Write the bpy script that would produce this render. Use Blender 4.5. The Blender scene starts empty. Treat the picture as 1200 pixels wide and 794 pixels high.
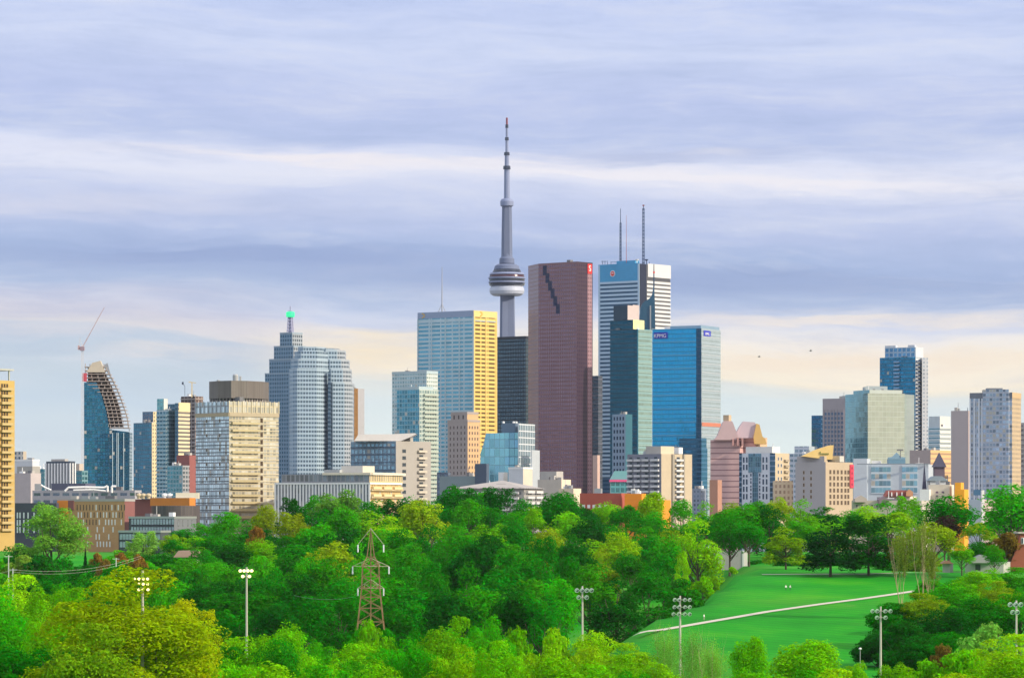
import bpy, math, random
import numpy as np
from mathutils import Vector, Matrix

random.seed(7)
C = bpy.context.scene.collection
SC = bpy.context.scene

# ------------------------------------------------------------------ camera, sky, sun, exposure
F, CZ, HY = 4300.0, 45.0, 603.0          # focal length in photo pixels, eye height, horizon row
cam_d = bpy.data.cameras.new('camera')
cam_d.sensor_fit = 'HORIZONTAL'
cam_d.sensor_width = 36.0
cam_d.lens = 36.0 * F / 1200.0
cam_d.shift_y = (HY - 397.0) / 1200.0
cam_d.clip_start = 1.0
cam_d.clip_end = 60000.0
cam = bpy.data.objects.new('camera', cam_d)
cam.location = (0, 0, CZ)
cam.rotation_euler = (math.radians(90), 0, 0)
C.objects.link(cam)
SC.camera = cam

SUN_EL, SUN_AZ = math.radians(27.0), math.radians(-24.0)      # azimuth measured from +X towards +Y
sdir = Vector((math.cos(SUN_AZ) * math.cos(SUN_EL), math.sin(SUN_AZ) * math.cos(SUN_EL), math.sin(SUN_EL)))
sun_d = bpy.data.lights.new('sun', 'SUN')
sun_d.energy = 4.0
sun_d.angle = math.radians(0.55)
sun_d.color = (1.0, 0.87, 0.68)
sun = bpy.data.objects.new('sun', sun_d)
sun.rotation_euler = sdir.to_track_quat('Z', 'Y').to_euler()
sun.location = (300, -200, 400)
C.objects.link(sun)

SC.view_settings.view_transform = 'Standard'
SC.view_settings.look = 'None'
SC.view_settings.exposure = 0.25
SC.view_settings.gamma = 1.0
SC.view_settings.use_curve_mapping = False
SC.cycles.use_denoising = True
SC.cycles.max_bounces = 6
SC.cycles.diffuse_bounces = 3
SC.cycles.glossy_bounces = 3
SC.cycles.transmission_bounces = 4
SC.cycles.transparent_max_bounces = 4
SC.cycles.volume_bounces = 0


def lin(r, g, b):
    f = lambda c: (c / 255 / 12.92) if c <= 10 else ((c / 255 + 0.055) / 1.055) ** 2.4
    return (f(r), f(g), f(b))


class NT:
    """small helper round a node tree"""
    def __init__(self, tree):
        self.t = tree
        tree.nodes.clear()

    def n(self, typ, ins=None, **kw):
        nd = self.t.nodes.new(typ)
        for k, v in kw.items():
            setattr(nd, k, v)
        for k, v in (ins or {}).items():
            self.set(nd.inputs[k], v)
        return nd

    def set(self, sock, v):
        if isinstance(v, bpy.types.NodeSocket):
            self.t.links.new(v, sock)
        else:
            if sock.type == 'RGBA' and len(v) == 3:
                v = (*v, 1)
            sock.default_value = v

    def m(self, op, a, b=None, c=None, clamp=False):
        nd = self.t.nodes.new('ShaderNodeMath')
        nd.operation = op
        nd.use_clamp = clamp
        for i, v in enumerate((a, b, c)):
            if v is not None:
                self.set(nd.inputs[i], v)
        return nd.outputs[0]

    def mix(self, f, a, b, blend='MIX'):
        nd = self.t.nodes.new('ShaderNodeMix')
        nd.data_type = 'RGBA'
        nd.blend_type = blend
        self.set(nd.inputs['Factor'], f)
        self.set(nd.inputs[6], a)
        self.set(nd.inputs[7], b)
        return nd.outputs[2]

    def ramp(self, f, stops, mode='LINEAR'):
        nd = self.t.nodes.new('ShaderNodeValToRGB')
        cr = nd.color_ramp
        cr.interpolation = mode
        while len(cr.elements) < len(stops):
            cr.elements.new(0.5)
        for e, (p, c) in zip(cr.elements, stops):
            e.position = p
            e.color = (*c, 1) if len(c) == 3 else c
        self.set(nd.inputs[0], f)
        return nd.outputs[0]

    def noise(self, vec, scale, detail=3, rough=0.5, out=0, dim='3D'):
        nd = self.t.nodes.new('ShaderNodeTexNoise')
        nd.noise_dimensions = dim
        self.set(nd.inputs['Vector'], vec)
        nd.inputs['Scale'].default_value = scale
        nd.inputs['Detail'].default_value = detail
        nd.inputs['Roughness'].default_value = rough
        return nd.outputs[out]

    def vec(self, x, y, z):
        nd = self.t.nodes.new('ShaderNodeCombineXYZ')
        for i, v in enumerate((x, y, z)):
            self.set(nd.inputs[i], v)
        return nd.outputs[0]


SKY_K = 0.1
KD = SKY_K * 2 ** SC.view_settings.exposure      # sky colours below are as they should look after exposure
world = bpy.data.worlds.new('World')
SC.world = world
world.use_nodes = True
w = NT(world.node_tree)
tc = w.n('ShaderNodeTexCoord')
sep = w.n('ShaderNodeSeparateXYZ', {0: tc.outputs['Generated']})
X, Y, Z = sep.outputs
nis = w.n('ShaderNodeTexSky', sky_type='NISHITA', sun_disc=False, sun_elevation=SUN_EL,
          sun_rotation=math.atan2(sdir.x, sdir.y), air_density=1.0, dust_density=0.6, ozone_density=2.0)
# banks of stratus: bands of cloud by elevation, bent and broken up by noise stretched along the horizon
wide = w.noise(w.vec(w.m('MULTIPLY', X, 7.0), w.m('MULTIPLY', Y, 1.5), w.m('MULTIPLY', Z, 26.0)), 1.0, 3, 0.5)
tilt = w.m('MULTIPLY_ADD', X, 0.030, Z)
zz = w.m('MULTIPLY_ADD', w.m('SUBTRACT', wide, 0.5), 0.022, tilt)
fine = w.noise(w.vec(w.m('MULTIPLY', X, 16.0), w.m('MULTIPLY', Y, 2.0), w.m('MULTIPLY', zz, 150.0)), 1.0, 5, 0.62)
zz2 = w.m('MULTIPLY_ADD', w.m('SUBTRACT', fine, 0.5), 0.010, zz)
def yz(py): return (HY - py) / F
band = [(a, (r * 1.04, g * 1.06, b * 1.055)) for a, (r, g, b) in [(610, (230, 233, 228)), (560, (228, 232, 229)), (500, (222, 229, 231)), (455, (216, 223, 228)), (436, (224, 222, 220)),
        (424, (246, 230, 212)), (402, (249, 234, 219)), (384, (239, 228, 225)), (368, (202, 206, 230)), (340, (170, 182, 216)),
        (300, (164, 178, 217)), (268, (180, 188, 224)), (238, (196, 200, 230)), (212, (222, 220, 238)), (190, (216, 216, 238)),
        (165, (182, 190, 226)), (120, (184, 191, 228)), (60, (202, 207, 236)), (0, (190, 198, 234)), (-80, (205, 210, 236))]]
ZMAX = 0.17
stops = [(min(max(yz(py) / ZMAX, 0), 1), tuple(c / KD for c in lin(*rgb))) for py, rgb in band]
clouds = w.ramp(w.m('DIVIDE', zz2, ZMAX, clamp=True), stops)
bandL = [(610, (226, 233, 236)), (540, (216, 228, 237)), (480, (204, 220, 236)), (440, (200, 214, 229)), (408, (192, 207, 228)), (401, (200, 212, 230)), (397, (226, 222, 228)),
         (380, (214, 212, 228)), (362, (200, 204, 229))] + band[9:]
stopsL = [(min(max(yz(py) / ZMAX, 0), 1), tuple(c / KD for c in lin(*rgb))) for py, rgb in bandL]
cloudsL = w.ramp(w.m('DIVIDE', zz2, ZMAX, clamp=True), stopsL)
mrL = w.n('ShaderNodeMapRange', {0: w.m('MULTIPLY_ADD', w.m('SUBTRACT', wide, 0.5), 0.05, X), 1: -0.075, 2: -0.035, 3: 0.0, 4: 1.0}, interpolation_type='SMOOTHSTEP')
clouds = w.mix(mrL.outputs[0], cloudsL, clouds)
# brighter and darker wisps, long streaks along the horizon
def k10(rgb): return tuple(c / KD for c in lin(*rgb))
wisp = w.noise(w.vec(w.m('MULTIPLY', X, 13.0), w.m('MULTIPLY', Y, 3.0), w.m('MULTIPLY', zz, 95.0)), 1.0, 8, 0.66)
thin = w.noise(w.vec(w.m('MULTIPLY_ADD', X, 30.0, 4.0), w.m('MULTIPLY', Y, 3.0), w.m('MULTIPLY', zz2, 330.0)), 1.0, 6, 0.65)
lowk = w.n('ShaderNodeMapRange', {0: zz, 1: yz(470), 2: yz(385), 3: 0.25, 4: 1.0}).outputs[0]
mixn = w.m('ADD', 0.5, w.m('MULTIPLY', lowk, w.m('SUBTRACT', w.m('ADD', w.m('MULTIPLY', wisp, 0.70), w.m('MULTIPLY', thin, 0.30)), 0.5)))
clouds = w.mix(w.m('MULTIPLY', w.m('SUBTRACT', mixn, 0.50, clamp=True), 2.7, clamp=True), clouds, k10((240, 240, 249)))
clouds = w.mix(w.m('MULTIPLY', w.m('SUBTRACT', 0.50, mixn, clamp=True), 2.2, clamp=True), clouds, k10((148, 168, 214)))
# one long bright streak across the middle, a dark wisp above it
def gauss(v, s):
    return w.m('POWER', 2.718, w.m('MULTIPLY', w.m('POWER', w.m('ABSOLUTE', w.m('DIVIDE', v, s)), 2.0), -1.0))
def blob(px, py, sx, sy, slope=0.0, bend=0.0):
    dx = w.m('SUBTRACT', X, (px - 600) / F)
    zc_ = w.m('ADD', w.m('MULTIPLY_ADD', dx, slope, yz(py)), w.m('MULTIPLY', w.m('MULTIPLY', dx, dx), bend))
    dz = w.m('ADD', w.m('SUBTRACT', Z, zc_), w.m('ADD', w.m('MULTIPLY', w.m('SUBTRACT', fine, 0.5), 0.012), w.m('MULTIPLY', w.m('SUBTRACT', thin, 0.5), 0.006)))
    return w.m('MULTIPLY', gauss(dx, sx / F), gauss(dz, sy / F))
brk = w.m('MULTIPLY_ADD', wisp, 1.5, -0.15, clamp=True)
for px_, py_, sx_, sy_, sl_, col_, am_ in ((420, 189, 260, 7, -0.03, (246, 240, 246), 1.0), (860, 212, 420, 9, -0.045, (246, 242, 250), 1.1), (110, 246, 240, 12, 0.0, (222, 222, 240), .6), (790, 184, 150, 8, 0.01, (158, 172, 216), .5),
                                      (840, 181, 40, 5, 0.0, (226, 226, 242), .6), (260, 300, 420, 13, 0.0, (146, 164, 212), .8), (760, 330, 460, 15, -.02, (148, 166, 212), .8), (210, 414, 90, 7, 0.0, (232, 226, 228), .7),
                                      (440, 408, 85, 16, -.02, (255, 233, 196), .9), (1000, 376, 330, 8, 0.0, (255, 240, 226), .7), (1000, 424, 340, 11, 0.0, (252, 231, 208), .6), (60, 386, 300, 9, 0.0, (226, 220, 228), .5)):
    clouds = w.mix(w.m('MULTIPLY', w.m('MULTIPLY', blob(px_, py_, sx_, sy_, sl_), brk), am_ * 1.6, clamp=True), clouds, k10(col_))
# the deck opens to blue on the far left and glows cream towards the low sun on the right
def sstep(v, a, b_):
    nd = w.n('ShaderNodeMapRange', {0: v, 1: a, 2: b_, 3: 0.0, 4: 1.0}, interpolation_type='SMOOTHSTEP')
    return nd.outputs[0]
zc = w.m('DIVIDE', Z, 0.5, clamp=True)
blue = w.ramp(zc, [(0, k10((214, 230, 240))), (0.12, k10((186, 216, 240))), (0.3, k10((160, 200, 240))), (0.7, k10((190, 212, 242)))])
gold = w.ramp(zc, [(0, k10((255, 238, 205))), (0.15, k10((252, 232, 205))), (0.5, k10((226, 220, 232))), (1, k10((190, 200, 232)))])
side = w.noise(w.vec(w.m('MULTIPLY', X, 6.0), w.m('MULTIPLY', Y, 22.0), w.m('MULTIPLY', Z, 70.0)), 1.0, 5, 0.6)
blue = w.mix(sstep(side, 0.50, 0.66), blue, k10((250, 246, 242)))
blue = w.mix(sstep(w.m('SUBTRACT', 1.0, side), 0.52, 0.68), blue, k10((140, 172, 214)))
gold = w.mix(sstep(w.m('SUBTRACT', 1.0, side), 0.52, 0.68), gold, k10((214, 200, 196)))
clouds = w.mix(sstep(w.m('MULTIPLY', X, -1.0), 0.25, 0.7), clouds, blue)
clouds = w.mix(sstep(X, 0.25, 0.7), clouds, gold)
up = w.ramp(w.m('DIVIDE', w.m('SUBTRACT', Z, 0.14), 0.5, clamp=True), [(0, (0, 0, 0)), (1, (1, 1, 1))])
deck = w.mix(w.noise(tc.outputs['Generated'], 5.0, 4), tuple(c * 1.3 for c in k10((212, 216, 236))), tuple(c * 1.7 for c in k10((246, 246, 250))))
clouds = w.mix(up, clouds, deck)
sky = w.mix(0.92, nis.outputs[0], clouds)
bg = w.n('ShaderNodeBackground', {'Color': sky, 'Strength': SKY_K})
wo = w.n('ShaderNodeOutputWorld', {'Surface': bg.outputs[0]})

# ------------------------------------------------------------------ helpers: pixels of the survey photo to metres
def ground_z(x, y):
    lawn = float(np.interp(y, [-3000, 300, 700, 900, 1150, 1600, 4000, 7000], [3, 4, 5, 9, 27, 29, 0, -5]))
    wood = float(np.interp(y, [-3000, 300, 700, 900, 1000, 1120, 1230, 1340, 1440, 1530, 1600, 4000, 7000], [3, 2, -2, -1, 1, 4, 9, 15, 23, 28, 29, 0, -5]))
    u = 600 + x / max(y, 300) * F
    uc = float(np.interp(y, [900, 1000, 1060, 1150, 1300], [690, 720, 790, 830, 835]))
    k = min(max((u - uc + 45) / 90.0, 0), 1); k = k * k * (3 - 2 * k)
    z = wood + (lawn - wood) * k
    return z + (0.5 * math.sin(x * 0.021 + 1.0) * math.sin(y * 0.017) if 500 < y < 1700 else 0)
def wx(px, d): return (px - 600.0) / F * d
def wz(py, d): return CZ + (HY - py) / F * d


class MB:
    def __init__(self):
        self.v, self.f, self.uv, self.mi = [], [], [], []

    def face(self, pts, uv=None, mi=0):
        i = len(self.v)
        self.v.extend(pts)
        self.f.append(tuple(range(i, i + len(pts))))
        self.uv.append(uv or [(0.0, 0.0)] * len(pts))
        self.mi.append(mi)

    def prism(self, poly, z0, z1, mi_side=0, mi_top=None, bottom=True, mis=None):
        """vertical walls round a counter-clockwise plan, with UVs in metres"""
        n = len(poly)
        u = 0.0
        for i in range(n):
            a, b = poly[i], poly[(i + 1) % n]
            l = math.hypot(b[0] - a[0], b[1] - a[1])
            m = mis[i] if mis else mi_side
            self.face([(a[0], a[1], z0), (b[0], b[1], z0), (b[0], b[1], z1), (a[0], a[1], z1)],
                      [(0, 0), (l, 0), (l, z1 - z0), (0, z1 - z0)], m)
            u += l
        mt = mi_side if mi_top is None else mi_top
        self.face([(p[0], p[1], z1) for p in poly], None, mt)
        if bottom:
            self.face([(p[0], p[1], z0) for p in reversed(poly)], None, mt)

    def hexa(self, p, mi=0):
        """eight corners: bottom four counter-clockwise, then top four"""
        for q in ((3, 2, 1, 0), (4, 5, 6, 7), (0, 1, 5, 4), (1, 2, 6, 5), (2, 3, 7, 6), (3, 0, 4, 7)):
            pts = [p[i] for i in q]
            l = math.dist(pts[0], pts[1]); h = math.dist(pts[1], pts[2])
            self.face(pts, [(0, 0), (l, 0), (l, h), (0, h)], mi)

    def box(self, x0, x1, y0, y1, z0, z1, mi=0):
        self.hexa([(x0, y0, z0), (x1, y0, z0), (x1, y1, z0), (x0, y1, z0), (x0, y0, z1), (x1, y0, z1), (x1, y1, z1), (x0, y1, z1)], mi)

    def tube(self, a, b, r0, r1=None, n=6, mi=0):
        r1 = r0 if r1 is None else r1
        a, b = Vector(a), Vector(b)
        d = (b - a)
        if d.length < 1e-6: return
        d.normalize()
        s = d.orthogonal().normalized()
        t = d.cross(s)
        ra = [a + (s * math.cos(2 * math.pi * k / n) + t * math.sin(2 * math.pi * k / n)) * r0 for k in range(n)]
        rb = [b + (s * math.cos(2 * math.pi * k / n) + t * math.sin(2 * math.pi * k / n)) * r1 for k in range(n)]
        for k in range(n):
            j = (k + 1) % n
            self.face([tuple(ra[k]), tuple(ra[j]), tuple(rb[j]), tuple(rb[k])], None, mi)
        self.face([tuple(p) for p in reversed(ra)], None, mi)
        self.face([tuple(p) for p in rb], None, mi)

    def lathe(self, prof, cx, cy, n=32, mi=0, mis=None):
        """prof: list of (radius, z) upwards"""
        for k in range(n):
            a0, a1 = 2 * math.pi * k / n, 2 * math.pi * (k + 1) / n
            for i in range(len(prof) - 1):
                (r0, z0), (r1, z1) = prof[i], prof[i + 1]
                m = mis[i] if mis else mi
                p = [(cx + r0 * math.cos(a0), cy + r0 * math.sin(a0), z0), (cx + r0 * math.cos(a1), cy + r0 * math.sin(a1), z0),
                     (cx + r1 * math.cos(a1), cy + r1 * math.sin(a1), z1), (cx + r1 * math.cos(a0), cy + r1 * math.sin(a0), z1)]
                u0, u1 = a0 * max(r0, r1), a1 * max(r0, r1)
                if r0 < 1e-6: self.face([p[0], p[2], p[3]], [(u0, z0), (u1, z1), (u0, z1)], m)
                elif r1 < 1e-6: self.face([p[0], p[1], p[2]], [(u0, z0), (u1, z0), (u1, z1)], m)
                else: self.face(p, [(u0, z0), (u1, z0), (u1, z1), (u0, z1)], m)

    def build(self, name, mats, parent=None, origin=None, smooth=False):
        """ONE mesh object; vertices are given in world metres"""
        o0 = Vector(origin) if origin is not None else (Vector(parent_base(parent)) if parent is not None else Vector((0, 0, 0)))
        me = bpy.data.meshes.new(name)
        me.from_pydata([(p[0] - o0.x, p[1] - o0.y, p[2] - o0.z) for p in self.v], [], self.f)
        uvl = me.uv_layers.new(name='UVMap')
        uvl.data.foreach_set('uv', np.array([c for q in self.uv for c in q], dtype=np.float32).ravel())
        mats = mats if isinstance(mats, (list, tuple)) else [mats]
        for m in mats: me.materials.append(m)
        me.polygons.foreach_set('material_index', np.array(self.mi, dtype=np.int32))
        if smooth:
            me.polygons.foreach_set('use_smooth', np.ones(len(self.f), dtype=bool))
        me.update()
        ob = bpy.data.objects.new(name, me)
        C.objects.link(ob)
        if parent is not None:
            ob.parent = parent
            ob.location = o0 - Vector(parent_base(parent))
        else:
            ob.location = o0
        return ob


def parent_base(p):
    v = Vector((0, 0, 0))
    while p is not None:
        v += p.location
        p = p.parent
    return v


def thing(name, label, cat, loc, group=None):
    o = bpy.data.objects.new(name, None)
    C.objects.link(o)
    o.location = loc
    o.empty_display_size = 1.0
    o['label'] = label
    o['category'] = cat
    if group: o['group'] = group
    return o
def tag(o, label, cat, group=None):
    o['label'] = label; o['category'] = cat
    if group: o['group'] = group
    return o
def clone(o, at, parent):
    c = o.copy()
    C.objects.link(c)
    c.parent = parent
    c.location = Vector(at) - parent_base(parent)
    return c

# ------------------------------------------------------------------ materials
def new_mat(name):
    m = bpy.data.materials.new(name)
    m.use_nodes = True
    return m, NT(m.node_tree)

_M = {}
def plain(name, col, rough=0.7, metal=0.0, var=0.12, scale=0.25, emit=None):
    if name in _M: return _M[name]
    m, t = new_mat(name)
    geo = t.n('ShaderNodeNewGeometry')
    nz = t.noise(geo.outputs['Position'], scale, 4, 0.6)
    k = t.m('MULTIPLY_ADD', nz, 2 * var, 1 - var)
    base = t.mix(1.0, col, t.vec(k, k, k), 'MULTIPLY')
    p = t.n('ShaderNodeBsdfPrincipled', {'Base Color': base, 'Roughness': rough, 'Metallic': metal})
    if emit:
        t.set(p.inputs['Emission Color'], emit[0]); p.inputs['Emission Strength'].default_value = emit[1]
    t.n('ShaderNodeOutputMaterial', {'Surface': p.outputs[0]})
    _M[name] = m
    return m

def facade(name, wall, glass, bay, floor, fx, fz, metal=0.75, rough=0.12, var=0.35, wrough=0.6, wmetal=0.0, blinds=0.0, wob=0.02, spec=0.5):
    """wall with a grid of window panes (UV in metres); every pane tints and tilts a little on its own"""
    if name in _M: return _M[name]
    m, t = new_mat(name)
    uv = t.n('ShaderNodeUVMap')
    s = t.n('ShaderNodeSeparateXYZ', {0: uv.outputs[0]})
    cu, cv = t.m('DIVIDE', s.outputs[0], bay), t.m('DIVIDE', s.outputs[1], floor)
    mu = t.m('LESS_THAN', t.m('ABSOLUTE', t.m('SUBTRACT', t.m('FRACT', cu), 0.5)), fx / 2)
    mv = t.m('LESS_THAN', t.m('ABSOLUTE', t.m('SUBTRACT', t.m('FRACT', cv), 0.5)), fz / 2)
    mask = t.m('MULTIPLY', mu, mv)
    oi = t.n('ShaderNodeObjectInfo')
    cell = t.vec(t.m('FLOOR', cu), t.m('FLOOR', cv), t.m('MULTIPLY', oi.outputs['Random'], 77.0))
    wn = t.n('ShaderNodeTexWhiteNoise', {'Vector': cell})
    rnd = wn.outputs['Value']
    geo = t.n('ShaderNodeNewGeometry')
    big = t.noise(geo.outputs['Position'], 0.03, 3, 0.55)
    k = t.m('ADD', t.m('MULTIPLY_ADD', rnd, var * 1.2, 1 - var * 0.6), t.m('MULTIPLY', t.m('SUBTRACT', big, 0.5), var))
    g = t.mix(1.0, glass, t.vec(k, k, k), 'MULTIPLY')
    bmask = 0.0
    if blinds > 0:
        bmask = t.m('LESS_THAN', t.n('ShaderNodeTexWhiteNoise', {'Vector': t.vec(t.m('FLOOR', cv), t.m('FLOOR', cu), 3.3)}).outputs['Value'], blinds)
        g = t.mix(bmask, g, (0.42, 0.41, 0.37))
    kw = t.m('MULTIPLY_ADD', t.noise(geo.outputs['Position'], 0.12, 4, 0.6), 0.30, 0.85)
    wc = t.mix(1.0, wall, t.vec(kw, kw, kw), 'MULTIPLY')
    base = t.mix(mask, wc, g)
    met = t.m('MULTIPLY_ADD', mask, metal - wmetal, wmetal)
    if blinds > 0:
        met = t.m('MULTIPLY', met, t.m('SUBTRACT', 1.0, t.m('MULTIPLY', bmask, mask)))
    rg = t.m('MULTIPLY_ADD', mask, rough - wrough, wrough)
    jit = t.n('ShaderNodeVectorMath', {0: wn.outputs['Color'], 1: (0.5, 0.5, 0.5)}, operation='SUBTRACT')
    jit2 = t.n('ShaderNodeVectorMath', {0: jit.outputs[0], 'Scale': t.m('MULTIPLY', mask, wob * 2)}, operation='SCALE')
    nrm = t.n('ShaderNodeVectorMath', {0: geo.outputs['Normal'], 1: jit2.outputs[0]}, operation='ADD')
    nn = t.n('ShaderNodeVectorMath', {0: nrm.outputs[0]}, operation='NORMALIZE')
    p = t.n('ShaderNodeBsdfPrincipled', {'Base Color': base, 'Roughness': rg, 'Metallic': met, 'Normal': nn.outputs[0]})
    p.inputs['Specular IOR Level'].default_value = spec
    t.n('ShaderNodeOutputMaterial', {'Surface': p.outputs[0]})
    _M[name] = m
    return m

ROOF = plain('roof_gravel', (0.30, 0.30, 0.31), 0.9)
WHITE = plain('white_paint', (0.78, 0.78, 0.76), 0.5, var=0.06)
CONC = plain('pale_concrete', (0.42, 0.40, 0.37), 0.85)
DCONC = plain('dark_concrete', (0.16, 0.16, 0.17), 0.85)
STEEL = plain('galvanised_steel', (0.40, 0.41, 0.42), 0.45, 0.6)
DSTEEL = plain('dark_steel', (0.05, 0.07, 0.11), 0.5, 0.3)
GLASSD = plain('dark_glass', (0.05, 0.075, 0.10), 0.08, 0.5, var=0.3, scale=0.6)
GLASSB = plain('blue_glass', (0.16, 0.32, 0.45), 0.08, 0.75, var=0.25, scale=0.2)
RED = plain('red_enamel', (0.70, 0.03, 0.03), 0.4)
ORANGE = plain('orange_panel', (0.75, 0.24, 0.02), 0.6)

# ------------------------------------------------------------------ building blocks
ROOFR = random.Random(21)
TH = 38.0
class Fr:
    """frame of a rectangular block: near corner, left face, right face"""
    def __init__(self, xl, xc, xr, d, th=TH):
        a = math.radians(th)
        self.ul, self.ur = Vector((-math.cos(a), math.sin(a), 0)), Vector((math.sin(a), math.cos(a), 0))
        self.nl, self.nr = Vector((-math.sin(a), -math.cos(a), 0)), Vector((math.cos(a), -math.sin(a), 0))
        self.c = Vector((wx(xc, d), d, 0))
        self.d = d
        kl, kr = (xl - 600) / F, (xr - 600) / F
        self.L = (self.c.x - kl * d) / (math.cos(a) + kl * math.sin(a)) if xl < xc else 0.0
        self.R = (kr * d - self.c.x) / (math.sin(a) - kr * math.cos(a)) if xr > xc else 0.0

    def sl(self, px):     # distance along the left face (0 at its left end) of an image column
        k = (px - 600) / F
        a = self.ul
        t = (k * self.d - self.c.x) / (a.x - k * a.y)
        return self.L - t

    def sr(self, px):
        k = (px - 600) / F
        a = self.ur
        return (k * self.d - self.c.x) / (a.x - k * a.y)

    def pt(self, face, s, z, o=0.0):
        if face == 'l': p = self.c + self.ul * (self.L - s) + self.nl * o
        else: p = self.c + self.ur * s + self.nr * o
        return (p.x, p.y, z)

    def box(self, mb, face, s0, s1, z0, z1, o0, o1, mi=0):
        P = self.pt
        mb.hexa([P(face, s0, z0, o1), P(face, s1, z0, o1), P(face, s1, z0, o0), P(face, s0, z0, o0),
                 P(face, s0, z1, o1), P(face, s1, z1, o1), P(face, s1, z1, o0), P(face, s0, z1, o0)], mi)

    def plan(self, il=0.0, ir=0.0, R=None, L=None):
        """ccw plan: left end, near corner, right end, far corner; il/ir inset from the two faces"""
        R = self.R if R is None else R
        L = self.L if L is None else L
        c = self.c - self.nl * il - self.nr * ir
        l = c + self.ul * (L - 2 * ir); r = c + self.ur * (R - 2 * il)
        q = l + self.ur * (R - 2 * il)
        return [(l.x, l.y), (c.x, c.y), (r.x, r.y), (q.x, q.y)]


def root_of(name, label, cat, xc, d, group=None):
    x = wx(xc, d)
    return thing(name, label, cat, (x, d, ground_z(x, d)), group)

def blk(root, name, xl, xc, xr, yt, yb, d, mat, mat_r=None, th=TH, roof=None, R=None, L=None):
    """a rectangular block whose near corner stands at column xc; yb None = to the ground. returns its frame"""
    fr = Fr(xl, xc, xr, d, th)
    if R: fr.R = R
    if L: fr.L = L
    z0 = root.location.z - 1.0 if yb is None else wz(yb, d)
    z1 = wz(yt, d)
    fr.z0, fr.z1 = z0, z1
    mb = MB()
    mr = mat_r or mat
    mb.prism(fr.plan(), z0, z1, 0, 2, mis=[0, 1, 0, 1])
    fr.ob = mb.build(name, [mat, mr, roof or ROOF], root)
    if yb is None and fr.L > 9 and fr.R > 7 and z1 > 40:      # plant and vents standing back from the roof edge
        for q in range(ROOFR.choice((2, 3, 3, 4))):
            s = ROOFR.uniform(.12, .8) * fr.L; dp = ROOFR.uniform(2.5, max(3.0, fr.R * .5)); wd = ROOFR.uniform(1.5, min(6, fr.L * .18)); h = ROOFR.uniform(.8, 2.6)
            mb = MB(); fr.box(mb, 'l', s, s + wd, z1, z1 + h, -dp - 2.5, -dp)
            if q == 0: fr.box(mb, 'l', s + wd * .4, s + wd * .4 + .3, z1 + h, z1 + h + ROOFR.uniform(1.5, 4), -dp - 1.4, -dp - 1.1)
            mb.build('roof_plant', ROOFR.choice((STEEL, CONC, DCONC, WHITE)), root)
    return fr

def parapet(fr, root, mat, h=1.4, o=0.15, name='parapet'):
    mb = MB()
    z = fr.z1
    outer = Fr.plan(fr, -o, -o); inner = Fr.plan(fr, 0.5, 0.5)
    for i in range(4):
        a, b, c2, d2 = outer[i], outer[(i + 1) % 4], inner[(i + 1) % 4], inner[i]
        mb.hexa([(*a, z - 0.6), (*b, z - 0.6), (*c2, z - 0.6), (*d2, z - 0.6), (*a, z + h), (*b, z + h), (*c2, z + h), (*d2, z + h)])
    return mb.build(name, mat, root)

def bands(fr, root, name, mat, zs, h, o=0.35, faces='lr', lim=(0, 1, 0, 1)):
    """one slender band part per storey, all sharing one mesh"""
    first = None
    org = Vector((fr.c.x, fr.c.y, 0))
    for z in zs:
        if first is None:
            mb = MB()
            if 'l' in faces: fr.box(mb, 'l', fr.L * lim[0], fr.L * lim[1] + (o if lim[1] == 1 and 'r' in faces else 0), z, z + h, 0.0, o)
            if 'r' in faces: fr.box(mb, 'r', fr.R * lim[2], fr.R * lim[3], z, z + h, 0.0, o)
            first = mb.build(name, mat, root, origin=(org.x, org.y, z))
        else:
            clone(first, (org.x, org.y, z), root)

def fins(fr, root, name, mat, face, ss, z0, z1, wd=0.5, o=0.5):
    first = None
    for s in ss:
        p = fr.pt(face, s, z0)
        if first is None:
            mb = MB()
            fr.box(mb, face, s - wd / 2, s + wd / 2, z0, z1, 0.0, o)
            first = mb.build(name, mat, root, origin=p)
        else: clone(first, p, root)

def windows(fr, root, spots, mat, frame, name='window', cap=100, proud=0.12, border=0.18):
    """spots: (face, s_centre, z_bottom, width, height); one part per window up to cap, the rest one mesh"""
    protos = {}
    rest = MB()
    k = len([c for c in root.children if c.name.split('.')[0] == name])
    for face, s, z, wd, h in spots:
        def shape(mb):
            fr.box(mb, face, s - wd / 2, s + wd / 2, z, z + h, -0.05, proud * 0.4, 0)
            b = border
            fr.box(mb, face, s - wd / 2 - b, s + wd / 2 + b, z - b, z, 0.0, proud, 1)
            fr.box(mb, face, s - wd / 2 - b, s + wd / 2 + b, z + h, z + h + b, 0.0, proud, 1)
            fr.box(mb, face, s - wd / 2 - b, s - wd / 2, z, z + h, 0.0, proud, 1)
            fr.box(mb, face, s + wd / 2, s + wd / 2 + b, z, z + h, 0.0, proud, 1)
        if k >= cap:
            shape(rest); continue
        k += 1
        key = (face, round(wd, 2), round(h, 2))
        p = fr.pt(face, s, z)
        if key not in protos:
            mb = MB(); shape(mb)
            protos[key] = mb.build(name, [mat, frame], root, origin=p)
        else: clone(protos[key], p, root)
    if rest.f:
        o = rest.build(name, [mat, frame], root)
        o['kind'] = 'stuff'

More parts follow.
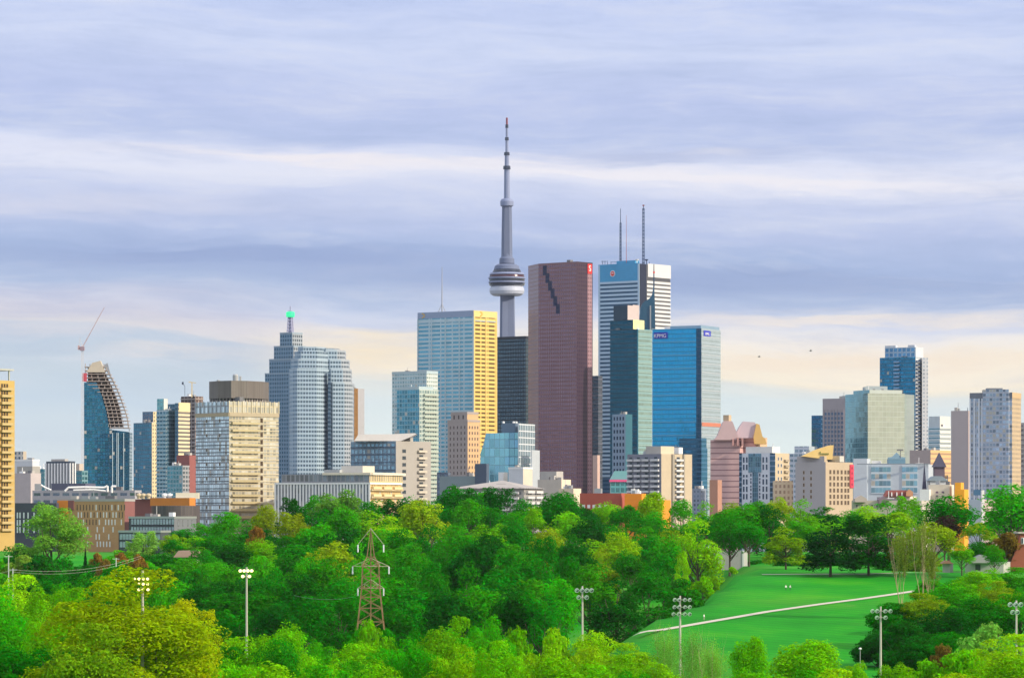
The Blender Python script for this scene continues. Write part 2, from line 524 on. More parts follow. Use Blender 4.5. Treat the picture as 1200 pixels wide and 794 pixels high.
def balconies(fr, root, spots, slab, rail, depth=1.6, rail_h=1.1, name='balcony'):
    protos = {}
    for face, s0, s1, z in spots:
        key = (face, round(s1 - s0, 2))
        p = fr.pt(face, s0, z)
        if key not in protos:
            mb = MB()
            fr.box(mb, face, s0, s1, z - 0.22, z, 0.0, depth, 0)
            fr.box(mb, face, s0, s1, z + 0.01, z + rail_h, depth - 0.12, depth - 0.02, 1)
            fr.box(mb, face, s0, s0 + 0.1, z + 0.01, z + rail_h, 0.0, depth - 0.13, 1)
            fr.box(mb, face, s1 - 0.1, s1, z + 0.01, z + rail_h, 0.0, depth - 0.13, 1)
            protos[key] = mb.build(name, [slab, rail], root, origin=p)
        else: clone(protos[key], p, root)

def ant(root, px, py0, py1, d, r=0.6, mat=None, name='antenna', n=6):
    mb = MB()
    x = wx(px, d)
    mb.tube((x, d, wz(py0, d)), (x, d, wz(py1, d)), r, r * 0.5, n)
    return mb.build(name, mat or DSTEEL, root)

def text_on(fr, root, face, s, z, txt, size, mat, o=0.5, name='lettering', vertical=False):
    cu = bpy.data.curves.new('lettering', 'FONT')
    cu.body = txt; cu.size = size; cu.extrude = 0.06; cu.align_x = 'CENTER'; cu.align_y = 'CENTER'
    if vertical: cu.space_line = 0.85
    tmp = bpy.data.objects.new('lettering', cu)
    C.objects.link(tmp)
    dg = bpy.context.evaluated_depsgraph_get()
    me = bpy.data.meshes.new_from_object(tmp.evaluated_get(dg))
    bpy.data.objects.remove(tmp)
    me.materials.clear(); me.materials.append(mat)
    ob = bpy.data.objects.new(name, me)
    C.objects.link(ob)
    ob.parent = root
    ex = -fr.ul if face == 'l' else fr.ur
    nz = fr.nl if face == 'l' else fr.nr
    M = Matrix((ex, Vector((0, 0, 1)), nz)).transposed()
    ob.rotation_euler = M.to_euler()
    ob.location = Vector(fr.pt(face, s, z, o)) - parent_base(root)
    return ob

def zs_px(y0, y1, step, d):
    out, y = [], y0
    while (y <= y1 if step > 0 else y >= y1):
        out.append(wz(y, d)); y += step
    return out

# ------------------------------------------------------------------ ground, lawn and paths
def lattice(xs, ys, zfun):
    mb_v = [(x, y, zfun(x, y)) for y in ys for x in xs]
    nx = len(xs)
    fs = [(j * nx + i, j * nx + i + 1, (j + 1) * nx + i + 1, (j + 1) * nx + i) for j in range(len(ys) - 1) for i in range(nx - 1)]
    return mb_v, fs
xs = sorted(set([-3000, -2000, -1200, -800] + list(range(-500, 501, 10)) + [800, 1200, 2000, 3000]))
ys = sorted(set([-1000, -400, 0, 300, 500] + list(range(600, 1701, 10)) + [1800, 2000, 2500, 3000, 4000, 5000, 7000]))
gv, gf = lattice(xs, ys, lambda x, y: ground_z(x, y))
gm = bpy.data.meshes.new('ground')
gm.from_pydata(gv, [], gf)
gm.polygons.foreach_set('use_smooth', np.ones(len(gf), dtype=bool))
m, t = new_mat('ground_grass_and_town')
geo = t.n('ShaderNodeNewGeometry')
n1 = t.noise(geo.outputs['Position'], 0.035, 5, 0.6)
n2 = t.noise(geo.outputs['Position'], 0.9, 4, 0.7)
n3 = t.noise(geo.outputs['Position'], 0.011, 3, 0.5)
gcol = t.ramp(n1, [(0.28, (0.006, 0.19, 0.005)), (0.5, (0.012, 0.28, 0.005)), (0.72, (0.06, 0.35, 0.006))])
gcol = t.mix(t.m('MULTIPLY', n2, 0.55), gcol, (0.008, 0.18, 0.006))
gcol = t.mix(t.ramp(n3, [(0.50, (0, 0, 0)), (0.66, (0.75, 0.75, 0.75))]), gcol, (0.085, 0.25, 0.018))
mow = t.n('ShaderNodeTexWave', {'Vector': geo.outputs['Position'], 'Scale': 0.09, 'Distortion': 1.5, 'Detail': 2.0}, wave_type='BANDS', bands_direction='DIAGONAL')
mk = t.m('MULTIPLY_ADD', mow.outputs['Fac'], 0.16, 0.92)
gcol = t.mix(1.0, gcol, t.vec(mk, mk, mk), 'MULTIPLY')
worn = t.noise(geo.outputs['Position'], 0.06, 6, 0.72)
gcol = t.mix(t.ramp(worn, [(0.64, (0, 0, 0)), (0.74, (0.55, 0.55, 0.55))]), gcol, (0.16, 0.19, 0.06))
sp = t.n('ShaderNodeSeparateXYZ', {0: geo.outputs['Position']})
far = t.ramp(t.m('DIVIDE', sp.outputs[1], 4000.0, clamp=True), [(0.40, (0, 0, 0)), (0.46, (1, 1, 1))])
gcol = t.mix(far, gcol, (0.16, 0.16, 0.15))
bmp = t.n('ShaderNodeBump', {'Height': n2, 'Strength': 0.6, 'Distance': 0.4})
p = t.n('ShaderNodeBsdfPrincipled', {'Base Color': gcol, 'Roughness': 0.9, 'Normal': bmp.outputs[0]})
p.inputs['Specular IOR Level'].default_value = 0.1
t.n('ShaderNodeOutputMaterial', {'Surface': p.outputs[0]})
gm.materials.append(m)
go = bpy.data.objects.new('ground', gm)
C.objects.link(go)
go['kind'] = 'structure'

def hit(px, py):
    """where the survey line through a photo pixel meets the ground"""
    lo, hi = 500.0, 2500.0
    kx, kz = (px - 600) / F, (HY - py) / F
    for _ in range(60):
        mid = (lo + hi) / 2
        if CZ + kz * mid > ground_z(kx * mid, mid): lo = mid
        else: hi = mid
    return Vector((kx * lo, lo, 0))

def path(name, pix, width, mat):
    pts = [hit(*q) for q in pix]
    dense = []
    for a, b in zip(pts, pts[1:]):
        n = max(2, int((b - a).length / 3))
        dense += [a.lerp(b, k / n) for k in range(n)]
    dense.append(pts[-1])
    mb = MB()
    prev = None
    for k, q in enumerate(dense):
        a, b = dense[max(0, k - 1)], dense[min(len(dense) - 1, k + 1)]
        tdir = (b - a).normalized()
        nrm = Vector((-tdir.y, tdir.x, 0)) * width / 2
        l, r = q + nrm, q - nrm
        c = ((l.x, l.y, ground_z(l.x, l.y) + 0.14), (r.x, r.y, ground_z(r.x, r.y) + 0.14))
        if prev: mb.face([prev[1], c[1], c[0], prev[0]])
        prev = c
    o = mb.build(name, mat)
    o['kind'] = 'structure'
    return o
PATHM = plain('footpath_asphalt', (0.50, 0.46, 0.38), 0.9, scale=0.8)
path('footpath', [(744, 744), (775, 738), (830, 728.5), (900, 716.5), (960, 708), (1010, 701.5), (1045, 696.5), (1075, 692)], 2.7, PATHM)
path('path', [(893, 673), (920, 672.8), (960, 672.6), (1010, 672.5), (1060, 671), (1100, 670.4), (1150, 670)], 1.3, PATHM)

# ------------------------------------------------------------------ the skyline
G_ = 'office towers of the downtown skyline'

# --- communications tower with its needle antenna
d = 4600.0
X0 = wx(594, d); gz0 = 0.0
k = d / F
def Zp(py): return wz(py, d)
cn = thing('communications_tower', 'tall concrete needle tower with round observation pod and tapering white antenna', 'tower', (X0, d, gz0))
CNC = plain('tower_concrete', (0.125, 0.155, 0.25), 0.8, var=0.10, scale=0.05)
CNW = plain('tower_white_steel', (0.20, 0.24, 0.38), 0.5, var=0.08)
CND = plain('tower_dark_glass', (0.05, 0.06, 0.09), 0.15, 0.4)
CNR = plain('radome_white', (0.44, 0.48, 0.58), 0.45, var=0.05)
mb = MB()   # three-legged tapering shaft
rings = [(Zp(655), 26.0), (Zp(600), 19.0), (Zp(520), 14.5), (Zp(440), 11.8), (Zp(395), 10.4), (Zp(346), 9.6)]
def tri(r, a0):
    pts = []
    for j in range(3):
        a = a0 + j * 2 * math.pi / 3
        for da, rr in ((-0.22, 1.0), (0.22, 1.0), (1.047, 0.62)):
            pts.append((X0 + r * rr * math.cos(a + da), d + r * rr * math.sin(a + da)))
    return pts
for (za, ra), (zb, rb) in zip(rings, rings[1:]):
    A, B = tri(ra, -0.3), tri(rb, -0.3)
    for i in range(9):
        j = (i + 1) % 9
        mb.face([(*A[i], za), (*A[j], za), (*B[j], zb), (*B[i], zb)])
mb.build('shaft', CNC, cn)
pods = [('radome', CNR, [(9, 345.5), (17, 346.5), (20.6, 344.5), (22, 341), (21.6, 337.5), (19.5, 335.2), (9, 335.0)]),
        ('lower_deck', CND, [(19.0, 335.6), (22.2, 334.4), (22.6, 332.2), (19.0, 332.0)]),
        ('deck_ring', CNW, [(19, 332.0), (23.0, 331.6), (23.0, 329.8), (19, 329.6)]),
        ('observation_glass', CND, [(19, 329.6), (22.4, 329.4), (22.4, 327.2), (19, 327.1)]),
        ('deck_ring', CNW, [(19, 327.1), (23.3, 326.7), (23.3, 325.0), (19, 324.8)]),
        ('observation_glass', plain('tower_red_glass', (0.08, 0.03, 0.045), 0.2, 0.2), [(19, 324.8), (22.2, 324.6), (21.8, 322.6), (18, 322.4)]),
        ('roof_ring', CNW, [(18, 322.4), (22.0, 321.8), (20.6, 319.6), (16, 319.2)]),
        ('upper_deck', CND, [(15, 319.2), (18.2, 318.8), (17.2, 316.4), (13, 316.2)]),
        ('upper_roof', CNC, [(12, 316.2), (16.4, 315.8), (15.0, 311.6), (11.6, 309.6), (7, 309.4)]),
        ('equipment_ring', CNC, [(7, 309.4), (9.6, 308.8), (9.2, 303.0), (7.2, 301.0), (6.0, 297.0)])]
for nm, mt, prof in pods:
    mb = MB(); mb.lathe([(r, Zp(y)) for r, y in prof], X0, d, 40)
    mb.build(nm, mt, cn, smooth=False)
mb = MB()
mb.lathe([(7.0, Zp(301)), (6.6, Zp(270)), (6.0, Zp(242))], X0, d, 6)
mb.build('upper_shaft', CNC, cn)
mb = MB()
mb.lathe([(6.0, Zp(242.5)), (8.2, Zp(241)), (8.4, Zp(236)), (7.0, Zp(233.5)), (4.0, Zp(232.5)), (4.0, Zp(232))], X0, d, 24)
mb.build('sky_pod', CNW, cn)
seg = [(232, 197, 3.7, CNW), (198.5, 194.5, 4.8, CND), (195, 181, 2.9, CNW), (182, 178.5, 3.7, CND), (179, 164, 1.9, CNW), (164.5, 161, 2.5, CND),
       (162, 150, 1.6, CNW), (150, 146, 2.0, CND), (147, 138, 1.3, plain('tip_red', (0.20, 0.04, 0.06), 0.5))]
for y0, y1, r, mt in seg:
    mb = MB(); mb.tube((X0, d, Zp(y0)), (X0, d, Zp(y1)), r, r * 0.93, 10)
    mb.build('antenna_section', mt, cn)

# --- steel-clad slab tower with sunlight's gold put into its west side (the 1970s bank slab)
d = 3475.0
rt = root_of('office_tower', 'pale blue slab tower with blank top band and golden sunlit right side', 'office tower', 555, d, G_)
STL = (0.46, 0.56, 0.60)
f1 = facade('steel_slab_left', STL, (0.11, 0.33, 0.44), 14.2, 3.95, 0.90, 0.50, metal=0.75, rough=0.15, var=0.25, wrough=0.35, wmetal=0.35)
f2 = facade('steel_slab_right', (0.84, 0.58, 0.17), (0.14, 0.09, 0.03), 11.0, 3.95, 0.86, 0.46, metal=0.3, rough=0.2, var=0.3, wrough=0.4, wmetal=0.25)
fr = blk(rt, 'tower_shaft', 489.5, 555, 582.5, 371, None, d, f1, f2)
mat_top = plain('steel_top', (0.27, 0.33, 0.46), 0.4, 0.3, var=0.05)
fr2 = blk(rt, 'plant_storey', 489.3, 555.2, 582.8, 363.5, 371, d - 0.3, mat_top, plain('steel_top_sunlit', (0.84, 0.62, 0.24), 0.45, 0.25))
bands(fr, rt, 'floor_band', plain('steel_band', STL, 0.35, 0.35, var=0.05), zs_px(376, 372, -20, d), 1.0, 0.3)
for s in (0.27, 0.52, 0.77):
    pass
fins(fr, rt, 'steel_pier', plain('steel_band', STL, 0.35, 0.35), 'l', [fr.L * q for q in (0.004, 0.25, 0.5, 0.75, 0.996)], fr.z0, fr.z1, 1.4, 0.4)
fins(fr, rt, 'steel_pier', plain('steel_pier_sunlit', (0.84, 0.60, 0.20), 0.4, 0.25), 'r', [fr.R * q for q in (0.03, 0.52, 0.97)], fr.z0, fr.z1, 1.6, 0.4)  # same steel piers, coloured as in direct sun
GOLD = plain('gold_emblem', (0.75, 0.45, 0.05), 0.4, 0.3)
for face, s in (('l', fr2.L * 0.11), ('r', fr2.R * 0.32)):
    mb = MB(); zc = wz(367.3, d)
    for sg in (1, -1):
        for q in range(4):
            a = 0.4 + q * 0.5
            fr2.box(mb, face, s - 2 + q * 0.9, s - 1.2 + q * 0.9, zc + sg * (2.0 - q * 0.45) - 0.45, zc + sg * (2.0 - q * 0.45) + 0.45, 0.05, 0.4)
    mb.build('logo', GOLD, rt)
mb = MB(); xa, ya = wx(518, d + 30), d + 30
mb.tube((xa, ya, fr2.z1), (xa, ya, wz(310, d)), 0.7, 0.25, 6)
for dx in (-3.5, 3.5): mb.tube((xa + dx, ya, fr2.z1), (xa, ya, fr2.z1 + 8), 0.35, 0.3, 5)
mb.build('antenna', plain('mast_grey', (0.3, 0.32, 0.38), 0.5), rt)

# --- black slab tower beside the needle
d = 3650.0
rt = root_of('office_tower', 'black glass slab with a dark louvred top, left of the red granite tower', 'office tower', 616, d, G_)
f1 = facade('black_slab', (0.018, 0.026, 0.038), (0.10, 0.16, 0.21), 2.1, 3.9, 0.72, 0.72, metal=0.85, rough=0.14, var=0.35, wrough=0.35, wmetal=0.3)
fr = blk(rt, 'tower_shaft', 569, 616, 622, 397, None, d, f1, R=30)
fr2 = blk(rt, 'louvre_storey', 568.8, 616.2, 622, 393.5, 397, d - .3, plain('black_louvre', (0.02, 0.024, 0.035), 0.5, 0.3), R=30.6)
fins(fr, rt, 'mullion', plain('black_louvre', (0.02, 0.024, 0.035), 0.5, 0.3), 'l', [fr.L * q / 24 for q in range(1, 24)], fr.z0, fr.z1, 0.35, 0.3)

# --- the red granite tower with stepped glass notch
d = 3330.0
rt = root_of('office_tower', 'red granite tower with a dark stepped notch near its top and red corner sign', 'office tower', 676, d, G_)
RG = (0.205, 0.105, 0.115)
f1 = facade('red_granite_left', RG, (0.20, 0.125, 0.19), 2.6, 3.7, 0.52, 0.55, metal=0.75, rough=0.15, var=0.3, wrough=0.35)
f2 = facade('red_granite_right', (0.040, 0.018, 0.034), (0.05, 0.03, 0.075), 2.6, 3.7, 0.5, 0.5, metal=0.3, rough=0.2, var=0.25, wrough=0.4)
th = 40.0
fr = Fr(619, 676, 694.5, d, th); fr.z0 = rt.location.z - 1; fr.z1 = wz(306.3, d)
# plan with a chamfered left end
P0 = fr.pt('l', 0, 0); 
sC = fr.sl(631)
a = Vector(fr.pt('l', sC, 0)); cc = fr.c
ch = Vector((wx(619, d + 60), d + 60, 0))
pl = [(ch.x, ch.y), (a.x, a.y), (cc.x, cc.y)]
r_ = cc + fr.ur * fr.R
bk = r_ + fr.ul * (fr.L * 0.9)
pl += [(r_.x, r_.y), (bk.x, bk.y)]
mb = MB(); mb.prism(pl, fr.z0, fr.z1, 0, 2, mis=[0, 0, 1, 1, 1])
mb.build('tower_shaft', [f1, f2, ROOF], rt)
NOTCH = facade('notch_glass', (0.012, 0.014, 0.04), (0.02, 0.03, 0.09), 1.5, 3.7, 0.7, 0.7, metal=0.5, rough=0.2)
mb = MB()
for i in range(6):
    s0 = fr.sl(636.2 + i * 3.05)
    fr.box(mb, 'l', s0, s0 + 4.6, wz(320.5 + i * 9.2, d), wz(309.0 + i * 9.2, d), 0.0, 0.06)
mb.build('stepped_notch', NOTCH, rt)
mb = MB()
fr.box(mb, 'r', fr.sr(688.3), fr.sr(693.4), wz(319.5, d), wz(308.0, d), 0.02, 0.5)
sg = mb.build('sign_panel', RED, rt)
SP = plain('pale_granite_edge', (0.50, 0.33, 0.34), 0.6)
mb = MB(); fr.box(mb, 'r', fr.sr(688.3), fr.sr(693.4), fr.z0, wz(319.7, d), 0.0, 0.25); mb.build('corner_strip', facade('red_granite_strip', (0.30, 0.17, 0.19), (0.2, 0.12, 0.16), 2.6, 3.7, 0.5, 0.5, metal=.5), rt)
text_on(fr, rt, 'r', (fr.sr(688.3) + fr.sr(693.4)) / 2, wz(313.5, d), 'S', 7.5, plain('white_letters', (0.85, 0.85, 0.85), 0.5), 0.55, 'logo')
mb = MB(); fr.box(mb, 'l', fr.sl(661), fr.sl(665), fr.z1, fr.z1 + 2.2, -8, -4); mb.build('plant_box', DCONC, rt)

# --- white marble bank tower with twin masts
d = 3690.0
rt = root_of('office_tower', 'white and blue banded bank tower crowned with two tall masts', 'office tower', 750, d, G_)
MB_L, MB_R = (0.42, 0.55, 0.68), (0.60, 0.60, 0.60)  # one marble: left tone tinted blue for shade, right kept neutral
f1 = facade('marble_left', (0.03, 0.10, 0.19), (0.015, 0.08, 0.17), 60.0, 4.15, 1.0, 0.50, metal=0.25, rough=0.2, var=0.15)
f2 = facade('marble_right', (0.09, 0.095, 0.11), (0.07, 0.075, 0.09), 60.0, 4.15, 1.0, 0.40, metal=0.0, rough=0.3, var=0.2)
fr = blk(rt, 'tower_shaft', 701.5, 749.5, 785.5, 308.8, None, d, f1, f2)
mb = MB()
fr.box(mb, 'l', 0.0, fr.L - 0.01, wz(328.5, d), fr.z1 + 0.8, 0.0, 0.5)
mb.build('blue_top_band', plain('blue_top', (0.05, 0.30, 0.55), 0.45), rt)
mb = MB(); fr.box(mb, 'r', fr.sr(759), fr.R + 0.3, wz(323.5, d), fr.z1 + 0.8, 0.0, 0.5); mb.build('marble_top_band', plain('marble_r', MB_R, 0.6, var=0.05), rt)
mb = MB(); fr.box(mb, 'r', 0.0, fr.sr(757.2), fr.z0, fr.z1, 0.0, 0.4); mb.build('corner_dark_strip', plain('dark_strip', (0.02, 0.03, 0.07), 0.25, 0.4), rt)  # raised strip coloured dark in place of a recessed corner
zs = [fr.z1 - 19 - 4.15 * q for q in range(48)]
bands(fr, rt, 'marble_band', plain('marble_shade', MB_L, 0.55, var=0.05), zs, 2.1, 0.5, 'l', (0.0, 0.97, 0, 1))
bands(fr, rt, 'marble_band', plain('marble_r', MB_R, 0.6, var=0.05), zs, 2.4, 0.5, 'r', (0, 1, 0.23, 1.0))
fins(fr, rt, 'marble_pier', plain('marble_shade', MB_L, 0.55, var=0.05), 'l', [1.0, fr.L - 1.0], fr.z0, fr.z1, 2.0, 0.55)
blk(rt, 'plant_penthouse', 722.5, 744, 749, 304.8, 309, d + 14, plain('blue_top', (0.05, 0.30, 0.55), 0.45))
# roundel
mb = MB(); c0 = Vector(fr.pt('l', fr.sl(718.3), wz(319.0, d), 0.55)); 
ex, ez, en = -fr.ul, Vector((0, 0, 1)), fr.nl
def disc(mb, c, r, o, mi, n=20):
    pts = [tuple(c + en * o + ex * r * math.cos(2 * math.pi * q / n) + ez * r * math.sin(2 * math.pi * q / n)) for q in range(n)]
    mb.face(pts, None, mi)
    for q in range(n):
        p0, p1 = Vector(pts[q]), Vector(pts[(q + 1) % n])
        mb.face([tuple(p0 - en * o), tuple(p1 - en * o), tuple(p1), tuple(p0)], None, mi)
disc(mb, c0, 3.1, 0.2, 0); disc(mb, c0, 2.5, 0.3, 1)
mb.build('roundel', [plain('white_letters', (0.85, 0.85, 0.85), 0.5), RED], rt)
text_on(fr, rt, 'l', fr.sl(718.3), wz(319.0, d), 'M', 3.2, plain('white_letters', (0.85, 0.85, 0.85), 0.5), 0.95, 'logo')
MAST = plain('mast_blue', (0.035, 0.07, 0.16), 0.5)
for px, yt, yk, r in ((727.2, 241.5, 258, 1.0), (754.0, 238.0, 241, 1.25)):
    mb = MB(); x = wx(px, d + 30)
    z0, z1, zk = wz(306, d), wz(yt, d), wz(yk, d)
    for q in range(4):
        a = q * math.pi / 2 + 0.3
        mb.tube((x + r * math.cos(a), d + 30 + r * math.sin(a), z0 - 3), (x + r * 0.85 * math.cos(a), d + 30 + r * 0.85 * math.sin(a), zk), 0.33, 0.28, 4)
    z = z0
    while z < zk:
        mb.box(x - r, x + r, d + 30 - r, d + 30 + r, z, z + 0.9); z += 3.6
    mb.tube((x, d + 30, zk - 1), (x, d + 30, z1), 0.45, 0.35, 5)
    mb.build('lattice_mast', MAST, rt)
    if px > 750:
        mb = MB(); mb.box(x - 1.0, x + 1.0, d + 29, d + 31, z1 - 0.4, z1 + 0.8); mb.build('beacon', plain('dull_red', (0.25, 0.07, 0.07), 0.5), rt)
ant(rt, 734, 308, 252, d + 20, 0.3, plain('mast_red', (0.35, 0.12, 0.14), 0.5), 'whip_antenna')
for px in (706, 709, 712, 716, 748, 758, 761):
    ant(rt, px, 309.5, 304.5 + (px % 3), d + 16, 0.35, MAST, 'whip_antenna')
mb = MB()
for px, y in ((708, 305.4), (719, 306.2)):
    x = wx(px, d + 16); mb.box(x - 3, x + 3, d + 14, d + 15, wz(y, d), wz(y - 0.5, d))
mb.build('window_washing_rig', MAST, rt)
for px in (746.5, 757.5):
    mb = MB(); x = wx(px, d + 12)
    mb.lathe([(0.0, wz(305, d)), (1.2, wz(304.3, d)), (1.9, wz(303.2, d)), (2.0, wz(302.8, d))], x, d + 12, 12)
    mb.tube((x, d + 12, wz(309, d)), (x, d + 12, wz(304.6, d)), 0.4, 0.4, 5)
    mb.build('dish', WHITE if px < 750 else MAST, rt)

# --- spire tower with curved dark crown behind
d = 3450.0
rt = root_of('office_tower', 'slim dark tower with curved sail crown and needle spire, behind the teal tower', 'tower', 764, d, G_)
GT = facade('sail_glass', (0.03, 0.08, 0.13), (0.05, 0.20, 0.30), 2.0, 3.6, 0.85, 0.7, metal=0.8, rough=0.12)
fr = blk(rt, 'tower_shaft', 748, 764, 768, 384, None, d, GT, facade('sail_side', (0.45, 0.50, 0.52), (0.12, 0.2, 0.27), 3.0, 3.6, 0.55, 0.6))
# the curved crown: a solid swept profile
prof = [(749, 384.2), (749.5, 372), (750.5, 362), (752.5, 356), (756, 352.5), (760, 350.5), (763, 347.5), (765, 343), (766, 335), (766.8, 335), (767.4, 352), (768, 384.2)]
mb = MB()
fa = [(wx(px, d), d, wz(py, d)) for px, py in prof]; fb = [(x, y + 16, z) for x, y, z in fa]
mb.face(list(reversed(fa))); mb.face(fb)
for i in range(len(fa)):
    j = (i + 1) % len(fa)
    mb.face([fa[i], fa[j], fb[j], fb[i]])
mb.build('crown', plain('crown_blue', (0.03, 0.10, 0.17), 0.25, 0.4), rt)
ant(rt, 766.3, 336, 309.5, d + 6, 0.75, plain('spire_dark', (0.03, 0.07, 0.13), 0.4, 0.3), 'spire')
mb = MB(); x = wx(766.3, d + 5); mb.box(x - .9, x + .9, d + 4.2, d + 5.2, wz(319.6, d), wz(317.6, d)); mb.build('beacon', plain('beacon_red', (0.7, 0.06, 0.05), 0.4), rt)
mb = MB(); x0, x1 = wx(761.5, d - 1), wx(763, d - 1); mb.box(x0, x1, d - 1.2, d - 0.1, wz(420, d), wz(358, d)); mb.build('pale_edge', STEEL, rt)

# --- dark teal tower with pale right side
d = 3150.0
rt = root_of('office_tower', 'dark teal glass tower with stepped top and pale green right side', 'office tower', 747, d, G_)
f1 = facade('teal_dark', (0.006, 0.05, 0.085), (0.006, 0.085, 0.14), 1.5, 3.9, 0.9, 0.72, metal=0.8, rough=0.12, var=0.3)
f2 = facade('teal_pale', (0.19, 0.33, 0.33), (0.26, 0.38, 0.35), 1.5, 3.9, 0.9, 0.6, metal=0.6, rough=0.15, var=0.3)
fr = blk(rt, 'tower_shaft', 715, 748, 764, 385.5, None, d, f1, f2)
blk(rt, 'upper_storeys', 715, 742, 755, 374.5, 385.5, d + 9, f1, plain('sunlit_cream', (.82, .74, .34), .5))  # right wall coloured yellow to carry the low sunlight
blk(rt, 'plant_penthouse', 719, 735.5, 743, 357.5, 374.5, d + 16, plain('penthouse_dark', (0.018, 0.05, 0.085), 0.5, 0.2), plain('penthouse_pink', (0.50, 0.42, 0.40), 0.6))
blk(rt, 'lift_tower', 736, 741.5, 749, 357.0, 374.5, d + 22, plain('penthouse_dark', (0.018, 0.05, 0.085), 0.5, 0.2), plain('penthouse_pink', (0.50, 0.42, 0.40), 0.6))
bands(fr, rt, 'floor_band', plain('teal_band', (0.26, 0.40, 0.38), 0.5), [fr.z1 - 6 - 7.8 * q for q in range(18)], 0.8, 0.3, 'r')
mb = MB(); fr.box(mb, 'l', fr.L - 1.0, fr.L, fr.z0, fr.z1, 0.0, 0.4); mb.build('corner_mullion', plain('teal_mull', (0.04, 0.2, 0.26), 0.4, 0.3), rt)

# --- grey gridded office block below it
d = 3000.0
rt = root_of('office_building', 'blue grey gridded block with square windows, below the dark teal tower', 'office building', 735, d, G_)
GB = plain('grey_blue_wall', (0.22, 0.30, 0.40), 0.7)
fr = blk(rt, 'walls', 717.5, 733, 741, 485, None, d, GB, plain('teal_wall', (0.04, 0.16, 0.21), 0.4, 0.3))
sp_ = []
for i in range(4):
    for j in range(12):
        sp_.append(('l', fr.L * (0.16 + 0.225 * i), wz(490 + 7.6 * j + 2.2, d), 1.75, 2.9))
windows(fr, rt, sp_, plain('navy_window', (0.012, 0.05, 0.11), 0.1, 0.4), plain('grey_trim', (0.26, 0.34, 0.44), 0.7))

# --- blue glass tower with the lettered sign
d = 3290.0
rt = root_of('office_tower', 'bright blue glass tower with a purple lettered sign at its top corner', 'office tower', 822, d, G_)
f1 = facade('bright_blue_glass', (0.03, 0.24, 0.44), (0.02, 0.36, 0.64), 1.5, 4.0, 0.92, 0.78, metal=0.85, rough=0.10, var=0.14, wrough=0.3, wmetal=0.4)
f2 = facade('bright_blue_side', (0.30, 0.38, 0.43), (0.34, 0.45, 0.52), 1.5, 4.0, 0.94, 0.55, metal=0.55, rough=0.18, var=0.2, wrough=0.4)
fr = blk(rt, 'tower_shaft', 764.3, 822, 844.5, 384.3, None, d, f1, f2, th=26)
mb = MB(); fr.box(mb, 'l', fr.sl(816), fr.L - 0.02, fr.z0, fr.z1 - 0.2, 0.0, 0.35); mb.build('corner_strip', facade('corner_navy', (0.012, 0.06, 0.12), (0.015, 0.09, 0.17), 1.5, 4.0, 0.8, 0.7, metal=0.7), rt)
mb = MB(); fr.box(mb, 'l', fr.sl(784), fr.L - 1, fr.z1, fr.z1 + 2.6, -3, -2.6); fr.box(mb, 'r', 0.5, fr.R - 1, fr.z1, fr.z1 + 2.8, -1.2, -0.8)
mb.build('parapet', plain('parapet_glass', (0.25, 0.40, 0.55), 0.3, 0.4), rt)
bands(fr, rt, 'floor_band', plain('bright_blue_band', (0.13, 0.35, 0.53), 0.35, 0.35, var=0.05), [fr.z1 - 12 - 12 * q for q in range(13)], 0.7, 0.25, 'l', (0, 0.88, 0, 1))
bands(fr, rt, 'floor_band', plain('bright_blue_side_band', (0.42, 0.48, 0.52), 0.4, 0.2), [fr.z1 - 8 - 8 * q for q in range(22)], 1.0, 0.25, 'r')
PUR = plain('sign_purple', (0.02, 0.03, 0.42), 0.5); WL = plain('white_letters', (0.85, 0.85, 0.85), 0.5)
mb = MB(); fr.box(mb, 'l', fr.sl(766.3), fr.sl(782.5), wz(395.3, d), wz(388, d), 0.0, 0.55); mb.build('sign_panel', PUR, rt)
text_on(fr, rt, 'l', fr.sl(773.8), wz(392.4, d), 'KPMG', 4.6, WL, 0.7)
mb = MB(); fr.box(mb, 'r', fr.sr(824.5), fr.sr(832.5), wz(393.2, d), wz(386.6, d), 0.0, 0.4); mb.build('sign_panel', PUR, rt)
text_on(fr, rt, 'r', fr.sr(828.4), wz(390.6, d), 'KPMG', 3.4, WL, 0.5)
mb = MB(); fr.box(mb, 'r', 0.5, fr.R - 0.3, wz(499, d), wz(494.5, d), 0.0, 0.45); mb.build('red_band', plain('brick_band', (0.50, 0.17, 0.10), 0.6), rt)
# dark block standing in for the stepped shadow on its foot
rt = root_of('office_building', 'low dark blue glass block at the foot of the lettered blue tower', 'office building', 822, 3200, G_)
f3 = facade('step_shadow_blue', (0.025, 0.12, 0.22), (0.03, 0.17, 0.31), 1.6, 3.9, 0.85, 0.6, metal=0.8, rough=0.14, var=0.4)
blk(rt, 'walls', 771, 822, 829, 525, None, 3200, f3)
blk(rt, 'upper_step', 796, 822, 828, 513, 525, 3203, f3)

# --- narrow dark slab and beige block between the granite and the marble tower
d = 3550
rt = root_of('office_tower', 'narrow dark slab glimpsed between the red granite and banded bank towers', 'office tower', 700, d, G_)
fr = blk(rt, 'tower_shaft', 690, 701, 706, 440, None, d, facade('dark_slab', (0.05, 0.06, 0.09), (0.10, 0.13, 0.18), 3, 3.9, 0.9, 0.6))
bands(fr, rt, 'floor_band', plain('dark_slab_band', (0.10, 0.11, 0.15), 0.5), [fr.z1 - 4 - 7.8 * q for q in range(12)], 1.2, 0.3)
d = 3050
rt = root_of('building', 'narrow pale pink block at the right foot of the red granite tower', 'building', 701, d, G_)
fr = blk(rt, 'walls', 694.5, 700, 703, 533, None, d, plain('pink_stone', (0.55, 0.38, 0.32), 0.8))
blk(rt, 'roof_step', 695, 698.5, 702, 540, 533, d + 5, plain('pink_stone', (0.55, 0.38, 0.32), 0.8)) if False else None

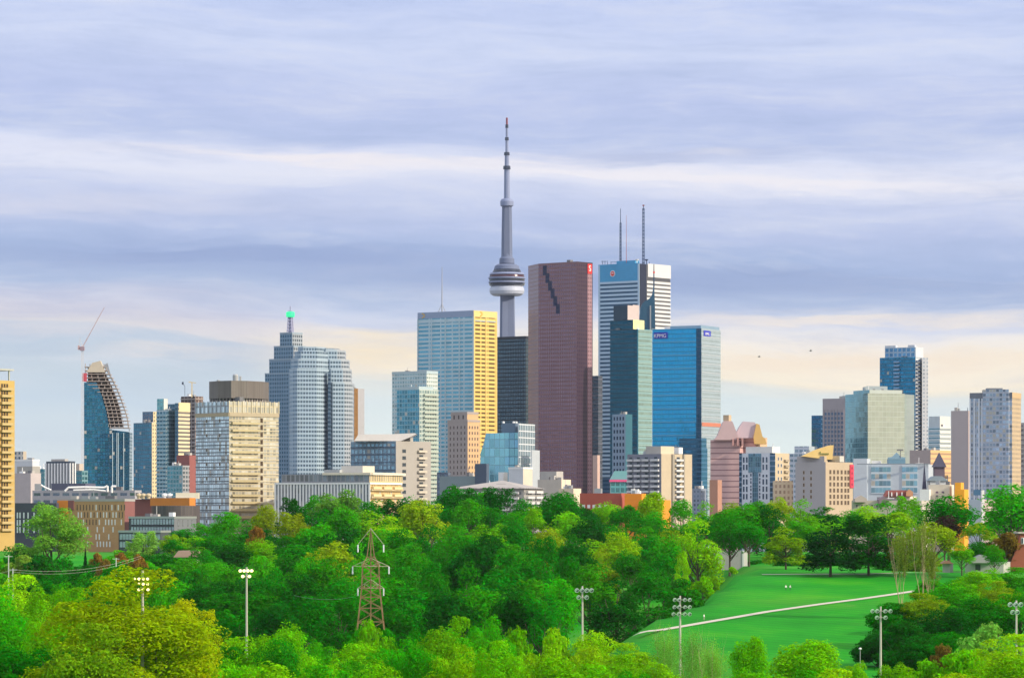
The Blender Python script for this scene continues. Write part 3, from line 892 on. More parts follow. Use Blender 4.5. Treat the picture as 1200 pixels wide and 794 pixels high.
# --- twin stepped granite and glass towers (left of centre)
d = 3500.0
rt = root_of('office_tower', 'tall stepped blue grey tower topped by a mast with a green lantern', 'office tower', 345, d, G_)
STF = facade('step_blue', (0.17, 0.26, 0.35), (0.045, 0.12, 0.19), 3.0, 3.9, 0.62, 0.58, metal=0.6, rough=0.15, var=0.3)
STR = facade('step_blue_right', (0.32, 0.36, 0.40), (0.05, 0.08, 0.12), 3.0, 3.9, 0.55, 0.55, metal=0.5, rough=0.2, var=0.3)
for xl, xc, xr, yt, yb, dd in ((310.5, 346, 360, 437, None, d), (315.5, 345, 360, 420.5, 437, d + 3), (321, 344, 358, 405.5, 420.5, d + 6), (328, 342.5, 354.5, 390, 405.5, d + 9)):
    fr = blk(rt, 'stepped_storey' if yb else 'tower_shaft', xl, xc, xr, yt, yb, dd, STF, STR)
    parapet(fr, rt, plain('step_cap', (0.28, 0.36, 0.43), 0.6), 0.8)
xm = wx(340.3, d + 25)
mb = MB()
for q in range(4):
    a = q * math.pi / 2 + .5
    mb.tube((xm + 3.4 * math.cos(a), d + 25 + 3.4 * math.sin(a), wz(391, d)), (xm + 1.7 * math.cos(a), d + 25 + 1.7 * math.sin(a), wz(362, d)), .65, .5, 5)
z = wz(390, d)
while z < wz(364, d):
    mb.box(xm - 2.3, xm + 2.3, d + 22.7, d + 27.3, z, z + .8); z += 3.2
mb.tube((xm, d + 25, wz(391, d)), (xm, d + 25, wz(357, d)), 1.2, .6, 6)
mb.build('mast', plain('mast_violet', (0.33, 0.34, 0.50), .5), rt)
mb = MB()
mb.lathe([(0, wz(370.2, d)), (3.6, wz(369.8, d)), (4.2, wz(368.8, d)), (4.2, wz(364.4, d)), (3.4, wz(363.4, d)), (0, wz(363.1, d))], xm, d + 25, 14)
mb.build('green_lantern', plain('green_lantern', (0.02, 0.4, 0.15), .4, emit=((0.03, 0.75, 0.30), 0.9)), rt)

d = 3380.0
rt = root_of('office_tower', 'broad stepped pale blue tower with rounded front, right of the green lantern tower', 'office tower', 378, d, G_)
WF = facade('step_pale', (0.33, 0.42, 0.49), (0.085, 0.16, 0.24), 2.6, 3.9, 0.70, 0.52, metal=0.65, rough=0.15, var=0.35)
WF2 = facade('step_pale_right', (0.35, 0.39, 0.43), (0.10, 0.15, 0.20), 2.6, 3.9, 0.66, 0.5, metal=0.55, rough=0.2, var=0.3)
def bowed(parent, name, xl, xr, yt, yb, dd, depth, bow, mats, segs=5):
    """block with a rounded front"""
    pts = []
    for u, o in ((0, 0), (.10, .55), (.22, 1), (.70, 1), (.86, .6), (1, 0)):
        pts.append((wx(xl + (xr - xl) * u, dd), dd - bow * o + depth * 0.15 * u))
    pts += [(pts[-1][0], dd + depth), (pts[0][0], dd + depth)]
    mb = MB()
    z0 = parent.location.z - 1 if yb is None else wz(yb, dd)
    mb.prism(pts, z0, wz(yt, dd), 0, 2, mis=[0, 0, 0, 1, 1, 1, 0, 0])
    return mb.build(name, list(mats) + [ROOF], parent)
bowed(rt, 'tower_shaft', 339, 386, 432, None, d, 50, 16, (WF, WF))
bowed(rt, 'tower_shaft', 384, 412.5, 448, None, d + 6, 46, 7, (WF, WF2))
for xl, xr, yt, yb, dd in ((341, 385, 421, 432, d + 3), (345, 384, 412, 421, d + 5), (349, 381, 406.5, 412, d + 8)):
    bowed(rt, 'stepped_storey', xl, xr, yt, yb, dd, 40, 13, (WF, WF))
for xl, xr, yt, yb, dd in ((382, 410.5, 432, 448, d + 9), (381, 408, 421, 432, d + 11), (376, 403.5, 410, 421, d + 14), (378, 397, 408, 410, d + 16)):
    bowed(rt, 'stepped_storey', xl, xr, yt, yb, dd, 36, 5, (WF, WF2))
mb = MB(); mb.box(wx(384.2, d - 4), wx(387.5, d - 4), d - 3.6, d + 2, rt.location.z, wz(436, d)); mb.build('recessed_bay', facade('recess_dark', (0.10, 0.16, 0.23), (0.03, 0.07, 0.12), 2, 3.9, .8, .6), rt)

# --- slab with an orange left edge
d = 3700
rt = root_of('office_tower', 'slim slab with an orange left edge and plain grey side', 'office tower', 418, d, G_)
fr = blk(rt, 'tower_shaft', 408, 419.5, 427, 455, None, d, plain('orange_edge', (0.86, 0.38, 0.09), 0.6), plain('grey_slab', (0.38, 0.38, 0.40), 0.7))  # left face coloured orange, right face grey
bands(fr, rt, 'floor_band', plain('orange_edge_band', (0.76, 0.34, 0.09), .6), [fr.z1 - 5 - 7 * q for q in range(16)], 0.5, 0.2, 'l')

# --- leaning curved tower under construction
d = 3300.0
rt = root_of('apartment_tower', 'curved teal glass tower whose upper floors are still bare concrete', 'apartment tower', 125, d)
TG = facade('curved_teal', (0.016, 0.09, 0.15), (0.025, 0.17, 0.27), 2.4, 3.2, 0.86, 0.82, metal=0.75, rough=0.10, var=0.5, blinds=0.03)
TG2 = facade('curved_teal_front', (0.010, 0.055, 0.095), (0.014, 0.10, 0.17), 2.4, 3.2, 0.86, 0.82, metal=0.8, rough=0.10, var=0.5, blinds=0.05)
def slabshape(parent, name, pix, dd, depth, mat):
    """solid with an outline in the facade's own plane, and real thickness"""
    mb = MB()
    A = [(wx(px, dd), dd, wz(py, dd)) for px, py in pix]
    B = [(x, y + depth, z) for x, y, z in A]
    x0, z0 = A[0][0], A[0][2]
    mb.face(A, [(x - x0, z - z0) for x, y, z in A])
    mb.face(list(reversed(B)), [(x - x0, z - z0) for x, y, z in reversed(B)])
    u = 0
    for i in range(len(A)):
        j = (i + 1) % len(A)
        mb.face([A[j], A[i], B[i], B[j]], [(0, A[j][2] - z0), (0, A[i][2] - z0), (depth, B[i][2] - z0), (depth, B[j][2] - z0)])
    return mb.build(name, mat, parent)
def ccw(p): return p
yb = 625
slabshape(rt, 'glass_shaft', [(98.5, yb), (128, yb), (128, 501), (124.5, 482), (119.5, 464), (113, 448), (98.5, 448)], d, 22, TG)
slabshape(rt, 'glass_shaft', [(128.2, yb), (151.2, yb), (152, 506), (128.2, 503)], d - 6, 24, TG2)
for px in (132.5, 137.5, 139.2, 145.5):
    mb = MB(); mb.box(wx(px, d), wx(px + .7, d), d - 6.5, d - 5.9, rt.location.z, wz(507, d)); mb.build('pale_fin', plain('pale_fin', (.50, .62, .66), .4), rt)
def xr_at(y): return float(np.interp(y, [422, 430, 440, 452, 466, 480, 495, 506], [117.5, 123, 129.5, 136, 142, 147, 150.5, 151.8]))
def xl_at(y): return float(np.interp(y, [422, 430, 448, 464, 482, 501, 506], [106, 98.5, 98.5, 119.5, 124.5, 128, 128.2])) if y > 447 else float(np.interp(y, [422, 428], [107, 98.6]))
SLAB = plain('fresh_slab', (0.40, 0.34, 0.30), 0.85)
y = 430.0
while y < 503:
    x0 = wx(max(xl_at(y), 98.5), d); x1 = wx(xr_at(y), d)
    mb = MB(); mb.box(x0 + 0.4, x1, d - 0.6, d + 20, wz(y, d), wz(y, d) + 0.55)
    for q in range(5):
        xx = x0 + 1 + (x1 - x0 - 2) * q / 4
        mb.box(xx - 0.3, xx + 0.3, d + 0.2, d + 0.8, wz(y, d) + 0.56, wz(y - 4.2, d) - 0.02)
    mb.build('floor_slab', SLAB, rt)
    y += 4.2
CORE = plain('raw_core', (0.17, 0.13, 0.11), 0.9, var=0.3)
slabshape(rt, 'concrete_core', [(103, 500), (143, 500), (139, 478), (131, 455), (121, 434), (112, 426), (103, 430)], d + 6, 10, CORE)
slabshape(rt, 'crown_panel', [(101, 436), (123, 436), (117.5, 422.5), (108, 425)], d - 1, 8, plain('crown_concrete', (0.52, 0.46, 0.36), .85))
slabshape(rt, 'curved_edge', [(126, 425), (130, 440), (137.5, 455), (144, 472), (149.5, 488), (152.2, 505), (151.2, 505), (148.6, 489), (143, 473), (136.3, 456), (128.6, 441), (121, 428)][::-1], d + 1, 1, STEEL)
mb = MB(); mb.box(wx(97, d), wx(102, d), d - 3, d - 1.2, wz(447, d), wz(437, d)); mb.build('safety_screen', plain('red_netting', (0.50, 0.07, 0.10), .8), rt)
mb = MB()
x0, x1 = wx(96.3, d), wx(98.1, d)
for xx in (x0, x1): mb.tube((xx, d - 4, rt.location.z), (xx, d - 4, wz(405, d)), 0.25, 0.25, 4)
z = rt.location.z
while z < wz(406, d):
    mb.tube((x0, d - 4, z), (x1, d - 4, z + 2.5), .16, .16, 4); mb.tube((x1, d - 4, z + 2.5), (x0, d - 4, z + 5), .16, .16, 4); z += 5
CR = plain('crane_red', (0.50, 0.33, 0.32), .6); CRW = plain('crane_white', (0.6, 0.58, 0.58), .6)
crane = thing('tower_crane', 'red and white luffing crane with raised jib above the unfinished curved tower', 'crane', (wx(97, d), d - 4, rt.location.z))
mb.build('mast', CRW, crane)
xm = wx(97.2, d); zc = wz(407, d)
mb = MB(); mb.box(xm - 2, xm + 1.8, d - 6, d - 2, zc - 3, zc + 0.6); mb.build('cab', plain('crane_cab', (0.30, 0.22, 0.26), .6), crane)
mb = MB()
tip = (wx(123, d), d - 4, wz(360, d)); ft = (xm, d - 4, zc)
for o in (-.7, .7): mb.tube((ft[0] + o, d - 4, ft[2] + o), (tip[0] + o * .3, d - 4, tip[2] + o * .3), .2, .12, 4)
for q in range(14):
    a = Vector(ft).lerp(Vector(tip), q / 14); b = Vector(ft).lerp(Vector(tip), (q + 1) / 14)
    sgn = 1 if q % 2 else -1
    mb.tube((a.x + .6 * sgn, a.y, a.z + .6 * sgn), (b.x - .6 * sgn, b.y, b.z - .6 * sgn), .13, .13, 3)
mb.build('jib', CR, crane)
mb = MB(); mb.box(wx(92.5, d), xm - 2, d - 5, d - 3, zc - 1.6, zc - 0.4); mb.box(wx(92, d), wx(94, d), d - 5.4, d - 2.6, zc - 2.2, zc + 1.6); mb.build('counterweight_arm', CR, crane)
mb = MB(); apex = (wx(94.3, d), d - 4, wz(396.5, d)); mb.tube(ft, apex, .25, .2, 4); mb.tube(apex, (wx(93, d), d - 4, zc), .2, .2, 4); mb.tube(apex, (Vector(ft).lerp(Vector(tip), .75))[:], .08, .08, 3); mb.build('a_frame', CRW, crane)

# --- white low blocks at far left
d = 2700
rt = root_of('building', 'white windowless low block right of the gold balcony tower', 'building', 40, d)
fr = blk(rt, 'walls', 8, 38, 46, 539, None, d, plain('offwhite_wall', (0.60, 0.62, 0.64), .7))
fr2 = blk(rt, 'roof_house', 16, 27, 31, 528.5, 539, d + 12, facade('roofhouse', (0.55, 0.53, 0.48), (0.10, 0.14, 0.2), 4, 3.5, .5, .5), plain('tan_wall', (0.42, 0.36, 0.28), .8))
parapet(fr, rt, WHITE, .6)
d = 2600
rt = root_of('building', 'stepped pale pink concrete block below the white windowless block', 'building', 36, d)
PK = plain('pale_pink_wall', (0.46, 0.41, 0.40), .8)
fr = blk(rt, 'walls', 8, 36, 48, 554, None, d, PK)
blk(rt, 'upper_step', 20, 38, 47, 546, 554, d + 8, plain('grey_tan', (0.34, 0.33, 0.30), .8))
d = 2750
rt = root_of('building', 'dark block striped with white vertical fins, left of the curved teal tower', 'office building', 82, d)
fr = blk(rt, 'walls', 54, 82, 88, 540, None, d, plain('dark_navy_wall', (0.06, 0.08, 0.11), .4, .2))
fins(fr, rt, 'fin', WHITE, 'l', [fr.L * q / 8 for q in range(9)], fr.z0, fr.z1 - 1.5, 1.5, .5)
fins(fr, rt, 'fin', WHITE, 'r', [fr.R * q for q in (.5, .97)], fr.z0, fr.z1 - 1.5, 1.0, .5)
blk(rt, 'roof_house', 60, 76, 80, 537.5, 540, d + 10, CONC)
d = 2800
rt = root_of('building', 'small beige block with teal wing beside the striped block', 'building', 95, d)
fr = blk(rt, 'walls', 85, 93, 98, 543, 551, d, plain('beige_wall', (0.50, 0.42, 0.34), .8))
blk(rt, 'teal_wing', 83, 96, 103, 551, None, d - 8, facade('teal_low', (0.14, 0.27, 0.30), (0.06, 0.22, 0.27), 3, 3.6, .8, .6))
d = 2850
rt = root_of('building', 'low teal glass block left of the striped block', 'building', 52, d)
blk(rt, 'walls', 38, 52, 60, 549, None, d, facade('teal_low', (0.14, 0.27, 0.30), (0.06, 0.22, 0.27), 3, 3.6, .8, .6))

# --- gold balcony tower at the left edge
d = 1750.0
rt = root_of('apartment_tower', 'golden sunlit apartment tower of stacked balconies at the left edge', 'apartment tower', -22, d)
GW = plain('gold_wall', (0.50, 0.34, 0.10), .75)
fr = blk(rt, 'walls', -60, -22, 17.2, 444.5, None, d, GW)
mb = MB(); fr.box(mb, 'r', fr.sr(-20), fr.sr(15.5), wz(432.8, d), wz(430.8, d), -10, 0.6); fr.box(mb, 'r', fr.sr(10.5), fr.sr(11.6), wz(444.4, d), wz(432.9, d), -0.6, 0.0); mb.build('roof_canopy', plain('canopy_grey', (.42, .42, .38), .6), rt)
sp_, wn_ = [], []
for q in range(21):
    z = wz(455.5 + 8.3 * q, d)
    sp_.append(('r', fr.sr(0.5), fr.sr(13.5), z))
    sp_.append(('r', fr.sr(-18), fr.sr(-3), z))
    for px in (2.2, 5.2, 8.2): wn_.append(('r', fr.sr(px), z + .15, 1.15, 2.7))
GBAL = plain('gold_balcony', (0.50, 0.37, 0.16), .6)
balconies(fr, rt, sp_, GBAL, GBAL, 1.4, 1.0)
windows(fr, rt, wn_, plain('dark_brown_glass', (0.07, 0.045, 0.03), .15, .2), GW)

# --- orange brick block with white slot windows
d = 1720.0
rt = root_of('brick_building', 'long orange brown brick block with scattered tall white windows', 'building', 146, d)
BR = plain('orange_brick', (0.46, 0.26, 0.12), .85, var=.18, scale=.6)
fr = blk(rt, 'walls', 68, 146, 158, 585.5, None, d, BR, plain('maroon_brick', (0.23, 0.09, 0.085), .85), th=22)
sp_ = []
random.seed(5)
WG = plain('white_blind_glass', (0.75, 0.76, 0.76), .3)
BRG = plain('brown_glass', (0.12, 0.085, 0.06), .2, .2)
dk_ = []
for r in range(6):
    for q in range(17):
        px = 90.5 + 3.7 * q + (r % 2) * 1.3
        u = random.random()
        if px > 147: continue
        (sp_ if u < .36 else dk_).append(('l', fr.sl(px), wz(597.5 + 8.6 * r, d), 0.62, 2.6))
windows(fr, rt, sp_, WG, BR, proud=.06, border=.05)
windows(fr, rt, dk_[:26], BRG, BR, proud=.06, border=.05)
parapet(fr, rt, plain('parapet_grey', (.35, .34, .33), .7), .5)
mb = MB(); fr.box(mb, 'l', fr.sl(67.5), fr.sl(80), wz(640, d), wz(586, d), 0, .5); mb.build('orange_panel', ORANGE, rt)
mb = MB(); fr.box(mb, 'l', fr.sl(80.2), fr.sl(87), wz(597, d), wz(586, d), 0, .45); mb.build('maroon_panel', plain('maroon_brick', (0.23, 0.09, 0.085), .85), rt)
rt = root_of('building', 'dark charcoal block left of the orange brick block, behind the willow', 'building', 66, 1725)
fr = blk(rt, 'walls', 17.5, 66, 69, 589, None, 1725, plain('charcoal_wall', (0.055, 0.06, 0.085), .7), th=22)
sp_ = [('l', fr.sl(px), wz(y, 1725), .8, 2.8) for y in (607, 615.5, 624) for px in (20.5, 23.5, 28, 33, 40, 46)]
windows(fr, rt, sp_, WG, plain('charcoal_wall', (0.055, 0.06, 0.085), .7), border=.08)

# long roof with white ducts
d = 2050
rt = root_of('building', 'long low grey building carrying white ventilation ducts on its roof', 'building', 158, d)
fr = blk(rt, 'walls', 38, 158, 166, 574, None, d, facade('lowgrey', (0.36, 0.36, 0.38), (0.16, 0.18, 0.22), 6, 4, .7, .4), th=20)
blk(rt, 'roof_plant', 60, 100, 112, 566, 574, d + 12, plain('navy_plant', (0.09, 0.10, 0.15), .7), th=20)
DW = plain('duct_white', (0.82, 0.82, 0.80), .4, var=.05)
def duct(pixs, r, dd=d + 4):
    mb = MB()
    P3 = [(wx(a, dd), dd, wz(b, dd)) for a, b in pixs]
    for a, b in zip(P3, P3[1:]): mb.tube(a, b, r, r, 8)
    mb.build('duct', DW, rt, smooth=False)
duct([(76, 575), (80, 571), (98, 570.5), (122, 571)], .6)
duct([(122, 571), (126, 569), (126, 576)], .6)
duct([(131, 577), (131, 569.5), (136, 569.5)], .6)
duct([(42, 574), (43, 568.5), (48, 568), (53, 571), (60, 574)], .5)
duct([(86, 574), (110, 573.5), (124, 575)], .5)
mb = MB(); mb.box(wx(40, d), wx(47, d), d + 2, d + 8, wz(574, d), wz(566.5, d)); mb.build('plant_box', STEEL, rt)

# maroon and orange roofs, dark drum, black low rise
d = 1800
rt = root_of('building', 'maroon brick block with an orange upper storey and fan units on the roof', 'building', 212, d)
fr = blk(rt, 'walls', 154, 222, 229, 584.5, None, d, plain('maroon_brick', (0.23, 0.09, 0.085), .85), th=22)
blk(rt, 'orange_storey', 176, 222, 229, 583, 592.5, d - 2, plain('orange_clad', (0.55, 0.20, 0.03), .6), plain('orange_clad', (0.55, 0.20, 0.03), .6), th=22)
for px in (163, 168, 174, 193, 199):
    mb = MB(); x = wx(px, d + 8); mb.lathe([(1.0, wz(584, d)), (1.0, wz(581.5, d)), (1.5, wz(580.8, d)), (1.4, wz(578.5, d)), (0.5, wz(577.6, d)), (0, wz(577.5, d))], x, d + 8, 12)
    mb.build('roof_fan', plain('fan_tan', (.55, .45, .30), .6) if px < 180 else WHITE, rt)
mb = MB(); mb.box(wx(205, d), wx(232, d), d + 4, d + 9, wz(584, d), wz(577, d)); mb.build('roof_plant', plain('cream_plant', (.70, .64, .50), .6), rt)
d = 1700
rt = root_of('building', 'dark rounded drum of brown metal behind the black low-rise', 'building', 206, d)
mb = MB(); mb.lathe([(11.3, rt.location.z), (11.3, wz(592.2, d)), (0, wz(592, d))], wx(206, d + 12), d + 12, 40); mb.build('drum', facade('drum_metal', (0.075, 0.06, 0.07), (0.10, 0.08, 0.08), 1.2, 9, .5, 1, metal=.3, rough=.5), rt)
d = 1600
rt = root_of('building', 'black low-rise with ribbon windows in front of the brown drum', 'building', 204, d)
BL = plain('black_brick', (0.055, 0.06, 0.075), .7)
fr = blk(rt, 'walls', 151, 204, 230, 605.5, None, d, BL, plain('slate_wall', (0.16, 0.16, 0.19), .7), th=20)
fr2 = blk(rt, 'lower_wing', 139, 188, 200, 622, None, d - 22, BL, th=20)
parapet(fr, rt, STEEL, .3); parapet(fr2, rt, STEEL, .3)
RW = plain('ribbon_glass', (0.42, 0.46, 0.52), .12, .6, var=.5, scale=.5)
sp_ = [('l', fr.sl(px), wz(614.2, d), 1.1, 2.4) for px in np.arange(155, 203, 3.4)] + [('l', fr.sl(px), wz(622.5, d), 1.1, 2.0) for px in np.arange(155, 203, 3.4)]
sp_ += [('r', fr.sr(px), wz(y, d), .9, 2.6) for px in (209, 214.5, 220, 225) for y in (616, 627)]
windows(fr, rt, sp_, RW, BL, border=.1)
windows(fr2, rt, [('l', fr2.sl(px), wz(y, d - 22), 1.3, 2.4) for px in list(np.arange(142, 160, 3.6)) + list(np.arange(168, 187, 3.6)) for y in (632, 641)], RW, BL, border=.1)

# --- blue towers cluster at 156-235
d = 3000
rt = root_of('apartment_tower', 'slab of dark blue glass right of the curved teal tower', 'apartment tower', 179, d)
f1 = facade('mid_blue', (0.07, 0.16, 0.24), (0.05, 0.20, 0.30), 2.2, 3.1, .8, .7, metal=.7, rough=.12, var=.45, blinds=.04)
BG = facade('beige_right', (0.64, 0.52, 0.30), (0.30, 0.27, 0.2), 3, 3.1, .5, .5, metal=.3, rough=.3)
blk(rt, 'tower_shaft', 156.5, 178, 186, 495, None, d, f1, BG)
blk(rt, 'upper_tower', 167, 179.5, 185, 482, 495, d + 10, facade('greyblue', (0.12, 0.16, 0.23), (0.09, 0.16, 0.24), 2.2, 3.1, .7, .6), BG)
d = 2900
rt = root_of('apartment_tower', 'teal and white balcony tower with a sunlit cream side', 'apartment tower', 208, d)
f1 = facade('teal_white', (0.42, 0.52, 0.56), (0.05, 0.17, 0.24), 3.2, 3.1, .8, .62, metal=.65, rough=.12, var=.4, blinds=.06)
f2 = facade('slate_blue', (0.09, 0.16, 0.22), (0.05, 0.14, 0.21), 2.2, 3.1, .8, .65, metal=.6, rough=.15, var=.4)
CRF = facade('cream_dark', (0.66, 0.56, 0.36), (0.16, 0.15, 0.14), 30, 3.1, 1, .45, metal=.2, rough=.4)
fr = blk(rt, 'tower_shaft', 183.5, 196, 210, 480, None, d - 4, f1, f2, th=35)
blk(rt, 'corner_turret', 184, 192, 196.5, 467, 480, d - 2, facade('turret', (0.20, 0.44, 0.46), (0.16, 0.4, 0.44), 3, 3.1, .7, .6), plain('turret_pale', (.62, .62, .55), .6), th=35)
blk(rt, 'slate_tower', 193, 208, 212, 473, None, d + 18, f2, CRF)
fr = blk(rt, 'cream_wing', 205, 209, 222.5, 472, None, d - 6, f2, CRF, th=30)
sp_ = [('l', 0.5, Fr(183.5, 196, 210, d - 4, 35).L - .5, wz(487 + 4.6 * q, d - 4)) for q in range(19)]
balconies(Fr(183.5, 196, 210, d - 4, 35), rt, sp_, plain('slab_pale', (.5, .58, .6), .6), plain('glass_rail', (.25, .4, .46), .1, .5), 1.2)
mb = MB(); fr.box(mb, 'r', .6, fr.R, wz(482, d - 6), fr.z1 + .5, 0, .35); mb.build('cream_cap', plain('cream_cap', (.72, .58, .32), .7), rt)
d = 3080
rt = root_of('apartment_tower', 'raw concrete tower frame with a small yellow crane, behind the cream-sided tower', 'apartment tower', 229, d)
fr = blk(rt, 'concrete_core', 212, 229, 238, 464, None, d, facade('raw_floors', (0.30, 0.27, 0.26), (0.08, 0.06, 0.06), 4, 3.3, .8, .6, metal=0, rough=.8), facade('raw_floors2', (0.36, 0.27, 0.24), (0.1, 0.07, 0.06), 4, 3.3, .8, .6, metal=0, rough=.8))
bands(fr, rt, 'floor_slab', SLAB, [fr.z1 - 2.5 - 6.6 * q for q in range(12)], .6, .9)
cr2 = thing('tower_crane', 'small yellow crane standing on the raw concrete tower frame', 'crane', (wx(225, d), d - 3, fr.z1))
YC = plain('crane_yellow', (.62, .48, .22), .6)
xk = wx(225.3, d)
mb = MB(); mb.tube((xk, d - 3, fr.z1 - 1), (xk, d - 3, wz(448, d)), .6, .5, 4); mb.build('mast', YC, cr2)
mb = MB(); mb.tube((wx(221.5, d), d - 3, wz(447.5, d)), (wx(230, d), d - 3, wz(448.6, d)), .5, .4, 4); mb.build('jib', YC, cr2)
mb = MB(); mb.box(wx(213.6, d), wx(215.5, d), d - 4, d - 2, wz(450.5, d), wz(447.5, d)); mb.tube((wx(215.2, d), d - 3, wz(449.8, d)), (wx(217, d), d - 3, wz(452.5, d)), .3, .2, 4); mb.tube((wx(217, d), d - 3, wz(452.5, d)), (wx(217, d), d - 3, wz(464, d)), .25, .25, 4); mb.build('climbing_hoist', DSTEEL, cr2)
d = 2750
rt = root_of('building', 'red brown block with teal glass front, left of the gold gridded tower', 'building', 222, d)
RB = plain('red_brown', (0.27, 0.09, 0.08), .8)
fr = blk(rt, 'walls', 207, 222, 230, 533, None, d, RB)
fr = blk(rt, 'glass_front', 196, 214, 222, 545, None, d - 14, facade('teal_front', (.22, .36, .40), (.09, .28, .34), 3, 3.2, .75, .7, blinds=.1), facade('teal_side', (.30, .30, .31), (.15, .2, .24), 3, 3.2, .7, .6))

# --- large gridded tower with drum penthouse
d = 1900.0
rt = root_of('apartment_tower', 'gridded apartment tower with sunlit gold face, shaded blue face and grey rounded penthouse', 'apartment tower', 269, d)
f1 = facade('grid_left', (0.24, 0.26, 0.29), (0.56, 0.66, 0.72), 1.75, 3.67, .86, .80, metal=.55, rough=.14, var=.6, blinds=.12)
f2 = facade('grid_right', (0.46, 0.40, 0.26), (0.50, 0.49, 0.44), 2.0, 3.67, .82, .78, metal=.4, rough=.2, var=.8, blinds=.15)  # low sun's gold put into the right face, its bands and balconies
fr = blk(rt, 'walls', 229.5, 268.5, 326.5, 470, None, d, f1, f2, th=50)
mb = MB(); fr.box(mb, 'l', 0, fr.L + .4, wz(487.5, d), wz(483.2, d), 0, .55); fr.box(mb, 'r', 0, fr.R, wz(487.5, d), wz(483.2, d), 0, .55)
mb.build('cornice_band', plain('tan_band', (.40, .33, .22), .7), rt)
ps = plain('top_pier', (.60, .56, .45), .6)
zt = wz(483, d)
fins(fr, rt, 'top_pier', plain('top_pier_left', (.36, .39, .43), .6), 'l', [fr.L * q / 8 for q in range(9)], zt, fr.z1 + .3, .5, .35)
fins(fr, rt, 'top_pier', plain('top_pier_right', (.58, .51, .35), .6), 'r', [fr.R * q / 11 for q in range(12)], zt, fr.z1 + .3, .5, .35)  # same piers as the left face, sun warmth in the colour
zf = [wz(496.2 + 8.48 * q, d) for q in range(15)]
bands(fr, rt, 'floor_band', plain('dark_band', (.11, .12, .14), .7), zf, .5, .3, 'l', (0, 1, 0, 1))
bands(fr, rt, 'floor_band', plain('sunlit_band', (.54, .47, .32), .7), zf, .5, .3, 'r')
sp_ = [('r', fr.sr(271), fr.sr(303), z) for z in zf]
balconies(fr, rt, sp_, plain('sunlit_slab', (.54, .43, .24), .7), plain('sunlit_rail', (.58, .50, .30), .25, .4), 1.5, 1.0)
sp_ = [('r', fr.sr(px), z + .9, 1.5, 2.3) for z in zf for px in (306.5,)] + [('l', fr.L * q, z + .95, .9, 1.5) for z in zf[::2] for q in (.33, .72)]
windows(fr, rt, sp_, plain('dark_brown_glass', (0.07, 0.045, 0.03), .15, .2), plain('tan_band', (.40, .33, .22), .7), border=.1)
bp = [(wx(241.5, d + 12), d + 34), (wx(242.5, d + 10), d + 24), (wx(254, d + 8), d + 14), (wx(271, d + 8), d + 8), (wx(290, d + 8), d + 12), (wx(306, d + 8), d + 24), (wx(313, d + 20), d + 34), (wx(312, d + 40), d + 60), (wx(250, d + 40), d + 60)]
mb = MB(); mb.prism(bp, wz(465.5, d), wz(445, d)); mb.build('penthouse', facade('penthouse_rib', (0.16, 0.14, 0.125), (0.12, 0.105, 0.095), .9, 30, .5, 1, metal=.3, rough=.5), rt)
bq = [(x * 1.0, y + 2.5) for x, y in bp]
mb = MB(); mb.prism(bq, wz(471, d), wz(465.5, d)); mb.build('penthouse_base', facade('pent_base', (0.06, 0.05, 0.05), (.35, .33, .30), 2.4, 9, .3, 1, metal=0, rough=.5), rt)
mb = MB(); x = wx(276, d + 25); mb.lathe([(1.5, wz(445, d)), (1.5, wz(437.5, d)), (1.1, wz(436, d)), (0, wz(436, d))], x, d + 25, 12); mb.tube((x + 2.6, d + 25, wz(445, d)), (x + 2.6, d + 25, wz(438.5, d)), .5, .5, 8); mb.tube((x - 9, d + 25, wz(446, d)), (x - 9, d + 25, wz(443, d)), .8, .8, 8)
mb.build('chimney', STEEL, rt)

# --- low white finned block and grey storeys
d = 1850.0
rt = root_of('apartment_building', 'low white block of vertical fins with gold lit balconies at its right end', 'apartment building', 434, d)
f1 = facade('fin_glass', (0.16, 0.18, 0.21), (0.22, 0.26, 0.32), 2.4, 3.4, .75, .8, metal=.5, rough=.15, var=.5, blinds=.12)
fr = blk(rt, 'walls', 323, 433, 470, 565, None, d, f1, facade('sunlit_bal', (.70, .50, .22), (.60, .44, .2), 2.2, 3.6, .7, .7, metal=.3, rough=.3, blinds=.15), th=24)  # right end and its balconies coloured gold for sunlight
fr2 = blk(rt, 'upper_storey', 330, 433, 472, 555, 565, d + 3, facade('upper_grey', (.24, .25, .27), (.20, .23, .27), 2.6, 4.6, .7, .7, metal=.4, rough=.2, var=.5), facade('upper_sunlit', (.62, .46, .22), (.45, .40, .28), 2.6, 4.6, .7, .7, metal=.3), th=24)  # one storey in two tones, the right coloured for sun
fins(fr, rt, 'fin', WHITE, 'l', [fr.L * q / 30 for q in range(31)], fr.z0, fr.z1, .85, .5)
zz_ = [wz(566 + 8.6 * q, d) for q in range(5)]
bands(fr, rt, 'floor_band', WHITE, [wz(567, d)], .9, .7)
mb = MB(); fr2.box(mb, 'l', fr2.sl(379), fr2.L + 1.2, wz(556, d), wz(553.2, d), -2, 1.2); fr2.box(mb, 'r', -.5, fr2.R + 1, wz(556, d), wz(553.2, d), -2, 1.2)
mb.build('roof_slab', plain('warm_white', (.74, .66, .52), .6), rt)
bands(fr, rt, 'floor_band', plain('sunlit_slab', (.54, .43, .24), .7), zz_[1:], .8, 1.4, 'r')
sp_ = [('r', fr.R * (q + .12) / 3, fr.R * (q + .88) / 3, z + .9) for z in zz_[1:] for q in range(3)]
balconies(fr, rt, sp_, plain('sunlit_slab', (.54, .43, .24), .7), plain('cream_rail', (.76, .60, .32), .5), 1.7)
blk(rt, 'penthouse', 400, 425, 439, 545.5, 555, d + 16, plain('warm_white2', (.66, .62, .56), .6), plain('warm_white3', (.60, .55, .44), .6), th=24)
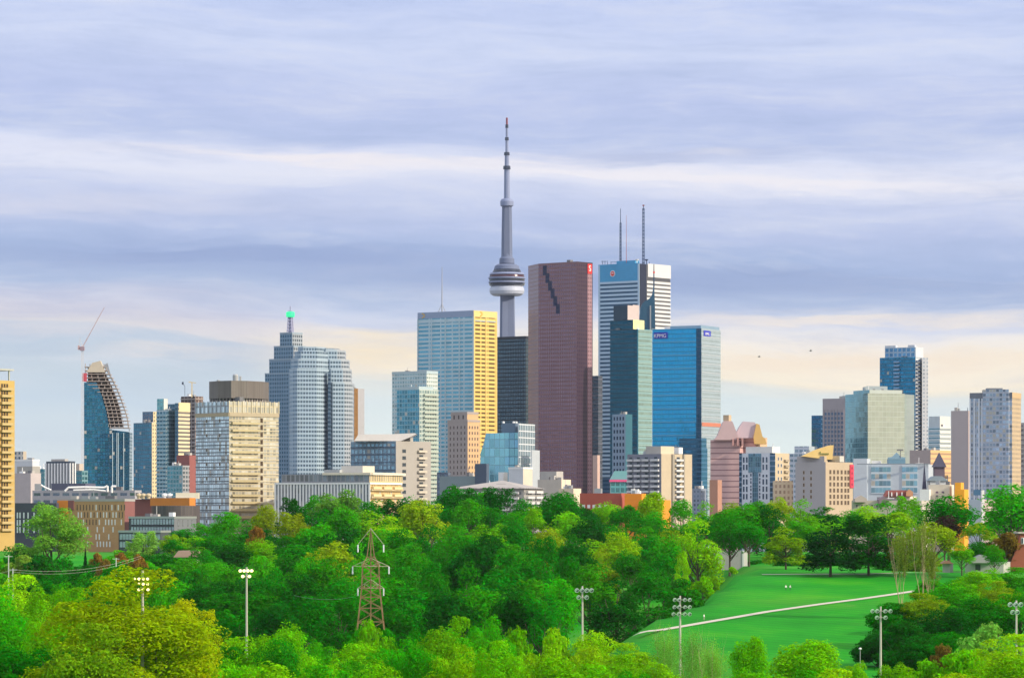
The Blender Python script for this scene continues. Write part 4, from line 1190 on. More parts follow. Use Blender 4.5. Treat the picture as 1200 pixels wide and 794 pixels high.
blk(rt, 'roof_house', 380, 398, 404, 550, 555, d + 18, plain('grey_house', (.40, .42, .42), .7), th=24)

# --- mid-rise with upturned white roof
d = 2150.0
rt = root_of('apartment_building', 'mid-rise with upturned white roof, dark blue left side and beige balcony side', 'apartment building', 463, d)
f1 = facade('slate_flats', (0.17, 0.24, 0.31), (0.20, 0.33, 0.42), 3.2, 3.3, .66, .66, metal=.6, rough=.14, var=.6, blinds=.08)
BEI = plain('beige_flat_wall', (0.36, 0.335, 0.30), .8, var=.06)
fr = blk(rt, 'walls', 411, 464, 505, 516.5, None, d, f1, BEI, th=40)
A = [(428, 510.5), (451, 510), (458, 507.2), (487, 508), (479, 515.5), (466, 514), (415, 516)]
slabshape(rt, 'butterfly_roof', [(415, 516.4), (470, 516.4), (488, 508.5), (486, 507.2), (457, 508.4), (420, 508.6)], d + 4, 24, plain('roof_white', (.72, .68, .64), .5))
bands(fr, rt, 'floor_band', plain('slate_band', (.09, .13, .19), .6), [wz(524 + 9 * q, d) for q in range(6)], .7, .35, 'l')
sp_ = [('r', fr.sr(489), fr.sr(498.5), wz(529 + 8 * q, d)) for q in range(8)]
balconies(fr, rt, sp_, plain('beige_slab', (.55, .49, .40), .7), plain('beige_rail', (.55, .50, .40), .4), 1.6)
sp_ = [('r', fr.sr(473.5), wz(530 + 8 * q, d), 3.2, 2.0) for q in range(8)] + [('r', fr.sr(493.5), wz(528.6 + 8 * q, d), 3.4, 2.2) for q in range(8)]
windows(fr, rt, sp_, plain('slot_glass', (0.05, 0.07, 0.09), .15, .3), BEI, border=.12)
sp_ = [('l', fr.L * q, wz(531 + 9 * r, d), 1.4, 2.2) for r in range(5) for q in (.12, .3, .5, .68, .85)]
windows(fr, rt, sp_, plain('pale_blue_glass', (.30, .46, .56), .1, .6), plain('slate_band', (.09, .13, .19), .6), border=.1)  # panes a paler blue than the wall's own glass

# --- pale glass pair
d = 2900
rt = root_of('apartment_tower', 'pale green glass tower behind the lower blue glass balcony tower', 'apartment tower', 498, d)
fr = blk(rt, 'tower_shaft', 459.5, 500, 513, 436.5, None, d, facade('pale_glass', (.46, .55, .56), (.30, .44, .48), 2.6, 3.1, .75, .6, metal=.55, rough=.15, var=.4, blinds=.05), facade('pale_glass_r', (.60, .64, .58), (.36, .46, .46), 2.6, 3.1, .7, .6, metal=.4))
parapet(fr, rt, plain('pale_cap', (.40, .50, .53), .5), 1.5)
d = 2600
rt = root_of('apartment_tower', 'lower blue glass tower with stacked pale balconies on its right side', 'apartment tower', 491, d)
fr = blk(rt, 'tower_shaft', 465, 491.5, 514, 456, None, d, facade('bluetower', (.20, .38, .45), (.07, .26, .36), 2.6, 3.1, .8, .75, metal=.65, rough=.12, var=.6, blinds=.10), facade('bluetower_r', (.44, .50, .44), (.22, .32, .33), 2.6, 3.1, .75, .65, metal=.4, var=.5), th=42)
sp_ = [('r', fr.R * .22, fr.R * .92, wz(463 + 5.12 * q, d)) for q in range(30)]
balconies(fr, rt, sp_, plain('pale_slab', (.60, .62, .54), .7), plain('green_rail', (.48, .56, .48), .2, .3), 1.4)
blk(rt, 'crown_frame', 467, 491, 508, 452.5, 456, d + 6, plain('crown_pale', (.38, .48, .50), .5), th=42)

# --- art-deco stone tower
d = 2450
rt = root_of('office_building', 'old stone office tower with rows of small square windows and stepped shoulders', 'office building', 546, d)
ST = plain('grey_stone', (.36, .31, .29), .85); STG = plain('sunlit_stone', (.58, .38, .20), .85)  # one stone: sun warmth put into the right face's colour
fr = blk(rt, 'walls', 524.5, 548, 562.5, 493, None, d, ST, STG, th=42)
fr2 = blk(rt, 'upper_walls', 528.5, 547.5, 560.5, 484, 493, d + 2.5, ST, STG, th=42)
sp_ = [('l', fr.L * (.14 + .18 * q), wz(502 + 6.7 * r, d), .95, 1.9) for r in range(11) for q in range(5)]
sp_ += [('r', fr.R * (.15 + .22 * q), wz(502 + 6.7 * r, d), .9, 1.8) for r in range(9) for q in range(4)]
windows(fr, rt, sp_, plain('brown_pane', (.10, .075, .07), .2, .2), ST, border=.06)
windows(fr2, rt, [('l', fr2.L * (.2 + .28 * q), wz(490.5, d), 1.4, 2.6) for q in range(3)], plain('brown_pane', (.10, .075, .07), .2, .2), ST, border=.06)
parapet(fr2, rt, ST, 1.0); parapet(fr, rt, ST, .8)

# --- blue glass stepped block
d = 2350
rt = root_of('office_building', 'stepped light blue glass block with white framed right wing', 'office building', 600, d)
f1 = facade('skyblue_glass', (.10, .24, .33), (.18, .42, .56), 3.2, 5.5, .90, .90, metal=.75, rough=.1, var=.25)
f2 = facade('white_frame', (.60, .62, .64), (.14, .26, .36), 3.2, 4.2, .80, .84, metal=.6, rough=.12, var=.3)
fr = Fr(563, 607, 626, d, 32)
slabshape(rt, 'glass_front', [(562, 585), (607, 585), (607, 506.5), (569.5, 507.5), (566.5, 520), (563, 531)], d, 20, f1)
fr2 = blk(rt, 'white_wing', 607, 608, 627, 495.5, None, d - 3, f2, f2, th=20)
blk(rt, 'white_step', 622, 623, 632.5, 527, None, d - 2, f2, plain('white_wall2', (.42, .46, .49), .6), th=20)
blk(rt, 'dark_penthouse', 588, 604, 607.5, 495.5, 507, d + 4, plain('pent_navy', (.10, .15, .21), .5), th=20)
for px in (590, 602, 605):
    mb = MB(); x = wx(px, d + 8); mb.lathe([(.8, wz(496, d)), (.8, wz(493.5, d)), (0, wz(493, d))], x, d + 8, 8); mb.build('roof_vent', WHITE, rt)
# --- low things in front: hip-roofed concrete block etc.
d = 2000
rt = root_of('apartment_building', 'broad grey concrete block with a pyramid roof and small balconies', 'apartment building', 612, d)
GC = plain('weathered_concrete', (.33, .31, .29), .9)
fr = blk(rt, 'walls', 528, 614, 636, 571, None, d, facade('conc_low', (.33, .32, .30), (.14, .15, .17), 3.2, 3.2, .5, .5, metal=.2), th=18)
mb = MB(); a, b, c2, e = fr.plan(-1.5, -1.5); z = fr.z1 - .5; pk = wz(562, d)
q0 = ((a[0] * .45 + b[0] * .55), (a[1] + e[1]) / 2, pk - 1); q1 = ((a[0] * .3 + b[0] * .7), (a[1] + e[1]) / 2, pk)
mb.face([(*a, z), (*b, z), q1, q0]); mb.face([(*b, z), (*c2, z), q1]); mb.face([(*c2, z), (*e, z), q0, q1]); mb.face([(*e, z), (*a, z), q0]); mb.face([(*e, z), (*c2, z), (*b, z), (*a, z)])
mb.build('hip_roof', plain('grey_tiles', (.36, .33, .31), .9), rt)
sp_ = [('l', fr.sl(px), fr.sl(px) + 4, wz(y, d)) for y in (578, 584.5, 591, 597.5) for px in (541, 553, 565, 577, 589, 600)] + [('r', fr.R * .1, fr.R * .45, wz(y, d)) for y in (577, 583.5, 590, 596.5, 603)] + [('r', fr.R * .55, fr.R * .9, wz(y, d)) for y in (577, 583.5, 590, 596.5, 603)]
balconies(fr, rt, sp_, plain('white_slab', (.62, .62, .60), .7), plain('white_rail', (.62, .62, .60), .6), 1.5)
rt = root_of('building', 'small dark box and rooftop sheds in front of the stone tower', 'building', 570, 2250)
blk(rt, 'dark_box', 556.5, 570, 573, 543, None, 2250, plain('box_navy', (.07, .10, .15), .6), th=25)
blk(rt, 'base_shed', 515, 560, 573, 557.5, None, 2260, plain('shed_teal', (.18, .24, .26), .7), th=20)
rt = root_of('building', 'white cube building with a gold lit side, in front of the blue glass block', 'building', 613, 2120)
fr = blk(rt, 'walls', 596, 613, 624, 548, None, 2120, plain('offwhite_wall', (.46, .48, .51), .7), plain('warm_white3', (.60, .55, .44), .6), th=30)
blk(rt, 'lower_box', 584, 590, 595, 553, None, 2130, WHITE, th=30)
parapet(fr, rt, WHITE, .5)
rt = root_of('building', 'plain beige low block at the foot of the red granite tower', 'building', 658, 2200)
fr = blk(rt, 'walls', 630, 658, 669, 561.5, None, 2200, plain('beige_low', (.52, .47, .40), .8), plain('beige_low_r', (.66, .56, .42), .8), th=30)
blk(rt, 'upper_box', 633, 652, 660, 552, 561.5, 2208, CONC, th=30)
rt = root_of('building', 'pale narrow block between the beige low block and the red flat-roofed block', 'building', 676, 2150)
blk(rt, 'walls', 655, 672, 681, 572, None, 2150, plain('beige_low_r', (.66, .56, .42), .8), th=30)
rt = root_of('building', 'dark grey block in the gap right of the lower blue balcony tower', 'building', 524, 2300)
blk(rt, 'walls', 512, 525, 528, 553, None, 2300, facade('darkgap', (.10, .13, .18), (.14, .18, .24), 2.5, 3.2, .6, .6), th=25)

# --- red and orange flat blocks
d = 1900
rt = root_of('building', 'flat-roofed red brick block with a bright orange end volume', 'building', 733, d)
fr = blk(rt, 'walls', 679.5, 728, 738, 577.5, None, d, plain('red_brick_flat', (.36, .085, .055), .85), th=20)
blk(rt, 'orange_volume', 732, 752, 757, 578, None, d - 10, plain('orange_clad2', (.80, .27, .01), .6), th=20)
blk(rt, 'orange_wing', 748, 776, 786, 585.5, None, d - 24, plain('orange_clad2', (.80, .27, .01), .6), th=20)
windows(fr, rt, [('l', fr.sl(px), wz(595, d), 1.6, 1.8) for px in (684, 690, 696, 703, 710)], WG, plain('red_brick_flat', (.36, .085, .055), .85))
d = 2300
rt = root_of('building', 'teal glass pavilion with sloping roof and pink stripe, under the gridded block', 'building', 727, d)
slabshape(rt, 'walls', [(715.5, 600), (737, 600), (737, 563.5), (715.5, 563.5)], d, 14, facade('pav_teal', (.10, .32, .34), (.13, .36, .40), 3, 4, .8, .7))
slabshape(rt, 'sloping_roof', [(715, 561.5), (737.5, 561.5), (735, 551.5), (720.5, 551.5)], d + 1, 12, plain('roof_teal', (.20, .46, .46), .4, .3))
slabshape(rt, 'pink_stripe', [(714.6, 564.2), (737.8, 564.2), (737.8, 561.7), (714.6, 561.7)], d - .8, 16, plain('pink_band', (.75, .10, .25), .5))

# --- balcony slab in front of the blue tower
d = 2050
rt = root_of('apartment_building', 'concrete apartment slab with white zigzag balconies and sunlit beige right walls', 'apartment building', 775, d)
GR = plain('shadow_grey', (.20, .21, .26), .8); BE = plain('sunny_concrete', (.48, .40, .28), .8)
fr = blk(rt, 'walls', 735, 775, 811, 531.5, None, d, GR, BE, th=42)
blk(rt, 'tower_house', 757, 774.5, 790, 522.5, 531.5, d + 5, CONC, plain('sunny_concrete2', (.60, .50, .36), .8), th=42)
blk(rt, 'lift_house', 779, 795.5, 800, 524, 531.5, d + 18, WHITE, th=42)
sp_, wn_ = [], []
for q in range(11):
    z = wz(539.5 + 6.15 * q, d)
    for a, b in ((.03, .19), (.24, .42), (.47, .66), (.72, .95)):
        sp_.append(('l', fr.L * a, fr.L * b, z)); wn_.append(('l', fr.L * (a + b) / 2, z + .1, 2.2, 2.0))
    sp_.append(('r', fr.sr(790.5), fr.sr(799), z)); wn_.append(('r', fr.sr(794.7), z + .1, 2.6, 2.0))
WB = plain('balcony_white', (.56, .57, .58), .6)
balconies(fr, rt, sp_, WB, WB, 1.5, .95)
windows(fr, rt, wn_, plain('slot_glass', (0.05, 0.07, 0.09), .15, .3), plain('grey_trim2', (.22, .24, .29), .7), border=.08)
mb = MB(); fr.box(mb, 'r', fr.sr(787), fr.sr(789.6), fr.z0, fr.z1, 0, .8); fr.box(mb, 'r', fr.sr(800), fr.sr(801.5), fr.z0, fr.z1, 0, .8); mb.build('shadow_rib', plain('rib_grey', (.30, .27, .22), .8), rt)

# --- pink granite twin-gabled building
d = 2900
rt = root_of('office_building', 'pink stone building with two steep gabled roofs right of the blue lettered tower', 'office building', 864, d)
PK1 = facade('pink_granite', (.60, .385, .36), (.30, .17, .17), 60, 4.4, 1, .22, metal=.3, rough=.3, var=.2)
PK2 = facade('pink_granite_r', (.62, .42, .26), (.4, .26, .2), 3, 4.4, .5, .3, metal=.3, rough=.3)
PKR = plain('pink_roof', (.50, .36, .36), .6)
fr = blk(rt, 'walls', 832.5, 867, 880, 515, None, d, PK1, PK1, th=15)
fr2 = blk(rt, 'right_block', 864, 886, 899, 512, None, d + 12, PK1, PK2, th=25)
slabshape(rt, 'gable_roof', [(837, 515.2), (866, 515.2), (866, 513), (858.5, 494), (857, 493), (848.5, 493), (847, 495), (841, 510)], d - .5, 16, PKR)
blk(rt, 'roof_cap', 847.5, 854, 857, 486, 493, d + 3, plain('tan_cap', (.50, .38, .24), .7), th=25)
slabshape(rt, 'gable_roof', [(864, 513), (890, 513), (888.5, 505), (884.5, 494.5), (871, 493.5), (866.5, 500), (863.5, 506)], d + 10, 16, plain('violet_roof', (.52, .42, .46), .6))
slabshape(rt, 'sunlit_gable', [(884, 520), (898, 520), (897, 514), (893.5, 511), (890, 497), (886.5, 496), (883, 512)], d + 8, 10, plain('sunlit_pink_stone', (.62, .40, .13), .7))  # sunlit right side of the gable, gold light put into its colour
mb = MB()
for px in (858, 863.5, 869): mb.box(wx(px, d - 2), wx(px + 2.2, d - 2), d - 2.5, d + 6, wz(522, d), wz(514 - (px % 2), d))
mb.build('stone_dormers', plain('dormer', (.42, .23, .21), .7), rt)
mb = MB(); mb.box(wx(848.3, d - 12), wx(849.4, d - 12), d - 12, d + 2, rt.location.z, wz(520, d)); mb.build('drain_rib', plain('dormer', (.42, .23, .21), .7), rt) if False else None
rt = root_of('building', 'small orange brick block at the foot of the pink gabled building', 'building', 843, 2700)
blk(rt, 'walls', 831.5, 841, 846, 562, None, 2700, plain('rose_brick', (.42, .22, .15), .8), th=20)

# --- white and blue gridded building
d = 2300
rt = root_of('apartment_building', 'white gridded building with a blue glass centre bay and sunlit beige side', 'apartment building', 908, d)
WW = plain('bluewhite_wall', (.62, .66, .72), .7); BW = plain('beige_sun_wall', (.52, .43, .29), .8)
fr = blk(rt, 'walls', 867, 908.5, 925, 530.5, None, d, WW, BW, th=30)
blk(rt, 'upper_floor', 874, 905, 914, 523, 530.5, d + 6, plain('white_top', (.66, .66, .64), .6), th=30)
mb = MB(); fr.box(mb, 'l', fr.sl(877.3), fr.sl(892), wz(553, d), wz(531, d), 0, .4); fr.box(mb, 'l', fr.sl(882), fr.sl(888.5), fr.z0, wz(553.1, d), 0, .4); mb.build('glass_bay', facade('bay_glass', (.12, .22, .30), (.13, .26, .36), 1.6, 3.3, .85, .85, metal=.6), rt)
mb = MB(); fr.box(mb, 'l', fr.sl(866.5), fr.sl(869.3), fr.z0, fr.z1, 0, .4); fr.box(mb, 'l', fr.sl(902.5), fr.L, fr.z0, fr.z1, 0, .4); mb.build('corner_glazing', facade('navy_corner', (.16, .24, .34), (.05, .12, .2), 3, 3.3, 1, .7, metal=.6), rt)
NW = plain('navy_pane', (.05, .09, .16), .12, .4)
sp_ = []
for q in range(6):
    y = 541.5 + 8.6 * q
    for px in (871.7, 875.2, 894.5, 898.5): sp_.append(('l', fr.sl(px), wz(y, d), 1.15, 3.4 if q != 2 else 1.6))
    if q >= 2:
        for px in (880.0, 890.4): sp_.append(('l', fr.sl(px), wz(y - 1, d), .95, 1.7)); sp_.append(('l', fr.sl(px), wz(y + 3.3, d), .95, 1.2))
for q in range(7):
    for px in (912, 915.5): sp_.append(('r', fr.sr(px), wz(539 + 7.8 * q, d), 1.5, 2.0))
windows(fr, rt, sp_, NW, WW, border=.12)
sp_ = [('r', fr.sr(918.5), fr.sr(923.5), wz(540 + 6.5 * q, d)) for q in range(8)]
balconies(fr, rt, sp_, BW, plain('shade_rail', (.34, .28, .2), .7), 1.4)
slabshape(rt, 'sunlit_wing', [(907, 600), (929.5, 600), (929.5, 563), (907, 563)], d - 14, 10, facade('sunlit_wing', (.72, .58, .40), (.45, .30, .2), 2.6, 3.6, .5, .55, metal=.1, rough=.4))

# --- grey glass block behind
d = 2700
rt = root_of('office_building', 'pale grey glass block with stepped roof left of the gold sloping roof', 'office building', 948, d)
f1 = facade('palegrey', (.50, .55, .62), (.28, .38, .48), 3.5, 3.8, .8, .5, metal=.5, rough=.15, var=.4)
fr = blk(rt, 'walls', 925, 948, 962, 531, None, d, f1, th=25)
blk(rt, 'roof_step', 931, 948, 958, 522.5, 531, d + 6, f1, plain('gl_step', (.40, .46, .50), .5), th=25)
d = 2250
rt = root_of('building', 'beige building with small dark windows, sloping gold roof and vertical red sign', 'building', 967, d)
GF = plain('grey_face', (.40, .38, .38), .8, var=.05); TF = plain('tan_face', (.45, .36, .25), .8)
fr = blk(rt, 'walls', 932, 967.5, 999.5, 541, None, d, GF, TF, th=38)
blk(rt, 'raised_wall', 934, 966, 970, 534, 541, d + 3, GF, TF, th=38)
GS = plain('gold_roof', (.80, .56, .20), .6)
slabshape(rt, 'sloping_roof', [(940, 534.2), (969, 538), (975.5, 538), (977, 521.3), (972, 521.5), (955, 527)], d + 5, 16, GS)
blk(rt, 'lift_house', 968, 984, 989, 534, 541, d + 12, plain('lift_grey', (.5, .49, .44), .7), th=38)
sp_ = [('l', fr.sl(px), wz(y, d), .95, 1.9) for px in (942, 950.5) for y in (555, 562, 569.5, 577, 583.5)]
sp_ += [('r', fr.sr(px), wz(y, d), 2.2, 2.5) for px in (973, 977.4, 981.8, 986.2, 990.6, 994) for y in (555, 562.2, 569.4, 576.6, 583.8, 591)]
windows(fr, rt, sp_, plain('brown_win', (.12, .085, .06), .2, .2), TF, border=.12)
zt_ = wz(530.5, d)
mb = MB(); fr.box(mb, 'r', fr.sr(995.6), fr.sr(999.6), wz(571, d), wz(543.5, d), 0, .6); mb.build('red_sign', plain('sign_red', (.62, .04, .08), .5), rt)
mb = MB(); sm = (fr.sr(995.6) + fr.sr(999.6)) / 2
for y in (547.5, 553.5, 559.5, 566.5):
    fr.box(mb, 'r', sm - .8, sm + .8, wz(y + 1.6, d), wz(y - 1.2, d), .55, .68)
mb.build('sign_marks', plain('dark_letters', (.25, .02, .05), .6), rt)
mb = MB()
for q, px in enumerate((961.5, 963.6, 965.4, 967.2, 969, 970.8)):
    mb.box(wx(px, d), wx(px + 1.1, d), d + 4.6, d + 4.95, wz(532.3, d), wz(528.6 if q == 0 else 530.4, d))
mb.build('roof_sign_marks', plain('olive_letters', (.20, .22, .05), .6), rt)

# --- dark blue block, brown grey tower
d = 2950
rt = root_of('office_building', 'narrow dark blue glass block left of the brown grey tower', 'office building', 962, d)
blk(rt, 'walls', 951, 962, 968, 486.5, None, d, facade('navyblock', (.02, .09, .19), (.03, .14, .27), 2, 3.8, .85, .7, metal=.75, rough=.12), th=25)
d = 2850
rt = root_of('office_tower', 'brown grey concrete tower with blank top band and window strips', 'office tower', 990, d, G_)
CB = plain('browngrey', (.34, .31, .33), .8)
fr = blk(rt, 'walls', 964, 990.5, 997, 466.5, None, d, CB, th=30)
sp_ = [('l', fr.L * (.14 + .145 * q), wz(486 + 5.2 * r, d), 1.9, 2.1) for r in range(13) for q in range(6)]
windows(fr, rt, sp_, plain('bluish_pane', (.10, .16, .26), .12, .4), CB, border=.1)
fins(fr, rt, 'pier', plain('browngrey', (.34, .31, .33), .8), 'l', [fr.L * (.065 + .145 * q) for q in range(7)], fr.z0, wz(479, d), .7, .5)

# --- mirrored block and blue tower on the right
d = 3000
rt = root_of('apartment_tower', 'tall blue glass tower with white crown and dark balcony column', 'apartment tower', 1074, d)
f1 = facade('deepblue', (.03, .14, .25), (.015, .20, .36), 2.2, 3.1, .85, .7, metal=.8, rough=.1, var=.5, blinds=.03)
f2 = facade('whitebal', (.56, .58, .60), (.30, .36, .42), 2.5, 3.1, .6, .5, metal=.3)
fr = blk(rt, 'tower_shaft', 1031, 1073, 1087, 418, None, d, f1, f2, th=35)
fr2 = blk(rt, 'crown', 1037, 1073, 1082, 406.5, 418, d + 5, facade('crownglass', (.30, .42, .55), (.10, .26, .46), 4, 4, .7, .7, metal=.6), plain('crown_side', (.55, .57, .60), .6), th=35)
sp_ = [('r', .4, fr.R * .42, wz(424 + 4.4 * q, d)) for q in range(26)]
balconies(fr, rt, sp_, WB, plain('navy_rail', (.05, .09, .17), .2, .3), 1.5)
sp_ = [('l', fr.L * .40, fr.L * .56, wz(424 + 4.4 * q, d)) for q in range(10)]
balconies(fr, rt, sp_, plain('blue_slab', (.35, .44, .56), .6), plain('blue_rail', (.20, .34, .52), .2, .4), 1.2)
for a, b in ((.0, .35), (.75, .97)):
    mb = MB(); fr2.box(mb, 'l', fr2.L * a, fr2.L * b, fr2.z1, fr2.z1 + 1.8, -3, 0); mb.build('crown_frame', plain('crown_white', (.55, .60, .68), .5), rt)
slabshape(rt, 'pale_corner', [(1080.5, 600), (1087.5, 600), (1087.5, 419), (1080.5, 419)], d + 2, 8, facade('palecorner', (.62, .62, .62), (.42, .46, .5), 3, 3.1, .5, .5, metal=.2))
d = 2700
rt = root_of('office_building', 'big blank mirrored block with pale green front and teal left side', 'office building', 1020, d)
f1 = facade('mirror_teal', (.20, .36, .42), (.22, .42, .48), 3, 3.8, .96, .94, metal=.8, rough=.06, var=.1, wob=.003)
f2 = facade('mirror_pale', (.42, .48, .42), (.48, .53, .46), 3, 3.8, .96, .92, metal=.55, rough=.2, var=.08, wob=.01)
fr = blk(rt, 'mirrored_walls', 990.5, 1017, 1060, 460.5, None, d, f1, f2, th=70)
slabshape(rt, 'pale_return', [(1058.5, 600), (1071.5, 600), (1071.5, 462.5), (1058.5, 461.5)], d + 12, 20, facade('mirror_return', (.55, .60, .52), (.58, .62, .54), 3, 3.8, .96, .92, metal=.4, rough=.3, var=.08))
slabshape(rt, 'roof_house', [(1013, 460.6), (1040, 460.6), (1040, 452.5), (1016, 452), (1013, 453)], d + 14, 14, plain('roofhouse_grey', (.40, .46, .46), .7))
blk(rt, 'upper_front', 1000, 1019, 1057, 456.5, 460.5, d + 2, f1, plain('front_cap', (.44, .49, .44), .6), th=70)
for px in (1024, 1034): 
    mb = MB(); mb.box(wx(px, d), wx(px + 2.5, d), d + 6, d + 8, wz(456.5, d), wz(455.2, d)); mb.build('roof_vent', DCONC, rt)

# --- white hospital with glass bands
d = 2340
rt = root_of('hospital', 'long white building with blue glass bands in front of the mirrored block', 'hospital', 1090, d)
WH = plain('cool_white', (.48, .54, .60), .6)
f1 = facade('hosp_glass', (.50, .58, .64), (.22, .40, .50), 2.5, 4.4, .96, .72, metal=.55, rough=.14, var=.4, blinds=.05)
fr = blk(rt, 'walls', 1004, 1088, 1096, 543.5, None, d, WH, th=12)
for a, b in ((1021, 1044), (1057, 1075)):
    mb = MB(); fr.box(mb, 'l', fr.sl(a), fr.sl(b), wz(578, d), wz(545, d), 0, .4); mb.build('glass_band', f1, rt)
mb = MB(); fr.box(mb, 'l', fr.sl(1009.5), fr.sl(1013.5), wz(572, d), wz(549, d), 0, .4); mb.build('slot_window', plain('slot_blue', (.28, .36, .44), .2, .4), rt)
blk(rt, 'left_block', 1000, 1016, 1020, 537, None, d + 6, WH, th=12)
slabshape(rt, 'roof_plant', [(1041, 543.5), (1061, 543.5), (1061, 537.5), (1041, 537.5)], d + 8, 8, plain('plant_blue', (.12, .24, .33), .5))
slabshape(rt, 'plant_arch', [(1041, 537.3), (1061, 537.3), (1061, 535.5), (1056, 535), (1051, 530), (1046, 535), (1041, 535.5)], d + 9, 4, plain('plant_blue2', (.20, .33, .42), .5))
mb = MB(); mb.box(wx(1053, d), wx(1060, d), d + 8, d + 10, wz(527.5, d), wz(525.8, d)); mb.tube((wx(1057, d), d + 9, wz(536, d)), (wx(1057, d), d + 9, wz(527, d)), .3, .3, 4); mb.build('helipad_rig', DCONC, rt)
mb = MB(); mb.box(wx(1004, d), wx(1088, d), d - 1.2, d - .6, wz(544, d), wz(542.8, d)); mb.build('roof_edge', plain('edge_dark', (.18, .22, .26), .6), rt)
# --- small tower behind
d = 3100
rt = root_of('office_tower', 'small white topped tower with teal glass bands', 'office tower', 1101, d, G_)
fr = blk(rt, 'tower_shaft', 1088, 1101.5, 1114, 499.5, None, d, facade('tealband', (.52, .62, .66), (.08, .27, .37), 30, 3.9, 1, .5, metal=.6), facade('paleband', (.70, .68, .62), (.40, .46, .48), 30, 3.9, 1, .5, metal=.3), th=44)
fr2 = blk(rt, 'plant_cap', 1088.5, 1101.5, 1113.5, 487.5, 499.5, d + 2, plain('cap_white', (.56, .62, .64), .6), plain('cap_warm', (.70, .66, .58), .6), th=44)
bands(fr, rt, 'floor_band', plain('band_white', (.58, .66, .68), .5), [fr.z1 - 4 - 3.9 * q for q in range(14)], 1.6, .3, 'l')
# --- beige block with sunlight's gold put into its right side
d = 2550
rt = root_of('building', 'tan block with sunlit orange banded side behind the dark church spire', 'building', 1090, d)
blk(rt, 'walls', 1066, 1090.5, 1116, 527, None, d, plain('tan_pink', (.40, .33, .31), .8), facade('sunlit_banded', (.68, .44, .20), (.46, .30, .18), 30, 3.3, 1, .4, metal=.1, rough=.5), th=40)
# --- church spires
d = 2100
DS = plain('slate_spire', (.05, .05, .09), .7)
rt = thing('church', 'church with a dark pyramid spire over a brick tower, before the tan block', 'church', (wx(1100, d), d, ground_z(wx(1100, d), d)))
x = wx(1100.5, d)
mb = MB(); mb.box(x - 2.9, x + 2.9, d - 2.9, d + 2.9, rt.location.z, wz(547, d)); mb.build('tower_walls', plain('spire_brick', (.13, .10, .13), .8), rt)
def pyr(cx, cy, h, z0, z1):
    mb = MB(); b = [(cx - h, cy - h, z0), (cx + h, cy - h, z0), (cx + h, cy + h, z0), (cx - h, cy + h, z0)]; tp = (cx, cy, z1)
    for i in range(4): mb.face([b[i], b[(i + 1) % 4], tp])
    mb.face(b[::-1]); return mb
pyr(x, d, 3.9, wz(547, d), wz(529.5, d)).build('spire', DS, rt)
mb = MB(); mb.box(x - 5.5, x + 4.5, d - 4, d + 12, rt.location.z, wz(561, d)); mb.build('nave', plain('nave_white', (.55, .56, .55), .7), rt)
slabshape(rt, 'nave_roof', [(1088, 563), (1111, 563), (1104, 557.5), (1095, 557.5)], d - 5, 18, plain('roof_slate', (.22, .28, .32), .7))
rt = thing('church', 'thin dark slate spire standing before the white glass-banded building', 'church', (wx(1083, d), d, ground_z(wx(1083, d), d)))
x = wx(1083.2, d)
pyr(x, d, 1.15, wz(572, d), wz(541, d)).build('spire', DS, rt)
mb = MB(); mb.box(x - 1.2, x + 1.2, d - 1.2, d + 1.2, rt.location.z, wz(572, d)); mb.build('tower_walls', plain('spire_brick', (.13, .10, .13), .8), rt)
# --- low foreground blocks right
d = 1800
rt = root_of('building', 'cream low block with two small windows left of the orange box', 'building', 1117, d)
CRM = plain('cream_wall', (.66, .58, .48), .8)
fr = blk(rt, 'walls', 1088, 1113, 1118, 567.5, None, d, CRM, th=15)
blk(rt, 'lower_wing', 1078, 1089, 1092, 573, None, d - 3, WHITE, th=15)
windows(fr, rt, [('l', fr.sl(px), wz(y, d), 1.2, .9) for px in (1098, 1105) for y in (577.5, 582)], plain('plum_win', (.16, .10, .16), .3), CRM)
rt = root_of('building', 'bright orange stepped box building', 'building', 1130, d - 10)
blk(rt, 'walls', 1118.5, 1130, 1135, 573, None, d - 10, plain('vivid_orange', (.85, .36, .01), .6), th=15)
blk(rt, 'upper_box', 1119, 1126, 1129.5, 565, 573, d - 6, plain('vivid_orange', (.85, .36, .01), .6), th=15)
d = 1900
rt = root_of('building', 'row block with dark red tiled roof before the white glass-banded building', 'building', 1066, d)
blk(rt, 'walls', 1034, 1066, 1074, 581, None, d, CRM, th=12)
slabshape(rt, 'tiled_roof', [(1036, 581.5), (1068, 581.5), (1064, 574), (1040, 574)], d - 1, 9, plain('dark_red_tiles', (.28, .09, .08), .9))
slabshape(rt, 'orange_dormer', [(1062, 581), (1070, 581), (1070, 576), (1066, 573), (1062, 576)], d - 3, 5, plain('orange_brick3', (.50, .26, .14), .8))
for px in (1044, 1050, 1056):
    mb = MB(); mb.box(wx(px, d), wx(px + 1.2, d), d - 2, d - .9, wz(581, d), wz(576.5, d)); mb.build('dormer', WHITE, rt)
rt = root_of('building', 'low row of mixed cream roofs below the white glass-banded building', 'building', 1030, 1700)
fr = blk(rt, 'walls', 998, 1080, 1090, 586, None, 1700, plain('mixed_cream', (.52, .45, .40), .85), th=10)
slabshape(rt, 'gable', [(1030, 590), (1042, 590), (1042, 585), (1036, 581), (1030, 585)], 1697, 10, plain('plum_roof', (.20, .14, .18), .8))
slabshape(rt, 'gable', [(1002, 588), (1016, 588), (1016, 584), (1009, 580), (1002, 584)], 1697, 10, plain('dusty_roof', (.45, .36, .34), .8))
windows(fr, rt, [('l', fr.sl(px), wz(594, 1700), .9, 1.2) for px in range(1004, 1078, 6)], plain('plum_win', (.16, .10, .16), .3), CRM)

